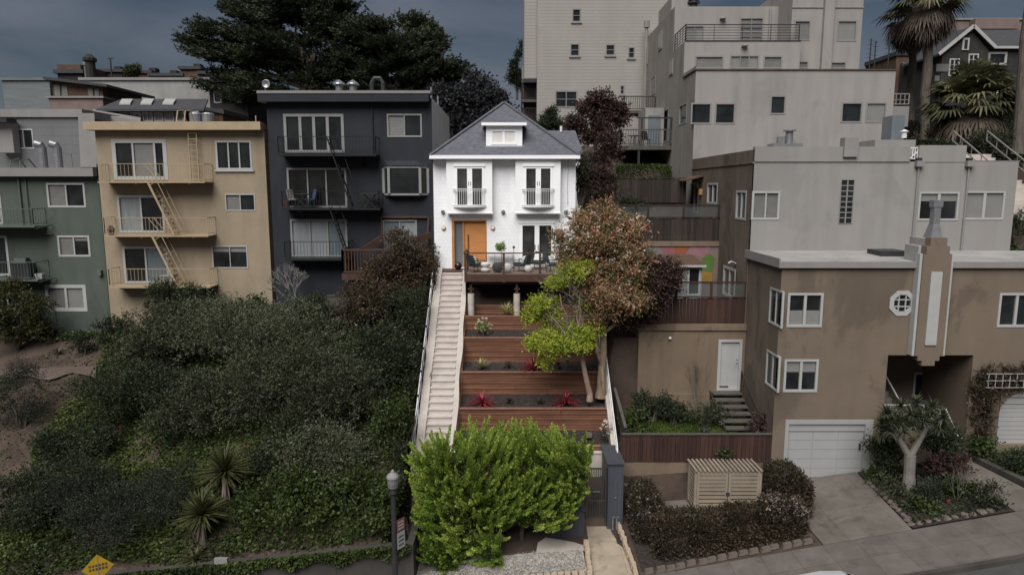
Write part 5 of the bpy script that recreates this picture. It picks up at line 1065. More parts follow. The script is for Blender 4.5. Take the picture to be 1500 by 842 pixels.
# ---------------------------------------------------------------- deck and its furniture
DZ, D0 = 8.42, 32.35; dx0, dx1 = -2.28, 3.35
t = thing('deck', 'raised dark timber deck with cable railing in front of white house', 'deck', (.5, D0, 6.6))
mb = MB(); n = 22
for i in range(n): y = D0 + .05 + (35.45 - D0) * i / n; mb.box(dx0 + .02, y, DZ - .04, dx1, y + (35.45 - D0) / n - .008, DZ)
mb.build('deck_boards', DECKB, t)
mb = MB(); mb.box(dx0, D0, DZ - .36, dx1, D0 + .045, DZ - .01); mb.box(dx0, D0 + .046, DZ - .36, dx0 + .045, 35.4, DZ - .045); mb.box(dx0 + .3, D0 + .25, DZ - .52, dx1, D0 + .37, DZ - .37); mb.build('fascia', DECKW, t)
mb = MB()
for i in range(7): x = dx0 + .4 + i * .85; mb.box(x, D0 + .05, DZ - .33, x + .07, 35.3, DZ - .05)
mb.build('joists', DECKW, t)
RZ = DZ + .98; pxs = [dx0 + .06, xat(738, 395, D0), xat(791, 395, D0), dx1 - .06]
for x in pxs: mb = MB(); mb.box(x - .05, D0 - .012, DZ - .4, x + .05, D0 + .06, RZ); mb.build('post', DECKW, t)
mb = MB(); mb.box(dx0 + .0, D0 + .0, DZ, dx0 + .1, D0 + .08, RZ); mb.box(dx0 + .0, 34.2, DZ, dx0 + .1, 34.28, RZ); mb.build('post', DECKW, t)
mb = MB(); mb.box(dx0 - .04, D0 - .03, RZ + .002, dx1, D0 + .1, RZ + .05); mb.box(dx0 - .04, D0 + .102, RZ + .002, dx0 + .1, 34.3, RZ + .05); mb.build('top_rail', DECKW, t)
mb = MB()
for k in range(9): z = DZ + .08 + k * .1; mb.bar((dx0, D0 + .03, z), (dx1, D0 + .03, z), .009); mb.bar((dx0 + .05, D0 + .03, z), (dx0 + .05, 34.25, z), .009)
mb.build('cable', METL, t)
for px in (690, 757):
    y = D0 + .3; x = xat(px, 440, y); mb = MB(); mb.lathe((x, y, zat(456, y)), [(.16, -.3), (.165, .1), (.155, .3), (.165, .5), (.16, zat(430, y) - zat(456, y))], 14); f_ = mb.build('stone_footing', CONC, t)
    mb = MB(); mb.box(x - .06, y - .06, zat(430, y), x + .06, y + .06, DZ - .521); mb.box(x - .14, y - .1, zat(422, y) - .06, x + .14, y + .1, zat(422, y)); mb.build('support_post', DECKW, f_)
def armchair(label, loc, rz, throw=False):
    t = thing('outdoor_armchair', label, 'armchair', (0, 0, 0), 'dark green armchairs on the deck')
    mb = MB(); mb.box(-.34, -.34, .26, .34, .3, .33); mb.build('frame', METD, t)
    for s in (-.34, .31): mb = MB(); mb.box(s, -.34, .56, s + .03, .32, .60); mb.build('armrest', METD, t)
    for sx in (-.33, .30):
        for sy in (-.33, .28): mb = MB(); mb.box(sx, sy, 0, sx + .03, sy + .03, .56 if sy < 0 else .6); mb.build('leg', METD, t)
    mb = MB(); mb.box(-.3, -.36, .332, .3, .2, .44); mb.build('seat', CUSHG, t)
    mb = MB(); mb.hexa([(-.31, .18, .4), (.31, .18, .4), (.31, .3, .4), (-.31, .3, .4), (-.3, .34, .86), (.3, .34, .86), (.3, .42, .86), (-.3, .42, .86)]); mb.build('backrest', CUSHG, t)
    mb = MB(); mb.hexa([(-.22, .02, .45), (.2, .0, .45), (.22, .14, .44), (-.2, .16, .44), (-.21, .16, .76), (.19, .14, .78), (.2, .24, .76), (-.2, .26, .76)]); mb.build('cushion', CUSHW, t)
    if throw: 
        mb = MB(); pr = None
        for i in range(9):
            s = i / 8; y = .42 - .9 * s; z = (.9 if s < .15 else .6 if s < .6 else .46 - (s - .6) * .5) + .02; x = .2 + .16 * math.sin(s * 2.4)
            a = [(x, y, z), (x + .2, y, z - .03)]
            if pr: mb.quad(pr[0], pr[1], a[1], a[0])
            pr = a
        mb.build('throw_blanket', CUSHW, t)
    t.location = loc; t.rotation_euler = (0, 0, rz); return t
def deckp(px, y): return (xat(px, 398, y), y, DZ)
armchair('green deck armchair with white throw, beside the stair top post', deckp(697, 33.3), math.radians(125), True)
armchair('green deck armchair in front of the left French door leaf', deckp(765, 33.5), math.radians(-115))
armchair('green deck armchair set back by the right French door leaf', deckp(787, 34.5), math.radians(-30))
armchair('green deck armchair farthest right, half hidden by lime maple', deckp(812, 33.5), math.radians(70))
def lathe_thing(name, label, cat, loc, prof, m, seg=20):
    mb = MB(); mb.lathe(loc, prof, seg); return tag(mb.build(name, m, base=loc, smooth=True), label, cat)
ball = lambda r, a=-80, b=80, n=10: [(r * math.cos(math.radians(a + (b - a) * i / n)), r + r * math.sin(math.radians(a + (b - a) * i / n))) for i in range(n + 1)]
lathe_thing('round_planter', 'charcoal round bowl planter on the deck', 'planter', deckp(729, 33.0), ball(.27, -75, 50), POTD)
lathe_thing('round_planter', 'white ball shaped planter on the deck next to the charcoal bowl', 'planter', deckp(743, 32.95), ball(.24, -75, 60), POTW)
lathe_thing('garden_stool', 'white double bubble shaped stool right of the throw covered chair', 'stool', deckp(711, 33.2), [(.14, 0), (.23, .08), (.24, .16), (.15, .24), (.15, .27), (.24, .34), (.24, .42), (.16, .48)], POTW)
lathe_thing('garden_stool', 'low white side table between the green armchairs', 'stool', deckp(774, 33.0), ball(.2, -70, 50), POTW)
lathe_thing('black_planter', 'glossy black ball planter at the top of the stairs by the door', 'planter', (xat(671, 384, 34.9), 34.9, 8.335), ball(.2, -78, 80), BLK)
t = thing('console_table', 'slim wire console table against the white house wall', 'table', (xat(733, 385, 35.1), 35.1, DZ)); b_ = t.location.copy(); mb = MB(); mb.box(b_.x - .75, 34.95, DZ + .72, b_.x + .65, 35.3, DZ + .75); mb.build('tabletop', METD, t)
for sx in (-.72, -.3, .2, .6): mb = MB(); mb.box(b_.x + sx, 34.97, DZ, b_.x + sx + .02, 35.0, DZ + .72); mb.build('leg', METD, t)
rg = np.random.default_rng(11); p = Vector((xat(735, 375, 34.9), 34.5, DZ)); t = thing('potted_shrub', 'round bright green potted shrub on the deck before the white wall', 'potted plant', p)
mb = MB(); mb.lathe(p, [(.12, 0), (.17, .3), (.18, .34)], 14); mb.build('pot', POTD, t); mb = MB(); mb.tube([p + Vector((0, 0, .3)), p + Vector((0, 0, .9))], .02, 6); mb.build('stem', TWIG, t)
P, D = crown_pts(rg, clumps_on(rg, np.array(p) + [0, 0, 1.12], (.2, .2, .17), 9, .13), 260, 4, .09, .2); leaves('foliage', L_FRESH, P, D, .07, .04, rg, t)
mb = MB(); p = Vector(deckp(752, 34.9)); mb.tube([p, p + Vector((0, 0, .02))], .12); mb.tube([p, p + Vector((.02, 0, 1.0))], .012); mb.lathe(p + Vector((.02, 0, 1.0)), [(.03, 0), (.07, .05), (.04, .14)], 10); tag(mb.build('garden_torch', METD, base=p), 'thin stake torch on the deck left of the French doors', 'torch')

# ---------------------------------------------------------------- gate, bin shed, tall cupboard
t = thing('iron_gate', 'narrow barred iron gate with a letter box between grey cupboards', 'gate', (3.2, 24.72, -.3)); gx0, gx1 = xat(858, 720, 24.72), xat(889, 720, 24.72); gz0, gz1 = zat(762, 24.72), zat(685, 24.72)
mb = MB()
for x in (gx0, gx1 - .05): mb.box(x, 24.7, gz0, x + .05, 24.75, gz1)
for z in (gz0, (gz0 + gz1) / 2 - .28, gz1 - .05): mb.box(gx0 + .051, 24.702, z, gx1 - .051, 24.748, z + .05)
mb.build('gate_frame', IRONG, t); mb = MB()
for i in range(1, 12): x = gx0 + (gx1 - gx0) * i / 12; mb.box(x - .016, 24.712, gz0 + .05, x + .016, 24.738, gz1 - .05)
mb.build('bars', IRONG, t); q = at(873, 721, 24.7); mb = MB(); mb.box(q.x - .16, 24.62, q.z - .16, q.x + .16, 24.699, q.z + .12); o = mb.build('letter_box', METD, t); mb = MB(); mb.box(q.x - .14, 24.6, q.z + .06, q.x + .14, 24.619, q.z + .1); mb.build('flap', METL, o)
mb = MB(); mb.tube([(gx0 + .06, 24.66, q.z - .25), (gx0 + .06, 24.69, q.z - .25)], .03); mb.build('handle', METD, t)
def cupboard(label, x0, x1, y0, y1, z0, zf, zb, door=True):
    t = thing('grey_cupboard', label, 'storage cupboard', ((x0 + x1) / 2, y0, z0)); mb = MB(); mb.hexa([(x0, y0, z0), (x1, y0, z0), (x1, y1, z0), (x0, y1, z0), (x0, y0, zf), (x1, y0, zf), (x1, y1, zb), (x0, y1, zb)]); mb.build('body', SLATE, t)
    mb = MB(); mb.hexa([(x0 - .05, y0 - .06, zf + .004), (x1 + .05, y0 - .06, zf + .004), (x1 + .05, y1, zb + .004), (x0 - .05, y1, zb + .004), (x0 - .05, y0 - .06, zf + .05), (x1 + .05, y0 - .06, zf + .05), (x1 + .05, y1, zb + .05), (x0 - .05, y1, zb + .05)]); mb.build('lid', SLATR, t)
    mb = MB(); mb.lathe(((x0 + x1) / 2, y0 - .05, (z0 + zf) / 2 + .1), [(.02, 0), (.03, .02), (.02, .04)], 8); mb.build('knob', METL, t); return t
cupboard('tall slate grey cupboard with sloping top right of the iron gate', xat(889, 740, 24.5), xat(911, 740, 24.5), 24.3, 26.4, -.55, zat(680, 24.3), zat(652, 26.4))
cupboard('low slate grey bin cupboard left of the gate, half behind the bright hedge', xat(806, 760, 23.9), xat(856, 760, 23.9), 23.9, 25.4, -.45, zat(748, 23.9), zat(718, 25.4))
mb = MB(); pts = [at(786, 796, 23.0), at(792, 802, 23.0), at(804, 806, 23.0), at(824, 807, 23.0), at(863, 805, 23.0), at(864, 782, 23.9), at(800, 780, 23.9), at(788, 788, 23.5)]; pts = [(p.x, p.y, -.52) for p in pts]; mb.prism(pts, (0, 0, .12)); tag(mb.build('concrete_pad', CONC, base=pts[0]), 'curved pale concrete pad under the low bin cupboard', 'slab')
for dx in (0, .14): pass
t = thing('watering_pipe', 'pair of short metal pipes standing at the foot of the tall cupboard', 'pipe', at(900, 772, 24.1)); b_ = t.location.copy()
for dx in (-.06, .08): mb = MB(); mb.tube([b_ + Vector((dx, 0, -.1)), b_ + Vector((dx, 0, .42)), b_ + Vector((dx + .05, -.1, .45))], .035); mb.build('pipe', METL, t)
# gravel strip: base sheet + stones
r_ = np.random.default_rng(9)
sheet('gravel_bed', [(-3.6, 21.25, -.62 - .45), (2.55, 21.25, -.42), (2.55, 23.4, -.40), (-3.6, 23.4, -.9)], GRAV, 2)
N = 5200; gx = r_.uniform(-3.0, 2.5, N); gy = r_.uniform(21.5, 23.2, N); u_ = (gx + 3.6) / 6.15; gz = -1.0 + .58 * u_ + .02; V_ = []
c8 = sph(r_, N); a = np.stack([gx, gy, gz], 1); sc_ = r_.uniform(.025, .055, (N, 1)); e1 = nrmz(r_.normal(size=(N, 3))) * sc_; e2 = nrmz(np.cross(e1, r_.normal(size=(N, 3)))) * sc_ * .8; e3 = np.array([[0, 0, 1]]) * sc_ * .7
Q = np.concatenate([np.stack([a + e1, a + e2, a + e3, a + e1 - 0 * e1], 1)[:0]] + [np.stack([a + s * e1, a + t_ * e2, a + e3, a + (s * e1 + t_ * e2) * .35 + e3 * .2], 1)[:, [0, 3, 1, 2]] for s in (1, -1) for t_ in (1, -1)])
o = qmesh('gravel', GRAV, Q); tag(o, 'loose grey gravel below the bright hedge', 'gravel', kind='stuff')
# edging blocks: two low courses + small cobbles along the path
rb = random.Random(2)
def block_row(n, a, b, size, label, lift=0, m=BRICK, jitter=.02):
    a, b = Vector(a), Vector(b)
    for i in range(n):
        p = a.lerp(b, (i + .5) / n); s = size * rb.uniform(.85, 1.12); L_ = (b - a).length / n * .46; h = size * rb.uniform(.8, 1.1); mb = MB(); d = (b - a).normalized(); nn = Vector((-d.y, d.x, 0)).normalized() * s * .5
        q = p + Vector((rb.uniform(-jitter, jitter), rb.uniform(-jitter, jitter), lift)); e1 = d * L_; z = Vector((0, 0, h)); k = .82
        mb.hexa([q - e1 - nn - z * .4, q + e1 - nn - z * .4, q + e1 + nn - z * .4, q - e1 + nn - z * .4, q - e1 * k - nn * k + z * .6, q + e1 * k - nn * k + z * .6, q + e1 * k + nn * k + z * .6, q - e1 * k + nn * k + z * .6])
        o = mb.build('edging_block', m, base=q); o.data.materials[0] = m; tag(o, label, 'edging block', 'edging blocks: ' + label)
block_row(22, (-2.7, 21.35, -.86), (2.45, 21.35, -.34), .2, 'tan block in the low front kerb of the gravel strip')
block_row(8, (2.62, 21.2, -.42), (2.72, 23.3, -.28), .2, 'tan block edging the left side of the entrance path', .04)
block_row(15, (4.12, 20.98, -.2), (4.02, 24.4, -.1), .17, 'reddish block edging the right side of the entrance path', .02)
block_row(16, (4.4, 21.15, street(4.4) + .03), (10.0, 21.3, street(10.0) + .05), .16, 'tan edging stone before the clipped hedge', .0, ROCK, .04)

# ---------------------------------------------------------------- retaining wall, lamp, signs, car on the left street side
t = thing('retaining_wall', 'grimy concrete street retaining wall under the ivy bank', 'retaining wall', (-8, 21.9, -3)); mb = MB(); xs_ = [-40, -30, -22, -14, -9, -6, -3.35]
for a, b in zip(xs_, xs_[1:]):
    za, zb = zwall(a) + .02, zwall(b) + .02; mb.hexa([(a, 21.7, street(a) - .6), (b - .01, 21.7, street(b) - .6), (b - .01, 22.0, street(b) - .6), (a, 22.0, street(a) - .6), (a, 21.7, za), (b - .01, 21.7, zb), (b - .01, 22.0, zb), (a, 22.0, za)])
mb.box(-3.6, 22.005, -2.4, -3.36, 23.8, zwall(-3.4)); mb.build('wall', RETW, t)
q = at(324, 822, 21.6); mb = MB(); mb.box(q.x - .22, 21.55, q.z - .35, q.x + .22, 21.66, q.z + .13); o = mb.build('notice_plate', GREYL, base=q); tag(o, 'small pale plate standing at the retaining wall below the yuccas', 'plate')
lx, ly = xat(577, 760, 19.4), 19.4; lz0, lz1 = street(xat(577, 760, 19.4)), zat(688, 19.4)
t = thing('street_lamp', 'dark street lamp post with grey acorn lantern beside the bright hedge', 'street lamp', (lx, ly, lz0)); mb = MB(); mb.lathe((lx, ly, lz0), [(.2, 0), (.2, .25), (.13, .4), (.1, .9), (.075, lz1 - lz0 - .85), (.075, lz1 - lz0 - .75), (.13, lz1 - lz0 - .72), (.1, lz1 - lz0 - .6)], 14); mb.build('post', METD, t)
mb = MB(); mb.lathe((lx, ly, lz1 - .6), [(.09, 0), (.15, .06), (.17, .2), (.165, .36)], 16); la = mb.build('lantern', METL, t); mb = MB(); mb.lathe((lx, ly, lz1 - .238), [(.19, 0), (.18, .06), (.1, .14), (.05, .17), (.05, .21), (.02, .25)], 16); mb.build('lantern_cap', GREYL, la)
t = thing('parking_sign', 'pair of parking plates, red lettered over pale, on the lamp post', 'sign', (lx + .1, ly, zat(790, ly)))
dvec = Vector((.19, .26, 0))
def plate(p0, z0, z1, m, name, par):
    mb = MB(); p = Vector((p0.x, p0.y, 0)); n_ = Vector((dvec.y, -dvec.x, 0)).normalized() * .012; mb.hexa([p + Vector((0, 0, z0)), p + dvec + Vector((0, 0, z0)), p + dvec + n_ + Vector((0, 0, z0)), p + n_ + Vector((0, 0, z0)), p + Vector((0, 0, z1)), p + dvec + Vector((0, 0, z1)), p + dvec + n_ + Vector((0, 0, z1)), p + n_ + Vector((0, 0, z1))]); return mb.build(name, m, par)
p0 = Vector((lx + .08, ly, 0)); SIGNR = mat('faded_red_sign', (.19, .075, .07), .5, .1); z_ = zat(762, ly)
a = plate(p0, z_ - .40, z_, SIGNR, 'red_plate', t); b = plate(p0, z_ - .95, z_ - .43, TRIM, 'pale_plate', t)
def bars(par, z0, z1, n, m):
    mb = MB(); n_ = Vector((dvec.y, -dvec.x, 0)).normalized()
    for i in range(n):
        z = z0 + (z1 - z0) * (i + .5) / n; a_ = p0 + dvec * .15 + n_ * .014; b2 = p0 + dvec * .85 + n_ * .014; mb.bar(Vector((a_.x, a_.y, z)), Vector((b2.x, b2.y, z)), .006, (z1 - z0) / n * .45)
    mb.build('lettering', m, par)
bars(a, z_ - .36, z_ - .05, 3, TRIM); bars(b, z_ - .9, z_ - .5, 3, GTRIM)
sp = at(143.5, 831, 20.3); t = thing('warning_sign', 'yellow diamond warning sign on a pole at the bottom left', 'sign', (sp.x, 20.3, street(sp.x))); hd = Vector((math.cos(.5), math.sin(.5), 0)); hw = .45; nn = Vector((hd.y, -hd.x, 0)) * .012
for m_, s, off, nm in ((SIGNY, hw, 0, 'sign_face'),):
    mb = MB(); mb.prism([sp + Vector((0, 0, s)) , sp + hd * s, sp - Vector((0, 0, s)), sp - hd * s], -nn); fc = mb.build(nm, m_, t)
mb = MB()
for k, zz in enumerate((.09, -.03)):
    for j in range(6): 
        a_ = sp + hd * (-.25 + j * .09) + Vector((0, 0, zz)) + nn * .5; mb.bar(a_, a_ + hd * .055, .008, .07)
mb.build('lettering', RUST, fc)
mb = MB(); mb.tube([(sp.x, 20.33, street(sp.x)), (sp.x, 20.33, sp.z + .4)], .03); mb.build('pole', METL, t)
# parked car under the lower edge of the picture: only its roof shows
CARP = mat('white_car_paint', (.42, .42, .42), .3, .02, coat=.6, spec=.5); TYRE = mat('tyre_rubber', (.02, .02, .02), .8)
cx, cy = 8.1, 16.98; t = thing('parked_car', 'white car parked at the kerb, only its roof showing at the bottom edge', 'car', (cx, cy, street(cx) - .15)); sl = .187
def cp(x, y, z): return Vector((cx + x, cy + y, street(cx) - .15 + sl * x + z))
prof = [(-2.2, .35), (-2.2, .8), (-1.75, .95), (-.95, 1.42), (-.5, 1.52), (.5, 1.54), (1.1, 1.42), (1.75, 1.0), (2.2, .85), (2.25, .35)]
mb = MB(); ln = [-.86, -.8, -.6, 0, .6, .8, .86]; rows_ = []
for y in ln:
    e_ = abs(y) / .86; row = []
    for x, z in prof: kk = 1 - (.20 * max(0, z - .95) * e_ ** 3); row.append(cp(x, y * (1 - .18 * max(0, z - .9)), z - .05 * e_ ** 4 * (z > 1.2)))
    rows_.append(row)
for a, b in zip(rows_, rows_[1:]):
    for i in range(len(prof) - 1): mb.quad(a[i], a[i + 1], b[i + 1], b[i])
    mb.quad(a[-1], a[0], b[0], b[-1])
for r in (rows_[0], rows_[-1]): mb.v += r; mb.f.append(tuple(range(len(mb.v) - len(prof), len(mb.v))))
mb.build('body', CARP, t, smooth=True)
mb = MB(); k = .012
for y in (-.83, .83):
    s = 1 if y > 0 else -1; mb.quad(cp(-1.1, s * .84, 1.0), cp(-.45, s * .80, 1.44), cp(.5, s * .80, 1.45), cp(1.5, s * .84, 1.02))
mb.quad(cp(1.16, -.6, 1.41), cp(1.16, .6, 1.41), cp(1.72, .68, 1.05), cp(1.72, -.68, 1.05)); mb.quad(cp(-1.0, -.6, 1.44), cp(-1.0, .6, 1.44), cp(-1.72, .68, 1.0), cp(-1.72, -.68, 1.0)); mb.build('car_windows', GLASS, t)
for x in (-1.35, 1.4):
    for y in (-.82, .68):
        mb = MB(); mb.tube([cp(x, y, .32), cp(x, y + .16, .32)], .32, 18); wh = mb.build('wheel', TYRE, t); mb = MB(); mb.tube([cp(x, y - .01, .32), cp(x, y + .17, .32)], .19, 14); mb.build('rim', METL, wh)

# ---------------------------------------------------------------- right hand lot: box wall, fences, shed, steps
t = thing('outbuilding', 'flat roofed tan garage box with a white door beside the brown house', 'outbuilding', (7.8, 29, 2.6)); f = Face(PY(29.0), 5.5, 2.3, SX - .01, 6.4)
win(t, f, 1051, 497, 1086, 574, 1, uv=(*PY(29).rect(1051, 497, 1086, 572),), m=TRIM, pane=TRIM, fw=.12, name='door_frame')
for ch in t.children[0].children: ch.name = 'door'
q = at(1079, 533, 28.9); mb = MB(); mb.lathe((q.x, 28.88, q.z), [(.02, 0), (.035, .02), (.02, .05)], 8); mb.lathe((q.x, 28.88, q.z + .17), [(.02, 0), (.035, .02), (.02, .05)], 8); mb.build('door_knob', METD, t)
mb = MB(); f.emit(mb); shell(mb, 5.5, SX - .01, 29, 33.4, 2.3, 6.4, 'f'); mb.build('wall', TAN, t); mb = MB(); mb.box(5.44, 28.93, 6.402, SX - .012, 33.4, 6.66); mb.build('roof_edge', TAN, t)
mb = MB(); mb.box(5.44, 28.9, 2.3, xat(1046, 600, 28.9), 28.997, zat(577, 28.9)); mb.build('plinth', TAN, t)
q = at(981, 496, 28.98); mb = MB(); mb.lathe((q.x, 28.9, q.z), [(.03, 0), (.07, .03), (.04, .1)], 10); mb.build('wall_lamp', WHTM, t)
def screen(name, label, x0, x1, y, z0, h1, h2, m, gl=True, npost=5, px=None):
    """boards below, a glass or mesh band above"""
    t = fence(name, label, (x0, y, z0), (x1, y, z0), h1, m, .15, (x1 - x0) / npost, seed=int(x1 * 10), group=None)
    for i in range(npost + 1): x = x0 + (x1 - x0) * i / npost; mb = MB(); mb.box(x - .05, y - .03, z0 + h1 + .07, x + .05, y + .05, z0 + h2); mb.build('post', m, t)
    mb = MB(); mb.box(x0 - .05, y - .04, z0 + h2 + .002, x1 + .05, y + .06, z0 + h2 + .06); mb.build('top_rail', m, t)
    return t
CLEAR = bpy.data.materials.new('clear_screen_glass'); CLEAR.use_nodes = True; b_ = CLEAR.node_tree.nodes['Principled BSDF']; b_.inputs['Base Color'].default_value = (.10, .11, .11, 1); b_.inputs['Roughness'].default_value = .05; b_.inputs['Alpha'].default_value = .3
t = screen('terrace_fence', 'dark plank fence with glass band on the tan garage box', 5.6, SX - .04, 29.15, 6.665, 1.12, 1.78, FENCR, npost=3)
mb = MB(); mb.box(5.65, 29.15, 6.665 + 1.17, SX - .1, 29.16, 6.665 + 1.78); mb.build('glass_band', CLEAR, t)
zt2 = zat(353, 33.5); t = screen('terrace_fence', 'dark plank fence with mesh band above the painted mural', 4.9, SX - .04, 33.5, zt2, 1.12, 1.72, FENCD, npost=3)
mb = MB(); mb.box(4.95, 33.5, zt2 + 1.17, SX - .1, 33.51, zt2 + 1.72); mb.build('glass_band', CLEAR, t)
t = thing('terrace_wall', 'wall under the upper fence painted with a pink orange and green mural', 'wall', (7.5, 33.45, 6.6)); mb = MB(); mb.box(4.9, 33.42, 6.5, SX - .01, 38, zt2 - .25); mb.build('wall', PINKW, t); mb = MB(); mb.box(4.85, 33.36, zt2 - .248, SX - .012, 38, zt2 - .004); mb.build('ledge', TAN, t)
pl = PY(33.41); cols_ = {'pink': (.21, .085, .09), 'orange': (.23, .07, .03), 'rose': (.23, .115, .125), 'green': (.075, .14, .03), 'ochre': (.24, .145, .03), 'grey': (.15, .14, .14)}
mpoly = [('grey', [(935, 358), (962, 358), (975, 372), (930, 375)]), ('pink', [(963, 358), (985, 358), (987, 372), (972, 372)]), ('orange', [(987, 358), (1012, 358), (1004, 372), (988, 372)]), ('rose', [(1013, 358), (1048, 358), (1030, 378), (1008, 372)]), ('green', [(1028, 379), (1040, 371), (1047, 378), (1044, 398), (1028, 396)]), ('ochre', [(1029, 397), (1044, 399), (1043, 412), (1026, 414)]), ('rose', [(1014, 380), (1027, 379), (1027, 400), (1012, 400)]), ('pink', [(960, 373), (975, 373), (985, 400), (955, 400)])]
for k, (c_, po) in enumerate(mpoly):
    m_ = MATS.get('mural_' + c_) or mat('mural_' + c_, cols_[c_], .8, .1); mb = MB(); mb.prism([at(x, y, 33.415 - .0015 * k) for x, y in po], (0, .004, 0)); mb.build('mural_shape', m_, t)
t = thing('garden_shed', 'small white panelled shed with a brown roof on the lower terrace', 'shed', (8, 31, 6.6)); a0, a1 = xat(955, 410, 31), xat(1028, 410, 31); zt_ = zat(390, 31); f = Face(PY(31.0), a0, 6.6, a1, zt_)
win(t, f, 1007, 391, 1026, 433, 1, m=TRIM, fw=.08, name='glazed_door'); mb = MB(); f.emit(mb); shell(mb, a0, a1, 31, 32.8, 6.6, zt_, 'f'); mb.build('wall', mat('white_panel_siding', (.25, .25, .255), .7, .05, 1, .05, brick=(.6, 1.3, .01, .2)), t)
mb = MB(); mb.hexa([(a0 - .2, 30.8, zt_ + .004), (a1 + .12, 30.8, zt_ + .004), (a1 + .0, 32.9, zt_ + .25), (a0 - .2, 32.9, zt_ + .25), (a0 - .2, 30.8, zt_ + .09), (a1 + .12, 30.8, zt_ + .09), (a1, 32.9, zt_ + .34), (a0 - .2, 32.9, zt_ + .34)]); mb.build('roof', RUST, t)
mb = MB(); mb.box(a0 - .2, 30.76, zt_ - .02, a1 + .12, 30.797, zt_ + .08); mb.build('eaves_board', TRIM, t)
fence('back_fence', 'tall weathered plank fence under the clipped green hedge', (xat(905, 280, 38), 38, zat(297, 38)), (SX - .6, 38, zat(297, 38)), zat(262, 38) - zat(297, 38), FENCD, .15, 1.6, 5)
# lower garden: fence on stucco wall
FY = 25.5; t = thing('boundary_wall', 'tan stucco wall carrying a dark fence behind the slatted bin store', 'wall', (7, FY, 0)); mb = MB(); mb.box(4.35, FY, -.6, SX - .02, FY + .2, zat(676, FY)); mb.build('wall', TAN, t)
fence('boundary_fence', 'dark reddish plank fence on the tan stucco wall', (4.3, FY, zat(676, FY) + .005), (SX - .06, FY, zat(676, FY) + .005), zat(637, FY) - zat(676, FY), FENCR, .16, 1.9, 7, capm=FENCG)
t = thing('side_fence', 'dark wooden side fence running uphill between the garden and tan box', 'fence', (4.45, 25.7, 2)); mb = MB(); mb.hexa([(4.4, 25.7, 1.0), (4.48, 25.7, 1.0), (4.48, 28.5, 2.0), (4.4, 28.5, 2.0), (4.4, 25.7, 3.2), (4.48, 25.7, 3.2), (4.48, 28.5, 3.9), (4.4, 28.5, 3.9)]); mb.build('planks', FENCD, t)
mb = MB(); mb.bar((4.44, 25.6, 3.24), (4.44, 28.6, 3.95), .12, .05); mb.build('cap_rail', FENCG, t)
fence('alley_fence', 'dark fence closing the shaded alley left of the tan box', (4.3, 30.5, 4.9), (5.5, 30.5, 4.9), 2.6, FENCD, .14, 1.1, 9)
fence('alley_fence', 'upper dark fence in the alley behind the bronze tree', (4.3, 32.5, 6.2), (5.4, 32.5, 6.2), 3.2, FENCD, .14, 1.1, 19)
t = thing('wooden_steps', 'dark open wooden steps leading up to the white door', 'steps', (xat(1072, 600, 27.5), 27, 2.6)); sxa, sxb = xat(1050, 600, 28), xat(1093, 600, 28)
zd = zat(572, 29); ns = 6
for i in range(ns): y = 26.6 + (28.95 - 26.6) * i / ns; z = 2.65 + (zd - 2.65) * (i + 1) / ns; mb = MB(); mb.box(sxa, y, z - .06, sxb, y + .36, z); mb.build('tread', FENCG, t)
for x in (sxa - .06, sxb + .004):
    mb = MB(); mb.hexa([(x, 26.6, 2.4), (x + .055, 26.6, 2.4), (x + .055, 28.98, zd - .3), (x, 28.98, zd - .3), (x, 26.6, 2.8), (x + .055, 26.6, 2.8), (x + .055, 28.98, zd + .02), (x, 28.98, zd + .02)]); mb.build('stringer', FENCD, t)
mb = MB(); mb.bar((sxb + .03, 26.7, 3.5), (sxb + .03, 28.9, zd + .9), .05); mb.bar((sxb + .03, 26.75, 2.7), (sxb + .03, 26.75, 3.5), .06); mb.bar((sxb + .03, 28.85, zd - .1), (sxb + .03, 28.85, zd + .9), .06); mb.build('stair_rail', FENCD, t)
# slatted bin store
t = thing('bin_store', 'tan slatted wooden bin store with two doors against the stucco wall', 'bin store', (xat(1065, 740, 24.4), 24.4, .1)); e0, e1 = xat(1019, 715, 24.4), xat(1114, 715, 24.4); ez0, ez1 = yard(8) - .6, zat(690, 24.4); yb = 25.35; zb_ = ez1 + .06
mb = MB()
for i in range(16): x = e0 + (e1 - e0) * i / 15; mb.hexa([(x - .035, 24.35, ez1), (x + .035, 24.35, ez1), (x + .035 - .08, yb, zb_), (x - .035 - .08, yb, zb_), (x - .035, 24.35, ez1 + .05), (x + .035, 24.35, ez1 + .05), (x + .035 - .08, yb, zb_ + .05), (x - .035 - .08, yb, zb_ + .05)])
mb.build('slat_roof', SHED, t); mb = MB()
for x in (e0, e1):
    for y in (24.42, yb - .08): mb.box(x - .045, y, ez0, x + .045, y + .07, ez1 - .003)
for x in (e0, e1):
    for k in range(11): z = ez0 + .2 + (ez1 - ez0 - .3) * k / 10; mb.box(x - .012, 24.5, z, x + .012, yb - .09, z + .08)
mb.build('frame', SHED, t)
for a, b in ((e0 + .05, (e0 + e1) / 2 - .015), ((e0 + e1) / 2 + .015, e1 - .05)):
    mb = MB()
    for x in (a, b - .09): mb.box(x, 24.4, ez0, x + .09, 24.45, ez1 - .03)
    for k in range(12): z = ez0 + .05 + (ez1 - ez0 - .22) * k / 11; mb.box(a + .091, 24.41, z, b - .091, 24.44, z + (ez1 - ez0) / 11 * .62)
    d_ = mb.build('door', SHED, t); mb = MB(); mb.box((a if a > e0 + .2 else b - .06) - .0, 24.37, (ez0 + ez1) / 2, (a if a > e0 + .2 else b - .06) + .05, 24.399, (ez0 + ez1) / 2 + .12); mb.build('latch', METD, d_)
mb = MB(); mb.box(e0 - .05, yb - .01, ez0, e1 + .05, yb + .03, ez1); mb.build('back_panel', SHED, t)
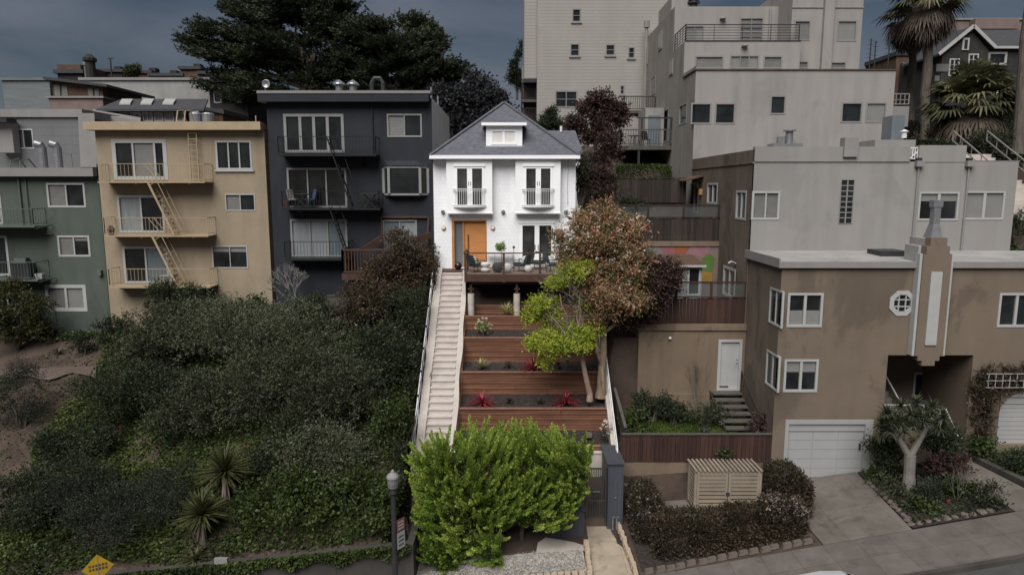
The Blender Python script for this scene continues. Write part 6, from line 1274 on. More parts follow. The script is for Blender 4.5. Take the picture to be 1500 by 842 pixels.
q = at(920, 715, 25.3); mb = MB(); mb.box(q.x - .12, FY - .06, q.z - .14, q.x + .12, FY - .002, q.z + .14); tag(mb.build('meter_box', TRIM, base=q), 'pale meter box on the tan wall beside the tall cupboard', 'meter box')
# white trellis over the second garage
t = thing('trellis', 'white square trellis with vine above the second garage door', 'trellis', (xat(1475, 550, 25.4), 25.38, zat(565, 25.4))); mb = MB(); ta, tb = xat(1443, 552, 25.35), xat(1505, 552, 25.35); z0, z1 = zat(565, 25.35), zat(545, 25.35)
for i in range(7): x = ta + (tb - ta) * i / 6; mb.box(x - .011, 25.14, z0, x + .011, 25.16, z1)
for i in range(3): z = z0 + (z1 - z0) * i / 2; mb.box(ta - .1, 25.12, z - .011, tb + .1, 25.138, z + .011)
mb.build('lattice', TRIM, t)
# fence below the charcoal building
fence('grey_fence', 'grey weathered plank fence panel below the wooden landing', (xat(481, 450, 34.4), 34.4, zat(480, 34.4)), (xat(510, 450, 34.4), 34.4, zat(480, 34.4)), zat(434, 34.4) - zat(480, 34.4), FENCG, .18, 1.2, 3)
fence('grey_fence', 'low grey fence below the bare twiggy shrub', (xat(402, 460, 34.6), 34.6, zat(490, 34.6)), (xat(480, 460, 34.6), 34.6, zat(490, 34.6)), zat(446, 34.6) - zat(490, 34.6), FENCG, .18, 1.3, 4)
# balcony things on the left buildings
p = at(35, 407, 36.1); p.z = zat(410, 35.7) + .005; t = thing('barbecue_grill', 'barbecue under a black cover on the green building balcony', 'grill', p); mb = MB(); mb.hexa([p + Vector(v) for v in ((-.5, -.25, .0), (.5, -.25, 0), (.5, .25, 0), (-.5, .25, 0), (-.48, -.25, .85), (.48, -.25, .85), (.48, .25, .85), (-.48, .25, .85))]); mb.build('body', METD, t); mb = MB(); mb.hexa([p + Vector(v) for v in ((-.36, -.26, .852), (.36, -.26, .852), (.36, .26, .852), (-.36, .26, .852), (-.28, -.14, 1.12), (.28, -.14, 1.12), (.28, .16, 1.12), (-.28, .16, 1.12))]); mb.build('lid', METD, t)
p = at(59, 408, 36.0); p.z = zat(410, 35.7) + .02; mb = MB(); mb.hexa([p + Vector(v) for v in ((-.16, -.1, 0), (.16, -.1, 0), (.16, .1, 0), (-.16, .1, 0), (-.2, -.13, .28), (.2, -.13, .28), (.2, .13, .28), (-.2, .13, .28))]); tag(mb.build('planter_box', TRIM, base=p), 'white planter box beside the covered barbecue', 'planter')
CHB = mat('blue_chair_paint', (.05, .075, .13), .5)
bz_ = plats[1][3]
for k, (px, m_, rz, lb) in enumerate(((432, GREYL, 1.2, 'white folding chair on the charcoal building balcony'), (453, CHB, -1.0, 'blue folding chair on the charcoal building balcony'))): patio_chair(lb, (xat(px, 298, 35.5), 35.5, bz_), rz, m_)
def bistro(label, px, par=None):
    x = xat(px, 298, 35.45); t = thing('bistro_table', label, 'table', (x, 35.45, bz_)); mb = MB(); mb.box(x - .42, 35.2, bz_ + .7, x + .42, 35.7, bz_ + .74); mb.build('tabletop', RUST, t); mb = MB()
    for s in (-1, 1): mb.bar((x - .3 * s, 35.3, bz_), (x + .3 * s, 35.3, bz_ + .7), .035); mb.bar((x - .3 * s, 35.6, bz_), (x + .3 * s, 35.6, bz_ + .7), .035)
    mb.build('leg', METD, t)
bistro('folding table between the two balcony chairs', 442); bistro('lone folding table at the right end of the charcoal balcony', 542)
mb = MB(); p = Vector((xat(420, 300, 35.5), 35.5, bz_)); mb.lathe(p, [(.14, 0), (.2, .34), (.19, .35)], 12); tag(mb.build('flower_pot', RUST, base=p), 'brown pot at the left end of the charcoal balcony', 'pot')
p = Vector((xat(163, 341, 35.4), 35.4, lv[1][3])); mb = MB(); mb.lathe(p, [(.12, 0), (.15, .25), (.2, .27), (.05, .5)], 10); tag(mb.build('flower_pot', RUST, base=p), 'small dark pot at the left end of the yellow building middle balcony', 'pot')
p = Vector((xat(247, 415, 35.4), 35.4, lv[2][3])); mb = MB(); mb.box(p.x - .3, p.y - .2, p.z, p.x + .3, p.y + .2, p.z + .5); mb.box(p.x - .34, p.y - .24, p.z + .502, p.x + .34, p.y + .24, p.z + .56); tag(mb.build('storage_chest', STUC, base=p), 'pale storage chest on the lowest yellow balcony', 'chest')

# ---------------------------------------------------------------- planting: helpers measured off the photo
def depth_of(p): return p.y * cT + (CAM.z - p.z) * sT
def proj(p):
    q = Vector(p) - CAM; dz = q.y * cT - q.z * sT; return 750 + 1000 * q.x / dz, 421 - 1000 * (q.y * sT + q.z * cT) / dz
STY = dict(
    sage=dict(flat=1, m='L_OLIT', tip='L_SAGE', K=7, tl=.5, ll=.12, lw=.042, up=.45, rnd=.45, spread=.42, den=300),
    olive=dict(flat=1, m='L_OLIV', tip='L_OLIT', K=7, tl=.5, ll=.12, lw=.042, up=.45, rnd=.45, spread=.42, den=300),
    dark=dict(m='L_DARK', K=6, tl=.38, ll=.11, lw=.05, up=.35, rnd=.5, spread=.6, den=300),
    blue=dict(m='L_BLUE', K=7, tl=.4, ll=.08, lw=.03, up=.5, rnd=.5, spread=.4, den=330),
    red=dict(m='L_RED', tip='L_REDT', K=6, tl=.36, ll=.13, lw=.055, up=.4, rnd=.5, spread=.65, den=260),
    plum=dict(m='L_PHOD', K=6, tl=.4, ll=.13, lw=.07, up=.3, rnd=.5, spread=.7, den=240),
    holly=dict(m='L_HOLLY', K=5, tl=.3, ll=.13, lw=.06, up=.3, rnd=.5, spread=.7, den=260),
    grey=dict(m='L_GREY', K=6, tl=.6, ll=.2, lw=.11, up=.3, rnd=.5, spread=.7, den=90),
    ivy=dict(m='L_IVY', K=4, tl=.3, ll=.12, lw=.09, up=.3, rnd=.6, spread=.8, den=240))
def shrub(label, p, R, style, seed, name='shrub', cat='shrub', group=None, blos=None, nb=0, bm=None, den=1.0, zoff=.55, stems=5, lobes=None, trunk=BARK, xmax=None):
    """stems plus a lobed crown; p is the foot of the plant, R its half sizes"""
    rg = np.random.default_rng(seed); rr = random.Random(seed); s = STY[style]; root = thing(name, label, cat, p, group); p = Vector(p); c = np.array(p) + [0, 0, R[2] * zoff * 2 * .9]
    f = min(R) * .42; n = lobes or int(9 + 8 * R[0] * R[2]); cl = clumps_on(rg, c, np.array(R) * .8, min(n, 50), f, -.7, .28, .12)
    if 'flat' in s:                                              # boughs held in flat tiers
        cl = clumps_on(rg, c, np.array(R) * .86, min(int(n * 2.2), 110), f * .95, -.6, .22, .2); cl[:, 5] *= .42; cl[:, 2] += .1 * rg.normal(size=len(cl))
    area = R[0] * R[2] * 3.14 * 2 + R[0] * R[1] * 3.14; tw = int(area * s['den'] * den / 3)
    P, D = crown_pts(rg, cl, tw, s['K'], s['tl'] * (.7 + .3 * min(1, R[0])), s['up'], s['rnd'], s['spread'])
    TI = np.arange(len(P)) % s['K']; k = P[:, 2] > p.z - .5
    if xmax is not None: k &= P[:, 0] < xmax
    P, D, TI = P[k], D[k], TI[k] 
    if 'tip' in s:                                               # twig ends in a lighter leaf tone: young growth with highlights painted in
        e = TI >= s['K'] - 2; leaves('lit_young_foliage', globals()[s['tip']], P[e], D[e], s['ll'], s['lw'], rg, root); leaves('foliage', globals()[s['m']], P[~e], D[~e], s['ll'], s['lw'], rg, root)
    else: leaves('foliage', globals()[s['m']], P, D, s['ll'], s['lw'], rg, root)
    if nb:
        i = rg.choice(len(P), nb); d = nrmz(P[i] - c); Pb = np.repeat(P[i] + d * .08, 6, 0) + rg.normal(size=(nb * 6, 3)) * .04; leaves('blossom', bm, Pb, rg.normal(size=Pb.shape) + [0, -.3, .5], .07, .06, rg, root)
    mb = MB(); 
    for i in range(stems):
        a = rr.uniform(0, 6.28); e = p + Vector((math.cos(a) * R[0] * .55, math.sin(a) * R[1] * .55, R[2] * rr.uniform(.9, 1.5))); limb(mb, p + Vector((math.cos(a) * .05, math.sin(a) * .05, -.15)), e, .035 + .02 * R[2], .012, rr, 4, .06, 6)
    mb.build('stems', trunk, root); return root
def bank(label, px, pt, pb, pw, style, seed, dy=.75, **k):
    p = ground(px, pb); d = depth_of(p); h = (pb - pt) * d / 1000 / .95; r = pw / 2 * d / 1000
    q = (p.x, p.y + r * dy * .6, G(p.x, p.y + r * dy * .6) if p.x < -4.2 else p.z)
    return shrub(label, q, (r, r * dy, h / 2), style, seed, xmax=-3.97 if pb > 470 else -3.75, **k)

# ---------------------------------------------------------------- the bank on the left
BK = 'shrubs on the overgrown bank'
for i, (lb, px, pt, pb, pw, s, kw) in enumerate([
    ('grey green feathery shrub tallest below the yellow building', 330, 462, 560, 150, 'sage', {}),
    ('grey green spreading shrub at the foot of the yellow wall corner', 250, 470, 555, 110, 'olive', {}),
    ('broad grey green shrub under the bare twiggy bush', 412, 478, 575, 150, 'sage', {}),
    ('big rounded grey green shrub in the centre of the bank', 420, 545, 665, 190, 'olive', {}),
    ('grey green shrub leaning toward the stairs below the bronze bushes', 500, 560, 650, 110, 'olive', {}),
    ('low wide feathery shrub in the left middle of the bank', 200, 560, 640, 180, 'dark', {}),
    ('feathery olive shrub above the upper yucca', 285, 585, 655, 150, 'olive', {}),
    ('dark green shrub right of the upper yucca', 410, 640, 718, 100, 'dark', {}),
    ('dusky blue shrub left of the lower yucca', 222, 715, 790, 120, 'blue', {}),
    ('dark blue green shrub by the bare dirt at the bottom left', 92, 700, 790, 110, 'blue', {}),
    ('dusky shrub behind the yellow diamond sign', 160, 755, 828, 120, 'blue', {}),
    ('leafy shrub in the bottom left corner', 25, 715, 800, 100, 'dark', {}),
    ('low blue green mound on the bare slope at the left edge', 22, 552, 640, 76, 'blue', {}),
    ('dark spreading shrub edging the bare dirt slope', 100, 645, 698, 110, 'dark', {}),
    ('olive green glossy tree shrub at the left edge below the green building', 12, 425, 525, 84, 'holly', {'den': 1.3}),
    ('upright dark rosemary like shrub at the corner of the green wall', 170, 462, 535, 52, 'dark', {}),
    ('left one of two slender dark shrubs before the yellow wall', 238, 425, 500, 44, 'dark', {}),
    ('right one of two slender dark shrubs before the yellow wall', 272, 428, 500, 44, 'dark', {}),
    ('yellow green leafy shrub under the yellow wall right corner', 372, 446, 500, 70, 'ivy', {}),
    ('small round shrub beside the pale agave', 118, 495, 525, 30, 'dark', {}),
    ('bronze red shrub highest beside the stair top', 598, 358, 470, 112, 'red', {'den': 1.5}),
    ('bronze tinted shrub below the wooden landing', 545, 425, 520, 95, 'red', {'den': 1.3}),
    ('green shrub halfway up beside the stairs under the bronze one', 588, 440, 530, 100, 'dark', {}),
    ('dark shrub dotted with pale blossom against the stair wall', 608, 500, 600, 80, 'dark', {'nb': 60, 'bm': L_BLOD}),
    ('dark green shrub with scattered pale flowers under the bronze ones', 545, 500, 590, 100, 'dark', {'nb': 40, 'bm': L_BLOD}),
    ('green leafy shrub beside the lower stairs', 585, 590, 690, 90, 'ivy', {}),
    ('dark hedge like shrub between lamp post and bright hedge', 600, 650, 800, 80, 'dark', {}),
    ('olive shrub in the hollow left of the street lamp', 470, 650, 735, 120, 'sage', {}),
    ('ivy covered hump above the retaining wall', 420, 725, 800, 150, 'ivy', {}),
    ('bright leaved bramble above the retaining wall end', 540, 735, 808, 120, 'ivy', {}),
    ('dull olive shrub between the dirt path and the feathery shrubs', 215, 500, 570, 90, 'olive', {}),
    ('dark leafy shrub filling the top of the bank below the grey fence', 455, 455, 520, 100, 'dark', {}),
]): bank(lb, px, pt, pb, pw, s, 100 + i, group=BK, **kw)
# ivy over the whole bank
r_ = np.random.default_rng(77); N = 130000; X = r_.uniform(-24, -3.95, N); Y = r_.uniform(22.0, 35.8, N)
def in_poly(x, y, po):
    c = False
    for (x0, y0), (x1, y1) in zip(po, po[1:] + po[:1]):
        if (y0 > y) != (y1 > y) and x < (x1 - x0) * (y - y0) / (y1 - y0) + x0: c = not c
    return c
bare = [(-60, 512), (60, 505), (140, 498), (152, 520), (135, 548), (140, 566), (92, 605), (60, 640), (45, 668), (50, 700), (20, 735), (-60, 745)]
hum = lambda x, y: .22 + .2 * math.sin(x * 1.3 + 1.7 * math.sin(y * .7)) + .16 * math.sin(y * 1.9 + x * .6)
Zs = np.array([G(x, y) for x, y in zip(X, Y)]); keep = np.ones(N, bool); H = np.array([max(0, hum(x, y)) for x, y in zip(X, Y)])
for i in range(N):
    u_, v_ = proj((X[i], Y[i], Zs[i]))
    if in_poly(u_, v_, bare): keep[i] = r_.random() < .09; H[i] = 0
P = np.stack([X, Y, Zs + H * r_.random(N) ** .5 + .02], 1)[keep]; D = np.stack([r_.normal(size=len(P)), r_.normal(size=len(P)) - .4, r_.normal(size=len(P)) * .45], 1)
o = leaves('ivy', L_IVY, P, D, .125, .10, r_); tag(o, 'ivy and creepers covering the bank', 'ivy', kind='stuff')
# ivy tumbling over the street wall
N = 5200; X = r_.uniform(-16, -3.5, N); k = r_.random(N) ** 1.6; P = np.stack([X, 21.66 - r_.random(N) * .12, np.array([zwall(x) for x in X]) + .12 - k * (.25 + .25 * np.sin(X * 1.9) ** 2)], 1)
o = leaves('ivy_fringe', L_IVY, P, np.stack([r_.normal(size=N) * .6, -np.ones(N), -r_.random(N)], 1), .12, .1, r_); tag(o, 'ivy fringe hanging over the street wall', 'ivy', kind='stuff')
# dry stalks on the bare dirt
N = 3000; P = []
while len(P) < N:
    x, y = r_.uniform(-24, -13), r_.uniform(24, 36); u_, v_ = proj((x, y, G(x, y)))
    if in_poly(u_, v_, bare): P.append((x, y, G(x, y)))
P = np.array(P); o = leaves('dry_grass', L_DEAD, P, np.stack([r_.normal(size=N), r_.normal(size=N), np.ones(N) * .7], 1), .22, .014, r_); tag(o, 'dry stalks on the bare dirt slope', 'dry grass', kind='stuff')
# yuccas, agave, bare shrub
def yucca(label, px, py, pb, seed, R=.95, name='yucca', m=None, n=190, wd=.085):
    b = ground(px, pb); t = thing(name, label, 'yucca', b); dd = depth_of(b); h = (pb - py) * dd / 1000 / .95; mb = MB(); mb.tube([b - Vector((0, 0, .2)), b + Vector((.03, 0, h * .5)), b + Vector((0, 0, h))], [.14, .12, .11], 8); mb.build('trunk', BARK, t)
    rg = np.random.default_rng(seed); strip_blades('crown', m or L_YUC, rg, (b.x, b.y, b.z + h), n, R, wd, (-.3, 1.4), .35, t); strip_blades('dead_leaves', L_DEAD, rg, (b.x, b.y, b.z + h - .06), 36, R * .85, wd, (-1.5, -.7), .2, t); return t
yucca('upper of two spiky yuccas on the bank', 332, 690, 738, 5, 1.15); yucca('lower of two spiky yuccas on the bank, above the pale plate', 298, 754, 795, 6, 1.0)
p = ground(86, 520); tag(strip_blades('agave', L_DEAD, r_, p, 40, .55, .07, (.1, 1.4), .2, base=p), 'pale straw coloured agave rosette on the bare dirt', 'agave')
p = ground(285, 822); tag(strip_blades('strap_plant', L_YUC, r_, p, 60, .8, .04, (.2, 1.4), 1.0, base=p), 'grassy strap leaved clump at the bank foot left of the pale plate', 'plant')
def bare_tree(label, b, h, spread_, seed, m=TWIG, depth=4, r0=.05, name='bare_shrub', cat='shrub'):
    t = thing(name, label, cat, b); rr = random.Random(seed); mb = MB()
    def go(p, d, L_, r, k):
        q = p + d * L_; mid = p.lerp(q, .5) + Vector((rr.uniform(-.06, .06), rr.uniform(-.06, .06), 0)) * L_; mb.tube([p, mid, q], [r, r * .85, r * .7], 5)
        if k:
            for _ in range(rr.choice((2, 3, 3))): e = (d + Vector((rr.uniform(-1, 1) * spread_, rr.uniform(-1, 1) * spread_, rr.uniform(-.1, .5)))).normalized(); go(q, e, L_ * rr.uniform(.6, .85), r * .62, k - 1)
    for _ in range(3): go(Vector(b) - Vector((0, 0, .1)), Vector((rr.uniform(-.4, .4), rr.uniform(-.3, .3), 1)).normalized(), h * .36, r0, depth)
    mb.build('branches', m, t); return t
b = at(440, 462, 34.2); bare_tree('leafless grey twiggy bush in front of the charcoal wall', b, 2.6, .75, 3, mat('silver_twig', (.17, .16, .15), .9, .2))
b = at(465, 530, 32.5); bare_tree('tangle of bare grey twigs among the shrubs below the grey fence', b, 1.9, .9, 8, MATS['silver_twig'])

# ---------------------------------------------------------------- bright juniper hedge at the centre
rg = np.random.default_rng(21); rr = random.Random(21)
t = thing('juniper_hedge', 'big bright yellow green juniper hedge of twisting sprays at bottom centre', 'hedge', (-.4, 23.7, -.6))
def superell(n, c, R, p_=2.6, zmin=-1):
    d = sph(rg, n, zmin); k = (np.abs(d) ** p_).sum(1, keepdims=True) ** (-1 / p_); return np.array(c) + d * k * np.array(R), nrmz(d / np.array(R))
bodies = [((-.32, 23.8, 1.95), (2.75, 1.2, 1.2), 760), ((-2.5, 23.2, .45), (.62, .6, 1.3), 130), ((-1.6, 23.0, .9), (1.3, .7, 1.0), 150), ((.45, 23.1, 1.3), (1.55, .6, .75), 150), ((-.75, 22.6, -.2), (.34, .3, .42), 28), ((-2.35, 22.5, -.4), (.5, .35, .45), 36), ((-2.5, 23.5, 2.3), (.75, .8, .75), 120), ((2.0, 23.5, 2.4), (.72, .8, .75), 120)]
PP, DD, TT = [], [], []; QP, QD = [], []
for c, R, n in bodies:
    A, Nn = superell(n, c, R, 4.0); keep = A[:, 1] < c[1] + R[1] * .85; A, Nn = A[keep], Nn[keep]; A = np.array(c) + (A - np.array(c)) * rg.uniform(.8, 1.0, (len(A), 1))
    sw = np.sin(A[:, :1] * 1.1 + A[:, 2:] * .9); X = Nn * .85 + np.concatenate([sw * .85, -.25 + 0 * sw, .3 + .15 * sw], 1) + rg.normal(size=A.shape) * .2
    P, D = plume_pts(rg, A, X, rg.uniform(.36, .72, len(A)), .15, 220, (0, 0, .5), .5); PP.append(P); DD.append(D); TT.append(plume_pts.t)
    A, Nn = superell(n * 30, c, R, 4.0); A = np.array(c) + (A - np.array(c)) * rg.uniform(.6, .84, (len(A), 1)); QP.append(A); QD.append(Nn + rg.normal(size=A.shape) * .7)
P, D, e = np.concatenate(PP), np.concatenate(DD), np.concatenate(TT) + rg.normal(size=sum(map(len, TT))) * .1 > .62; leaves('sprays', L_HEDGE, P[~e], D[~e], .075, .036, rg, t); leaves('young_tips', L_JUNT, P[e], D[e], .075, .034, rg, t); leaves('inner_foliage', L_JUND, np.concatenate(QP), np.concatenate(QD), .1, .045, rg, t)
mb = MB()
for x, y, tx, tz in ((-2.5, 23.6, -2.6, 2), (-1.6, 23.8, -1.2, 2.6), (-.6, 23.7, -.2, 2.6), (.4, 23.9, .9, 2.5), (-.75, 22.7, -.7, .2)): limb(mb, (x, y, -.9), (tx, y, tz), .09, .04, rr, 5, .07)
mb.build('trunks', BARK, t)

# ---------------------------------------------------------------- bronze photinia and lime maple
def pxclumps(Y, lst):
    out = []
    for px, py, r, *yo in lst: p = at(px, py, Y + (yo[0] if yo else 0)); k = r * depth_of(p) / 1000; out.append((p.x, p.y, p.z, k, k * .9, k * .8))
    return np.array(out)
def subclump(rg, cl, n, f): 
    o = []
    for c in cl: o.append(clumps_on(rg, c[:3], c[3:] * .85, n, c[3] * f, -1, .25, .3))
    return np.concatenate(o)
rg = np.random.default_rng(31); b = at(880, 572, 28.4); t = thing('photinia_tree', 'tall bronze leaved tree with cream blossom and pale trunk on the terraces', 'tree', b)
mb = MB(); top = at(884, 480, 28.3); mb.tube([b - Vector((0, 0, .3)), b + Vector((.02, 0, .1)), b.lerp(top, .3), b.lerp(top, .6) + Vector((.04, 0, 0)), top], [.26, .2, .165, .155, .13], 10)
for e, r in (((862, 430), .08), ((900, 400), .09), ((940, 440), .07), ((880, 360), .08), ((925, 380), .06), ((845, 440), .05)): limb(mb, top - Vector((0, 0, .25)), at(*e, 28.3 + rr.uniform(-.4, .4)), r, .03, rr, 5, .05)
limb(mb, b + Vector((.12, -.1, -.1)), at(871, 470, 28.1), .12, .05, rr, 5, .03); mb.build('trunk', BARKT, t)
main = pxclumps(28.4, [(892, 318, 26), (872, 342, 34), (915, 340, 32), (850, 372, 30), (888, 378, 40, -.4), (925, 385, 36), (862, 412, 36, -.3), (900, 420, 40, -.5), (845, 398, 24), (935, 425, 30), (878, 448, 26, -.3), (908, 452, 20), (835, 372, 16), (820, 350, 12)])
cl = subclump(rg, main, 20, .27); P, D = crown_pts(rg, cl, 9000, 6, .42, .35, .5, .6); g_ = np.repeat(rg.random(9000) < .42, 6); leaves('foliage', L_PHOT, P[~g_], D[~g_], .135, .048, rg, t); leaves('green_foliage', L_PHOG, P[g_], D[g_], .13, .046, rg, t)
dk = pxclumps(28.8, [(950, 405, 32), (966, 418, 20), (945, 440, 24), (915, 465, 18), (965, 398, 16), (935, 462, 14)]); P2, D2 = crown_pts(rg, subclump(rg, dk, 14, .36), 4300, 6, .42, .25, .5, .65); leaves('dark_foliage', L_PHOD, P2, D2, .125, .055, rg, t)['label'] = 'dark plum coloured right side of the crown'
i = rg.choice(len(P), 1700); ccn = main[:, :3].mean(0); sel = P[i][((P[i] - ccn) * [1, -1, 1.2]).sum(1) > -.6][:330]; Pb = np.repeat(sel + [0, -.05, .08], 9, 0) + rg.normal(size=(len(sel) * 9, 3)) * .05; leaves('blossom', L_BLOS, Pb, rg.normal(size=Pb.shape) + [0, -.3, .7], .075, .065, rg, t)
rg = np.random.default_rng(41); b = at(864, 577, 28.0); t = thing('maple_tree', 'lime green spring leaved maple with a leaning smooth trunk', 'tree', b); top = at(852, 520, 27.8)
mb = MB(); mb.tube([b - Vector((0, 0, .3)), b, b.lerp(top, .5) + Vector((-.02, 0, 0)), top], [.15, .125, .105, .095], 10)
ends = [(845, 405), (800, 450), (785, 480), (820, 430), (800, 520), (835, 380), (830, 490), (860, 470), (780, 505)]
for e in ends: limb(mb, top - Vector((0, 0, .12)), at(*e, 27.6 + rr.uniform(-.5, .5)), .05, .015, rr, 6, .05, 6)
mb.build('trunk', mat('smooth_tan_bark', (.28, .20, .15), .85, .2, 3), t); mb = MB()
for k in range(150):
    e0_ = at(rr.uniform(805, 860), rr.uniform(410, 500), 27.6 + rr.uniform(-.5, .3)); e1_ = e0_ + Vector((rr.uniform(-.7, .2), rr.uniform(-.3, .3), rr.uniform(.1, .7))); limb(mb, e0_, e1_, .012, .005, rr, 3, .08, 4)
mb.build('twigs', MATS['silver_twig'], t)
lm = pxclumps(27.7, [(838, 398, 20), (818, 412, 18, -.2), (855, 390, 12), (795, 445, 20, -.2), (783, 462, 15), (805, 462, 17), (782, 500, 14, -.2), (800, 508, 20, -.4), (826, 505, 22, -.4), (850, 490, 20), (855, 505, 14, -.2), (800, 488, 16), (830, 480, 18, .3), (865, 480, 16, .3), (858, 445, 14, .4), (800, 530, 12, -.3)])
lm[:, 5] *= .55; P, D = crown_pts(rg, subclump(rg, lm, 14, .30), 5200, 6, .3, .1, .55, .7); k = rg.random(len(P)) < .95; leaves('foliage', L_LIME, P[k], D[k], .085, .055, rg, t)
# ---------------------------------------------------------------- right hand planting
def box_hedge(label, boxes, m, seed, ll=.1, lw=.06, den=900, blos=None, nb=0, round_=.18, name='clipped_hedge'):
    rg = np.random.default_rng(seed); b0 = boxes[0]; t = thing(name, label, 'hedge', ((b0[0] + b0[3]) / 2, (b0[1] + b0[4]) / 2, b0[2])); PP, DD = [], []
    for x0, y0, z0, x1, y1, z1 in boxes:
        c = np.array([(x0 + x1) / 2, (y0 + y1) / 2, (z0 + z1) / 2]); R = np.array([x1 - x0, y1 - y0, z1 - z0]) / 2; area = 4 * (R[0] * R[1] + 2 * R[0] * R[2] + 2 * R[1] * R[2]); n = int(area * den)
        d = sph(rg, n); k = (np.abs(d) ** 5).sum(1, keepdims=True) ** (-1 / 5); Wt = rg.uniform(.8, 1.03, (n, 1)); nz_ = np.sin(d[:, :1] * R[0] * 5) * .03 + np.sin(d[:, 2:] * 9) * .02
        a = rg.uniform(-1, 1, (n, 3)); ax_ = rg.choice(3, n, p=[R[1] * R[2] / (R[0] * R[1] + R[0] * R[2] + R[1] * R[2]), R[0] * R[2] / (R[0] * R[1] + R[0] * R[2] + R[1] * R[2]), R[0] * R[1] / (R[0] * R[1] + R[0] * R[2] + R[1] * R[2])]); a[np.arange(n), ax_] = np.sign(a[np.arange(n), ax_])
        q = (np.abs(a) ** 8).sum(1, keepdims=True) ** (-1 / 8); a = a * q; a = a * (rg.uniform(.8, 1.0, (n, 1)) ** .6) + nz_; Pn = c + a * R + rg.normal(size=a.shape) * .05; PP.append(Pn); DD.append(a * .8 + rg.normal(size=a.shape) * .6 + [0, 0, .35])
    P, D = np.concatenate(PP), np.concatenate(DD); leaves('foliage', m, P, D, ll, lw, rg, t)
    if nb:
        top = P[P[:, 2] > np.array([b0[5]]) - .5]; i = rg.choice(len(top), nb); Pb = np.repeat(top[i] + [0, -.05, .06], 5, 0) + rg.normal(size=(nb * 5, 3)) * .04; leaves('blossom', blos, Pb, rg.normal(size=Pb.shape) + [0, 0, .7], .07, .06, rg, t)
    mb = MB(); x0, y0, z0, x1, y1, z1 = b0
    for k in range(5): x = x0 + (x1 - x0) * (k + .5) / 5; y = (y0 + y1) / 2; limb(mb, (x, y, z0 - .2), (x + .1, y, z0 + (z1 - z0) * .7), .035, .015, rr, 4, .05, 5)
    mb.build('stems', BARK, t); return t
box_hedge('long clipped dark red green hedge along the sidewalk before the bin store', [(4.9, 21.6, .0, 7.5, 22.9, 1.3), (7.3, 21.6, .3, 9.9, 22.9, 1.52), (6.2, 21.5, .1, 8.4, 22.3, .9)], L_RED, 51, den=620)
box_hedge('blossom dotted rounded hedge corner by the driveway', [(8.7, 21.75, .5, 10.05, 22.9, 1.78)], L_RED, 52, den=650, blos=L_BLOD, nb=190)
box_hedge('clipped hedge arm rising beside the garage driveway', [(9.6, 22.6, .7, 10.6, 24.9, 2.25)], L_RED, 53, den=650)
box_hedge('loose hedge arm beside the tall grey cupboard with pale blossom', [(4.45, 22.7, -.2, 5.35, 25.0, 1.45)], L_RED, 54, den=620, blos=L_BLOD, nb=60)
box_hedge('clipped green hedge above the tall back fence', [(xat(902, 250, 38.6), 38.3, 12.0, xat(984, 250, 38.6), 39.6, zat(243, 38.6))], L_IVY, 55, den=420)
# lower garden lawn and shrubs
r_ = np.random.default_rng(61); N = 16000; P = np.stack([r_.uniform(4.6, 9.9, N), r_.uniform(25.8, 28.6, N), np.full(N, 2.6)], 1); o = leaves('lawn_grass', L_GRASS, P, r_.normal(size=(N, 3)) * .5 + [0, 0, .8], .13, .03, r_); tag(o, 'patch of lawn behind the boundary fence', 'grass', kind='stuff')
for i, (lb, px, pb, Y, R, s) in enumerate([('tall dark leaved shrub at the left corner of the tan box', 955, 612, 28.0, (.65, .5, .85), 'dark'), ('low green shrub in front of the tan box wall', 985, 618, 27.6, (.6, .5, .5), 'dark'), ('leafy shrub beside the wooden steps', 1035, 622, 27.4, (.6, .45, .42), 'olive'), ('small grassy shrub at left end of the lower garden', 925, 628, 26.8, (.5, .5, .45), 'ivy'), ('round shrub at foot of the wooden steps by the brown wall', 1112, 632, 26.2, (.4, .4, .38), 'plum')]):
    p = at(px, pb, Y); p.z = 2.6; shrub(lb, p, R, s, 200 + i)
b = at(1027, 600, 28.6); b.z = 2.6; bare_tree('thin leafless sapling against the tan box wall', b, 2.8, .42, 12, TWIG, 3, .025, 'bare_sapling', 'sapling')
p = at(1031, 636, 26.4); p.z = 2.6; tag(strip_blades('silver_plant', L_GREY, r_, p, 60, .4, .06, (.2, 1.4), .5, base=p), 'silver grey plant behind the boundary fence', 'plant')
p = at(1063, 672, 25.42); shrub('fresh green sprig growing from the tan wall above the bin store', p, (.28, .1, .16), 'ivy', 222, stems=2)
# plants between the houses
def tree(label, b, top, cl, style, seed, name='tree', tr=.12, m=BARK, dens=1.0, sub=12, f=.38, tw=2500, limbs=6):
    rg = np.random.default_rng(seed); rr = random.Random(seed); s = STY[style]; t = thing(name, label, 'tree', b); mb = MB(); b = Vector(b); top = Vector(top); limb(mb, b - Vector((0, 0, .4)), top, tr, tr * .6, rr, 5, .02, 8)
    for i in rr.sample(range(len(cl)), min(limbs, len(cl))): limb(mb, b.lerp(top, rr.uniform(.6, 1)), Vector(cl[i][:3]), tr * .5, tr * .12, rr, 5, .05, 6)
    mb.build('trunk', m, t); P, D = crown_pts(rg, subclump(rg, cl, sub, f), tw, s['K'], s['tl'], s['up'], s['rnd'], s['spread']); leaves('crown', globals()[s['m']], P, D, s['ll'] * 1.25, s['lw'] * 1.3, rg, t); return t
tree('dark plum leaved tree rising behind the white house right roof', at(872, 245, 46), at(874, 190, 46), pxclumps(46, [(877, 146, 16), (895, 158, 15), (860, 160, 15), (886, 180, 17), (848, 185, 14), (868, 200, 15), (905, 176, 11), (836, 178, 9), (838, 205, 9), (900, 205, 9), (912, 160, 7)]), 'plum', 71, tw=3000, name='plum_tree')
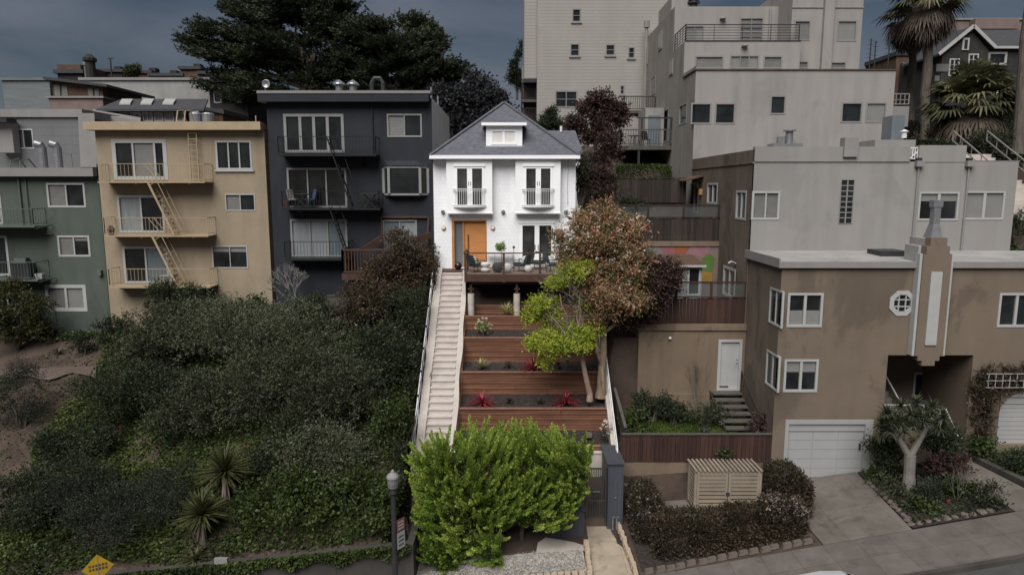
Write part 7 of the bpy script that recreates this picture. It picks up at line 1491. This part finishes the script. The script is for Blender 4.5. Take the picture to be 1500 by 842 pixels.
tree('small dark green conifer between plum tree and cream tower', at(808, 200, 48), at(808, 165, 48), pxclumps(48, [(808, 168, 9), (804, 180, 14), (815, 185, 13), (798, 190, 12)]), 'dark', 72, tw=1500, name='conifer')
tree('dusky blue grey tree between charcoal building and cream tower', at(690, 215, 50), at(690, 170, 50), pxclumps(50, [(690, 135, 24), (665, 150, 22), (715, 150, 24), (650, 165, 16), (690, 165, 28), (735, 160, 14), (710, 180, 24), (668, 185, 20), (640, 140, 10), (730, 185, 16)]), 'grey', 73, tw=5200, name='broadleaf_tree')
tree('dark green tree at the left side of the cream tower', at(757, 140, 66), at(757, 100, 66), pxclumps(66, [(757, 112, 12), (753, 95, 8), (760, 80, 6), (764, 66, 5), (750, 118, 9), (764, 125, 9)]), 'dark', 74, tw=1500, name='broadleaf_tree')
p = at(875, 306, 37.2); shrub('dusky purple shrub right of the white house upper wall', p, (.85, .7, 1.15), 'plum', 75, den=1.2); p = at(880, 250, 41); shrub('dark purple grey bush under the hanging balcony', p, (1.0, .8, 1.0), 'plum', 79)
p = at(850, 300, 37); shrub('feathery green bamboo like shrub at the white house right corner', p, (.35, .35, 1.5), 'olive', 76, den=1.6); p = at(925, 322, 33.9); shrub('green bush behind the mesh fence above the mural', p, (.75, .4, .55), 'dark', 77)
# cypress
def cypress(label, px, Y, base_py, lobes_, seed, tw, trunk_r=.6, name='cypress_tree'):
    rg = np.random.default_rng(seed); rr = random.Random(seed); b = at(px, base_py, Y); t = thing(name, label, 'tree', b); cl = pxclumps(Y, lobes_); mb = MB(); hub = at(px, base_py - 40, Y); limb(mb, b - Vector((0, 0, 2)), hub, trunk_r, trunk_r * .75, rr, 4, .03, 10); A, X, Ls = [], [], []; QP, QD = [], []
    ax0 = np.array([hub.x, hub.y])
    for c in cl:
        limb(mb, hub, Vector(c[:3]), trunk_r * .28, trunk_r * .08, rr, 6, .05, 6); np_ = max(3, int(tw * c[3] / 2.2))
        d = sph(rg, np_); pc = np.array(c[:3]) + d * (rg.uniform(.45, 1, (np_, 1)) ** .5) * c[3:6] * [1.0, .9, .95]
        for q in pc:                                             # flat fans of foliage, one above another
            o_ = q[:2] - ax0; o_ = o_ / max(np.linalg.norm(o_), .5); n = 46; w_ = rg.uniform(.7, 1.25); e = rg.normal(size=(n, 3)) * [w_ * .62, w_ * .62, .14]
            e[:, 2] += .12 * np.abs(e[:, 0] * o_[0] + e[:, 1] * o_[1]); A.append(q + e); X.append(np.concatenate([o_[None] * 1.0 + rg.normal(size=(n, 2)) * .45, rg.normal(size=(n, 1)) * .12 + .18], 1)); Ls.append(rg.uniform(.6, 1.5, n))
    A, X, Ls = np.concatenate(A), np.concatenate(X), np.concatenate(Ls); P, D = plume_pts(rg, A, X, Ls, .15, 30, (0, 0, .1), .25); leaves('crown', L_CYP, P, D, .26, .095, rg, t); mb.build('trunk', BARK, t); return t
cypress('huge dark Monterey cypress with layered boughs above the charcoal building', 455, 62, 172, [(430, 12, 36), (375, 35, 38), (470, 25, 40), (335, 62, 32), (400, 70, 50), (455, 78, 50), (505, 55, 40), (352, 98, 40), (320, 85, 22), (410, 118, 40), (470, 118, 40), (515, 95, 42), (345, 130, 28), (380, 140, 26), (305, 70, 12), (425, -8, 22), (480, 2, 26), (520, 135, 26)], 81, 11)
cypress('lower spreading cypress right of the huge one, browner', 575, 60, 175, [(560, 62, 34), (598, 72, 30), (545, 95, 34), (585, 105, 36), (622, 95, 24), (640, 108, 16), (610, 125, 28), (560, 130, 30), (535, 60, 24), (652, 115, 8)], 82, 12, .45)
cypress('narrow monkey puzzle like conifer tip on the skyline right of the cypresses', 608, 68, 150, [(607, 34, 5), (606, 44, 9), (610, 56, 13), (612, 70, 14)], 83, 16, .2, 'conifer')
rg = np.random.default_rng(85); tree('small round tree on the left skyline', at(193, 116, 76), at(193, 105, 76), pxclumps(76, [(193, 101, 8), (188, 105, 6), (198, 104, 6)]), 'holly', 85, tw=700, name='broadleaf_tree', tr=.1)
# ---------------------------------------------------------------- palms, hedges, steps on the right skyline
def palm(label, b, top, n, R, skirt, seed, rt=.3, fr=(-.5, 1.3), sk=(-1.5, -.6), name='palm_tree'):
    rg = np.random.default_rng(seed); b, top = Vector(b), Vector(top); t = thing(name, label, 'tree', b); mb = MB(); k = 14; pts = [b.lerp(top, i / k) + Vector((.06 * math.sin(i), 0, 0)) for i in range(k + 1)]; mb.tube([b - Vector((0, 0, .5))] + pts, [rt * 1.2] + [rt * (1.0 + .08 * (i % 2)) for i in range(k + 1)], 10); mb.build('trunk', BARK, t)
    def fr_(nm, m, n, R, er, droop):
        V = []
        for i in range(n):
            a, e = rg.uniform(0, 6.283), rg.uniform(*er); d = np.array([math.cos(a) * math.cos(e), math.sin(a) * math.cos(e), math.sin(e)]); s = np.array([-math.sin(a), math.cos(a), 0]); u = np.cross(d, s); o = np.array(top) + d * .1; L_ = R * rg.uniform(.45, .6); h = o + d * L_ - np.array([0, 0, .1 * L_]); w_ = .03; V.append([o - s * w_, o + s * w_, h + s * w_, h - s * w_])
            for j in range(13):
                g = (j - 6) / 6 * 1.25; bd = d * math.cos(g) + s * math.sin(g); l = R * .55 * (1 - .25 * abs(g) / 1.25) * rg.uniform(.85, 1.1); p1 = h + bd * l * .55; p2 = p1 + bd * l * .45 - np.array([0, 0, l * droop * rg.uniform(.5, 1.2)]); q = np.cross(bd, u) * .045 * R / 1.6; V.append([h - q * .5, h + q * .5, p1 + q, p1 - q]); V.append([p1 - q, p1 + q, p2 + q * .1, p2 - q * .1])
        qmesh(nm, m, np.array(V, np.float32), t)
    fr_('fronds', L_PALM, n, R, fr, .35); fr_('dead_fronds', L_DEAD, skirt, R * .95, sk, .5); return t
palm('tall fan palm with a shaggy brown skirt, nearer of the pair', at(1353, 222, 50), at(1362, -8, 50), 60, 2.7, 170, 91, .3, (-.4, 1.3), (-1.52, -.75)); palm('tall fan palm standing behind and left of the nearer one', at(1333, 190, 54), at(1338, 10, 54), 55, 2.6, 150, 92, .26, (-.4, 1.3), (-1.52, -.75))
palm('short broad fan palm with pale dead skirt before the shingle house', at(1422, 232, 44), at(1424, 150, 44), 110, 2.9, 120, 93, .3, (-.2, 1.45), (-1.45, -.45))
mb = MB(); a_, b_ = at(1493, 200, 40), at(1502, 60, 40); t = thing('palm_tree', 'bare grey palm trunk cut by the right edge of the picture', 'tree', a_); mb.tube([a_ - Vector((0, 0, 1)), a_, b_, b_ + Vector((.1, 0, 3))], [.36, .32, .28, .26], 12); mb.build('trunk', BARK, t)
rg = np.random.default_rng(94)
for lb, x0, x1, py0, py1, Y, m, sd_ in (('low clipped hedge strip left of the short fan palm', 1330, 1402, 222, 207, 42, 'L_DARK', 301), ('dark clipped hedge block under the shingle house', 1434, 1502, 232, 195, 41, 'L_DARK', 302), ('upper hedge behind the tall palm trunks', 1310, 1400, 205, 178, 52, 'L_OLIV', 303), ('hedge mass at the right edge above the steps', 1462, 1560, 205, 165, 46, 'L_DARK', 304)):
    z0, z1 = zat(py0, Y), zat(py1, Y); box_hedge(lb, [(xat(x0, py0, Y), Y, z0 - .6, xat(x1, py0, Y), Y + 1.6, z1)], globals()[m], sd_, ll=.16, lw=.09, den=230)
p = at(1445, 232, 40.5); shrub('shaggy olive shrub at the foot of the short fan palm', p, (1.0, .7, .7), 'olive', 310); p = at(1390, 212, 47); shrub('broad bush under the short fan palm left side', p, (1.6, 1.0, .9), 'dark', 311)
p = at(1490, 350, 30.2); p.z = 8; shrub('yellow green vine clump at the right end of the white wing', p, (.5, .5, 1.0), 'ivy', 312); p = at(1496, 310, 33); p.z = 9.5; shrub('dark bush behind the right end of the white wing', p, (.9, .8, 1.0), 'dark', 313)
t = thing('hillside_steps', 'hillside steps with pale handrails at the right edge beyond the white wing', 'steps', at(1492, 300, 33)); q = Vector(t.location); mb = MB()
for i in range(14): mb.box(q.x - .4, q.y + i * .35, q.z - 1 + i * .2, q.x + 1.6, q.y + i * .35 + .36, q.z + i * .2)
mb.build('steps', CONC, t); mb = MB()
for dx in (-.35, 1.5): rail(mb, (q.x + dx, q.y, q.z + .1), (q.x + dx, q.y + 4.9, q.z + 2.9), .95, 6, .05, .03, bottom=.45)
mb.build('handrail', GREYL, t)
q = at(1318, 170, 46); t = thing('garden_wall', 'short pale garden wall with a white railing right of the stucco building', 'wall', q); mb = MB(); mb.box(xat(1304, 170, 46), 46, zat(186, 46), xat(1331, 170, 46), 46.3, zat(156, 46)); mb.build('wall', GREYL, t); mb = MB(); rail(mb, (xat(1306, 150, 46.2), 46.2, zat(155, 46.2)), (xat(1331, 150, 46.2), 46.2, zat(155, 46.2)), .75, 4, .06, .04, mids=1); mb.build('railing', GREYL, t)
q = at(1377, 105, 52); t = thing('utility_pole', 'dark pole with pale transformer boxes beside the tall palms', 'pole', at(1366, 200, 52)); mb = MB(); mb.tube([at(1366, 215, 52), at(1366, 95, 52)], .12); mb.build('post', METD, t); mb = MB(); mb.box(xat(1368, 100, 52), 51.7, zat(106, 52), xat(1386, 100, 52), 52.3, zat(95, 52)); mb.box(xat(1367, 100, 52), 51.7, zat(120, 52), xat(1374, 100, 52), 52.2, zat(112, 52)); mb.build('transformer', GREYL, t)
# ---------------------------------------------------------------- front beds by the garage
rg = np.random.default_rng(95); rr = random.Random(95)
b = at(1330, 726, 23.6); b.z = yard(14.5) - .12; t = thing('dragon_tree', 'forked pale trunked dragon tree with grey sword leaf heads before the entrance', 'tree', b); fk = at(1333, 666, 23.6); mb = MB(); mb.tube([b - Vector((0, 0, .2)), b + Vector((0, 0, .15)), b.lerp(fk, .5), fk], [.30, .24, .19, .2], 12)
arms = [((1309, 630), .12), ((1357, 626), .12)]; heads = []
for (x, y), r in arms: 
    e = at(x, y, 23.6 + rr.uniform(-.2, .2)); mb.tube([fk - Vector((0, 0, .1)), fk.lerp(e, .5) + Vector((0, 0, -.04)), e], [r * 1.05, r * .9, r * .75], 9)
    for _ in range(6): h = e + Vector((rr.uniform(-.55, .55), rr.uniform(-.45, .45), rr.uniform(.1, .6))); mb.tube([e, h], [r * .55, r * .4], 6); heads.append(tuple(h))
heads += [tuple(at(x, y, 23.6 + rr.uniform(-.4, .4))) for x, y in ((1292, 620), (1300, 606), (1320, 596), (1343, 592), (1366, 597), (1381, 612), (1378, 628), (1335, 608), (1358, 606), (1316, 614), (1292, 634), (1333, 626), (1322, 630), (1345, 628))]
for h in heads[-11:]: mb.tube([at(1309, 630, 23.6) if h[0] < fk.x else at(1357, 626, 23.6), Vector(h)], [.05, .035], 6)
mb.build('trunk', BARKP, t); strip_blades('leaf_heads', L_DRAC, rg, heads, 64, .46, .055, (-.7, 1.45), .5, t)
for i, (lb, px, pb, Y, R, s) in enumerate([('wide layered dark shrub behind the dragon tree by the garage', 1290, 690, 24.6, (.75, .4, .95), 'dark'), ('layered dark shrub behind the dragon tree by the entrance', 1370, 690, 24.6, (.85, .5, .95), 'dark'), ('plum tinted bush at the foot of the entrance steps', 1385, 700, 24.0, (.55, .5, .5), 'plum'), ('low green plant clump beside the garage door edge', 1283, 708, 24.4, (.3, .3, .28), 'ivy'), ('grey green cushion plant left of the dragon tree trunk', 1302, 730, 23.3, (.4, .35, .25), 'olive'), ('dusty shrub right of the dragon tree trunk', 1362, 742, 22.8, (.5, .45, .35), 'blue'), ('low green plant near the rock edge of the driveway bed', 1350, 760, 22.0, (.45, .35, .22), 'ivy'), ('grassy green tuft at the sidewalk corner of the bed', 1440, 750, 21.8, (.38, .35, .3), 'olive'), ('olive bush between the dragon tree and garden path', 1405, 742, 22.5, (.5, .4, .3), 'ivy')]):
    p = at(px, pb, Y); p.z = yd(p.x, Y)[2] - .03; shrub(lb, p, R, s, 320 + i)
p = at(1383, 733, 22.4); tag(small_bush('rose_bush', 'small bush with one pink flower in the bed by the path', 'shrub', p - Vector((0, 0, .2)), (.2, .2, .25), L_DARK, 200, .07, .04, L_PINK, 5, .09, 9), 'small bush with one pink flower in the bed by the path', 'shrub')
b = at(1401, 745, 22.2); b.z = yd(b.x, 22.2)[2]; bare_tree('thin staked sapling beside the garden path', b, 1.3, .4, 14, TWIG, 3, .018, 'bare_sapling', 'sapling')
def rock(label, px, py, Y, s, seed, group='stones edging the front bed'):
    rg = random.Random(seed); p = at(px, py, Y); p.z = yd(p.x, Y)[2] + s * .2; mb = MB(); mb.lathe(p, [(.02, -s * .5)] + [(s * rg.uniform(.8, 1.1) * math.cos(math.radians(a)), s * .7 * math.sin(math.radians(a))) for a in (-40, -10, 20, 50)] + [(s * .15, s * .66)], 9)
    for v in mb.v: v += Vector((rg.uniform(-1, 1), rg.uniform(-1, 1), rg.uniform(-1, 1))) * s * .16
    tag(mb.build('rock', ROCK, base=p, smooth=False), label, 'rock', group)
for i in range(11): t_ = i / 10; rock('stone in the row edging the bed along the driveway', 1272 + 62 * t_, 715 + 62 * t_, 24.4 - 3.1 * t_, rr.uniform(.08, .15), 400 + i, 'stones edging the driveway side of the bed')
for i in range(9): t_ = i / 8; rock('stone in the row edging the bed along the sidewalk', 1346 + 104 * t_, 778 - 19 * t_, 21.25, rr.uniform(.09, .18), 420 + i, 'stones edging the sidewalk side of the bed')
mb = MB(); mb.hexa([yd(17.8, 21.1, -.1), yd(18.0, 21.1, -.1), yd(17.85, 25.4, -.1), yd(17.65, 25.4, -.1), yd(17.8, 21.1, .22), yd(18.0, 21.1, .22), yd(17.85, 25.4, .2), yd(17.65, 25.4, .2)]); tag(mb.build('low_wall', RETW, base=(17.8, 21.1, 2)), 'low dark kerb wall along the right of the garden path', 'wall')
for i, (lb, x, y, R, s) in enumerate([('leafy green shrub at the foot of the garage vine', 18.1, 24.9, (.5, .4, .45), 'ivy'), ('low dark shrub in the bed between path and second driveway', 18.5, 23.6, (.6, .6, .35), 'dark'), ('green sprawling shrub midway along the right bed', 18.7, 22.6, (.55, .6, .32), 'ivy'), ('dark low shrub at the near end of the right bed', 18.9, 21.7, (.6, .5, .3), 'dark'), ('sprig of pale green leaves by the second driveway edge', 19.4, 23.0, (.3, .3, .5), 'olive')]):
    shrub(lb, (x, y, yd(x, y)[2]), R, s, 340 + i)
rg = np.random.default_rng(97); t = thing('climbing_vine', 'dark climbing vine arching over the second garage door', 'vine', at(1440, 660, 25.4)); A = []
for px, py, r in ((1437, 640, 13), (1437, 615, 16), (1440, 590, 18), (1450, 570, 18), (1470, 562, 16), (1490, 556, 14), (1505, 552, 14), (1432, 565, 10), (1445, 548, 10), (1478, 547, 9)): p = at(px, py, 25.36); k = r * .027; A.append((p.x, p.y, p.z, k, .1, k))
P, D = crown_pts(rg, np.array(A), 900, 6, .3, .1, .6, .6, .3); P[:, 1] = np.minimum(P[:, 1], 25.46); leaves('foliage', L_RED, P, D, .1, .05, rg, t); mb = MB()
for dx in (0, .15, -.12): limb(mb, at(1437, 662, 25.4) + Vector((dx, 0, -.1)), at(1442, 590, 25.38) + Vector((dx, 0, 0)), .03, .02, rr, 6, .04, 5); limb(mb, at(1442, 590, 25.38) + Vector((dx, 0, 0)), at(1490, 553, 25.38) + Vector((dx, 0, 0)), .02, .01, rr, 6, .03, 5)
mb.build('stems', TWIG, t)
sheet('bed_soil', [yd(13.54, 25.45, .015), yd(16.48, 25.45, .015), yd(16.42, 21.05, .02), yd(13.16, 21.05, .02)], MULCH, 3); sheet('right_bed_soil', [yd(17.9, 21.05, .03), yd(19.58, 21.05, .03), yd(19.55, 25.45, .01), yd(17.75, 25.45, .01)], MULCH, 2)
sheet('hedge_soil', [(4.35, 21.3, street(4.3) + .0), (10.1, 21.3, street(10.1) + .0), (10.1, 23.99, yard(10) - .3), (4.35, 23.99, yard(5) - .2)], MULCH, 3)

r_ = np.random.default_rng(131)
for nm, lb, xa, xb, n, m in (('ground_cover', 'low ground cover and weeds in the dragon tree bed', 13.3, 16.4, 6500, L_DARK), ('ground_cover', 'green ground cover in the narrow bed beside the second driveway', 17.95, 19.5, 3600, L_IVY)):
    Y = r_.uniform(21.15, 25.3, n); X = xa + (xb - xa) * r_.random(n); X = np.where((xa < 14) & (X < 13.3 + (Y - 21) * .09), X + .5, X); Z = np.array([yd(x, y)[2] for x, y in zip(X, Y)]); hh = np.maximum(0, np.sin(X * 3.1 + 1.3 * np.sin(Y * 2.3)) * np.sin(Y * 2.7 + X)) * .3
    k = r_.random(n) < .35 + hh * 2.2; o = leaves(nm, m, np.stack([X, Y, Z + .03 + hh * r_.random(n)], 1)[k], (r_.normal(size=(n, 3)) * [1, 1, .5] + [0, 0, .5])[k], .13, .06, r_); tag(o, lb, 'ground cover', kind='stuff')
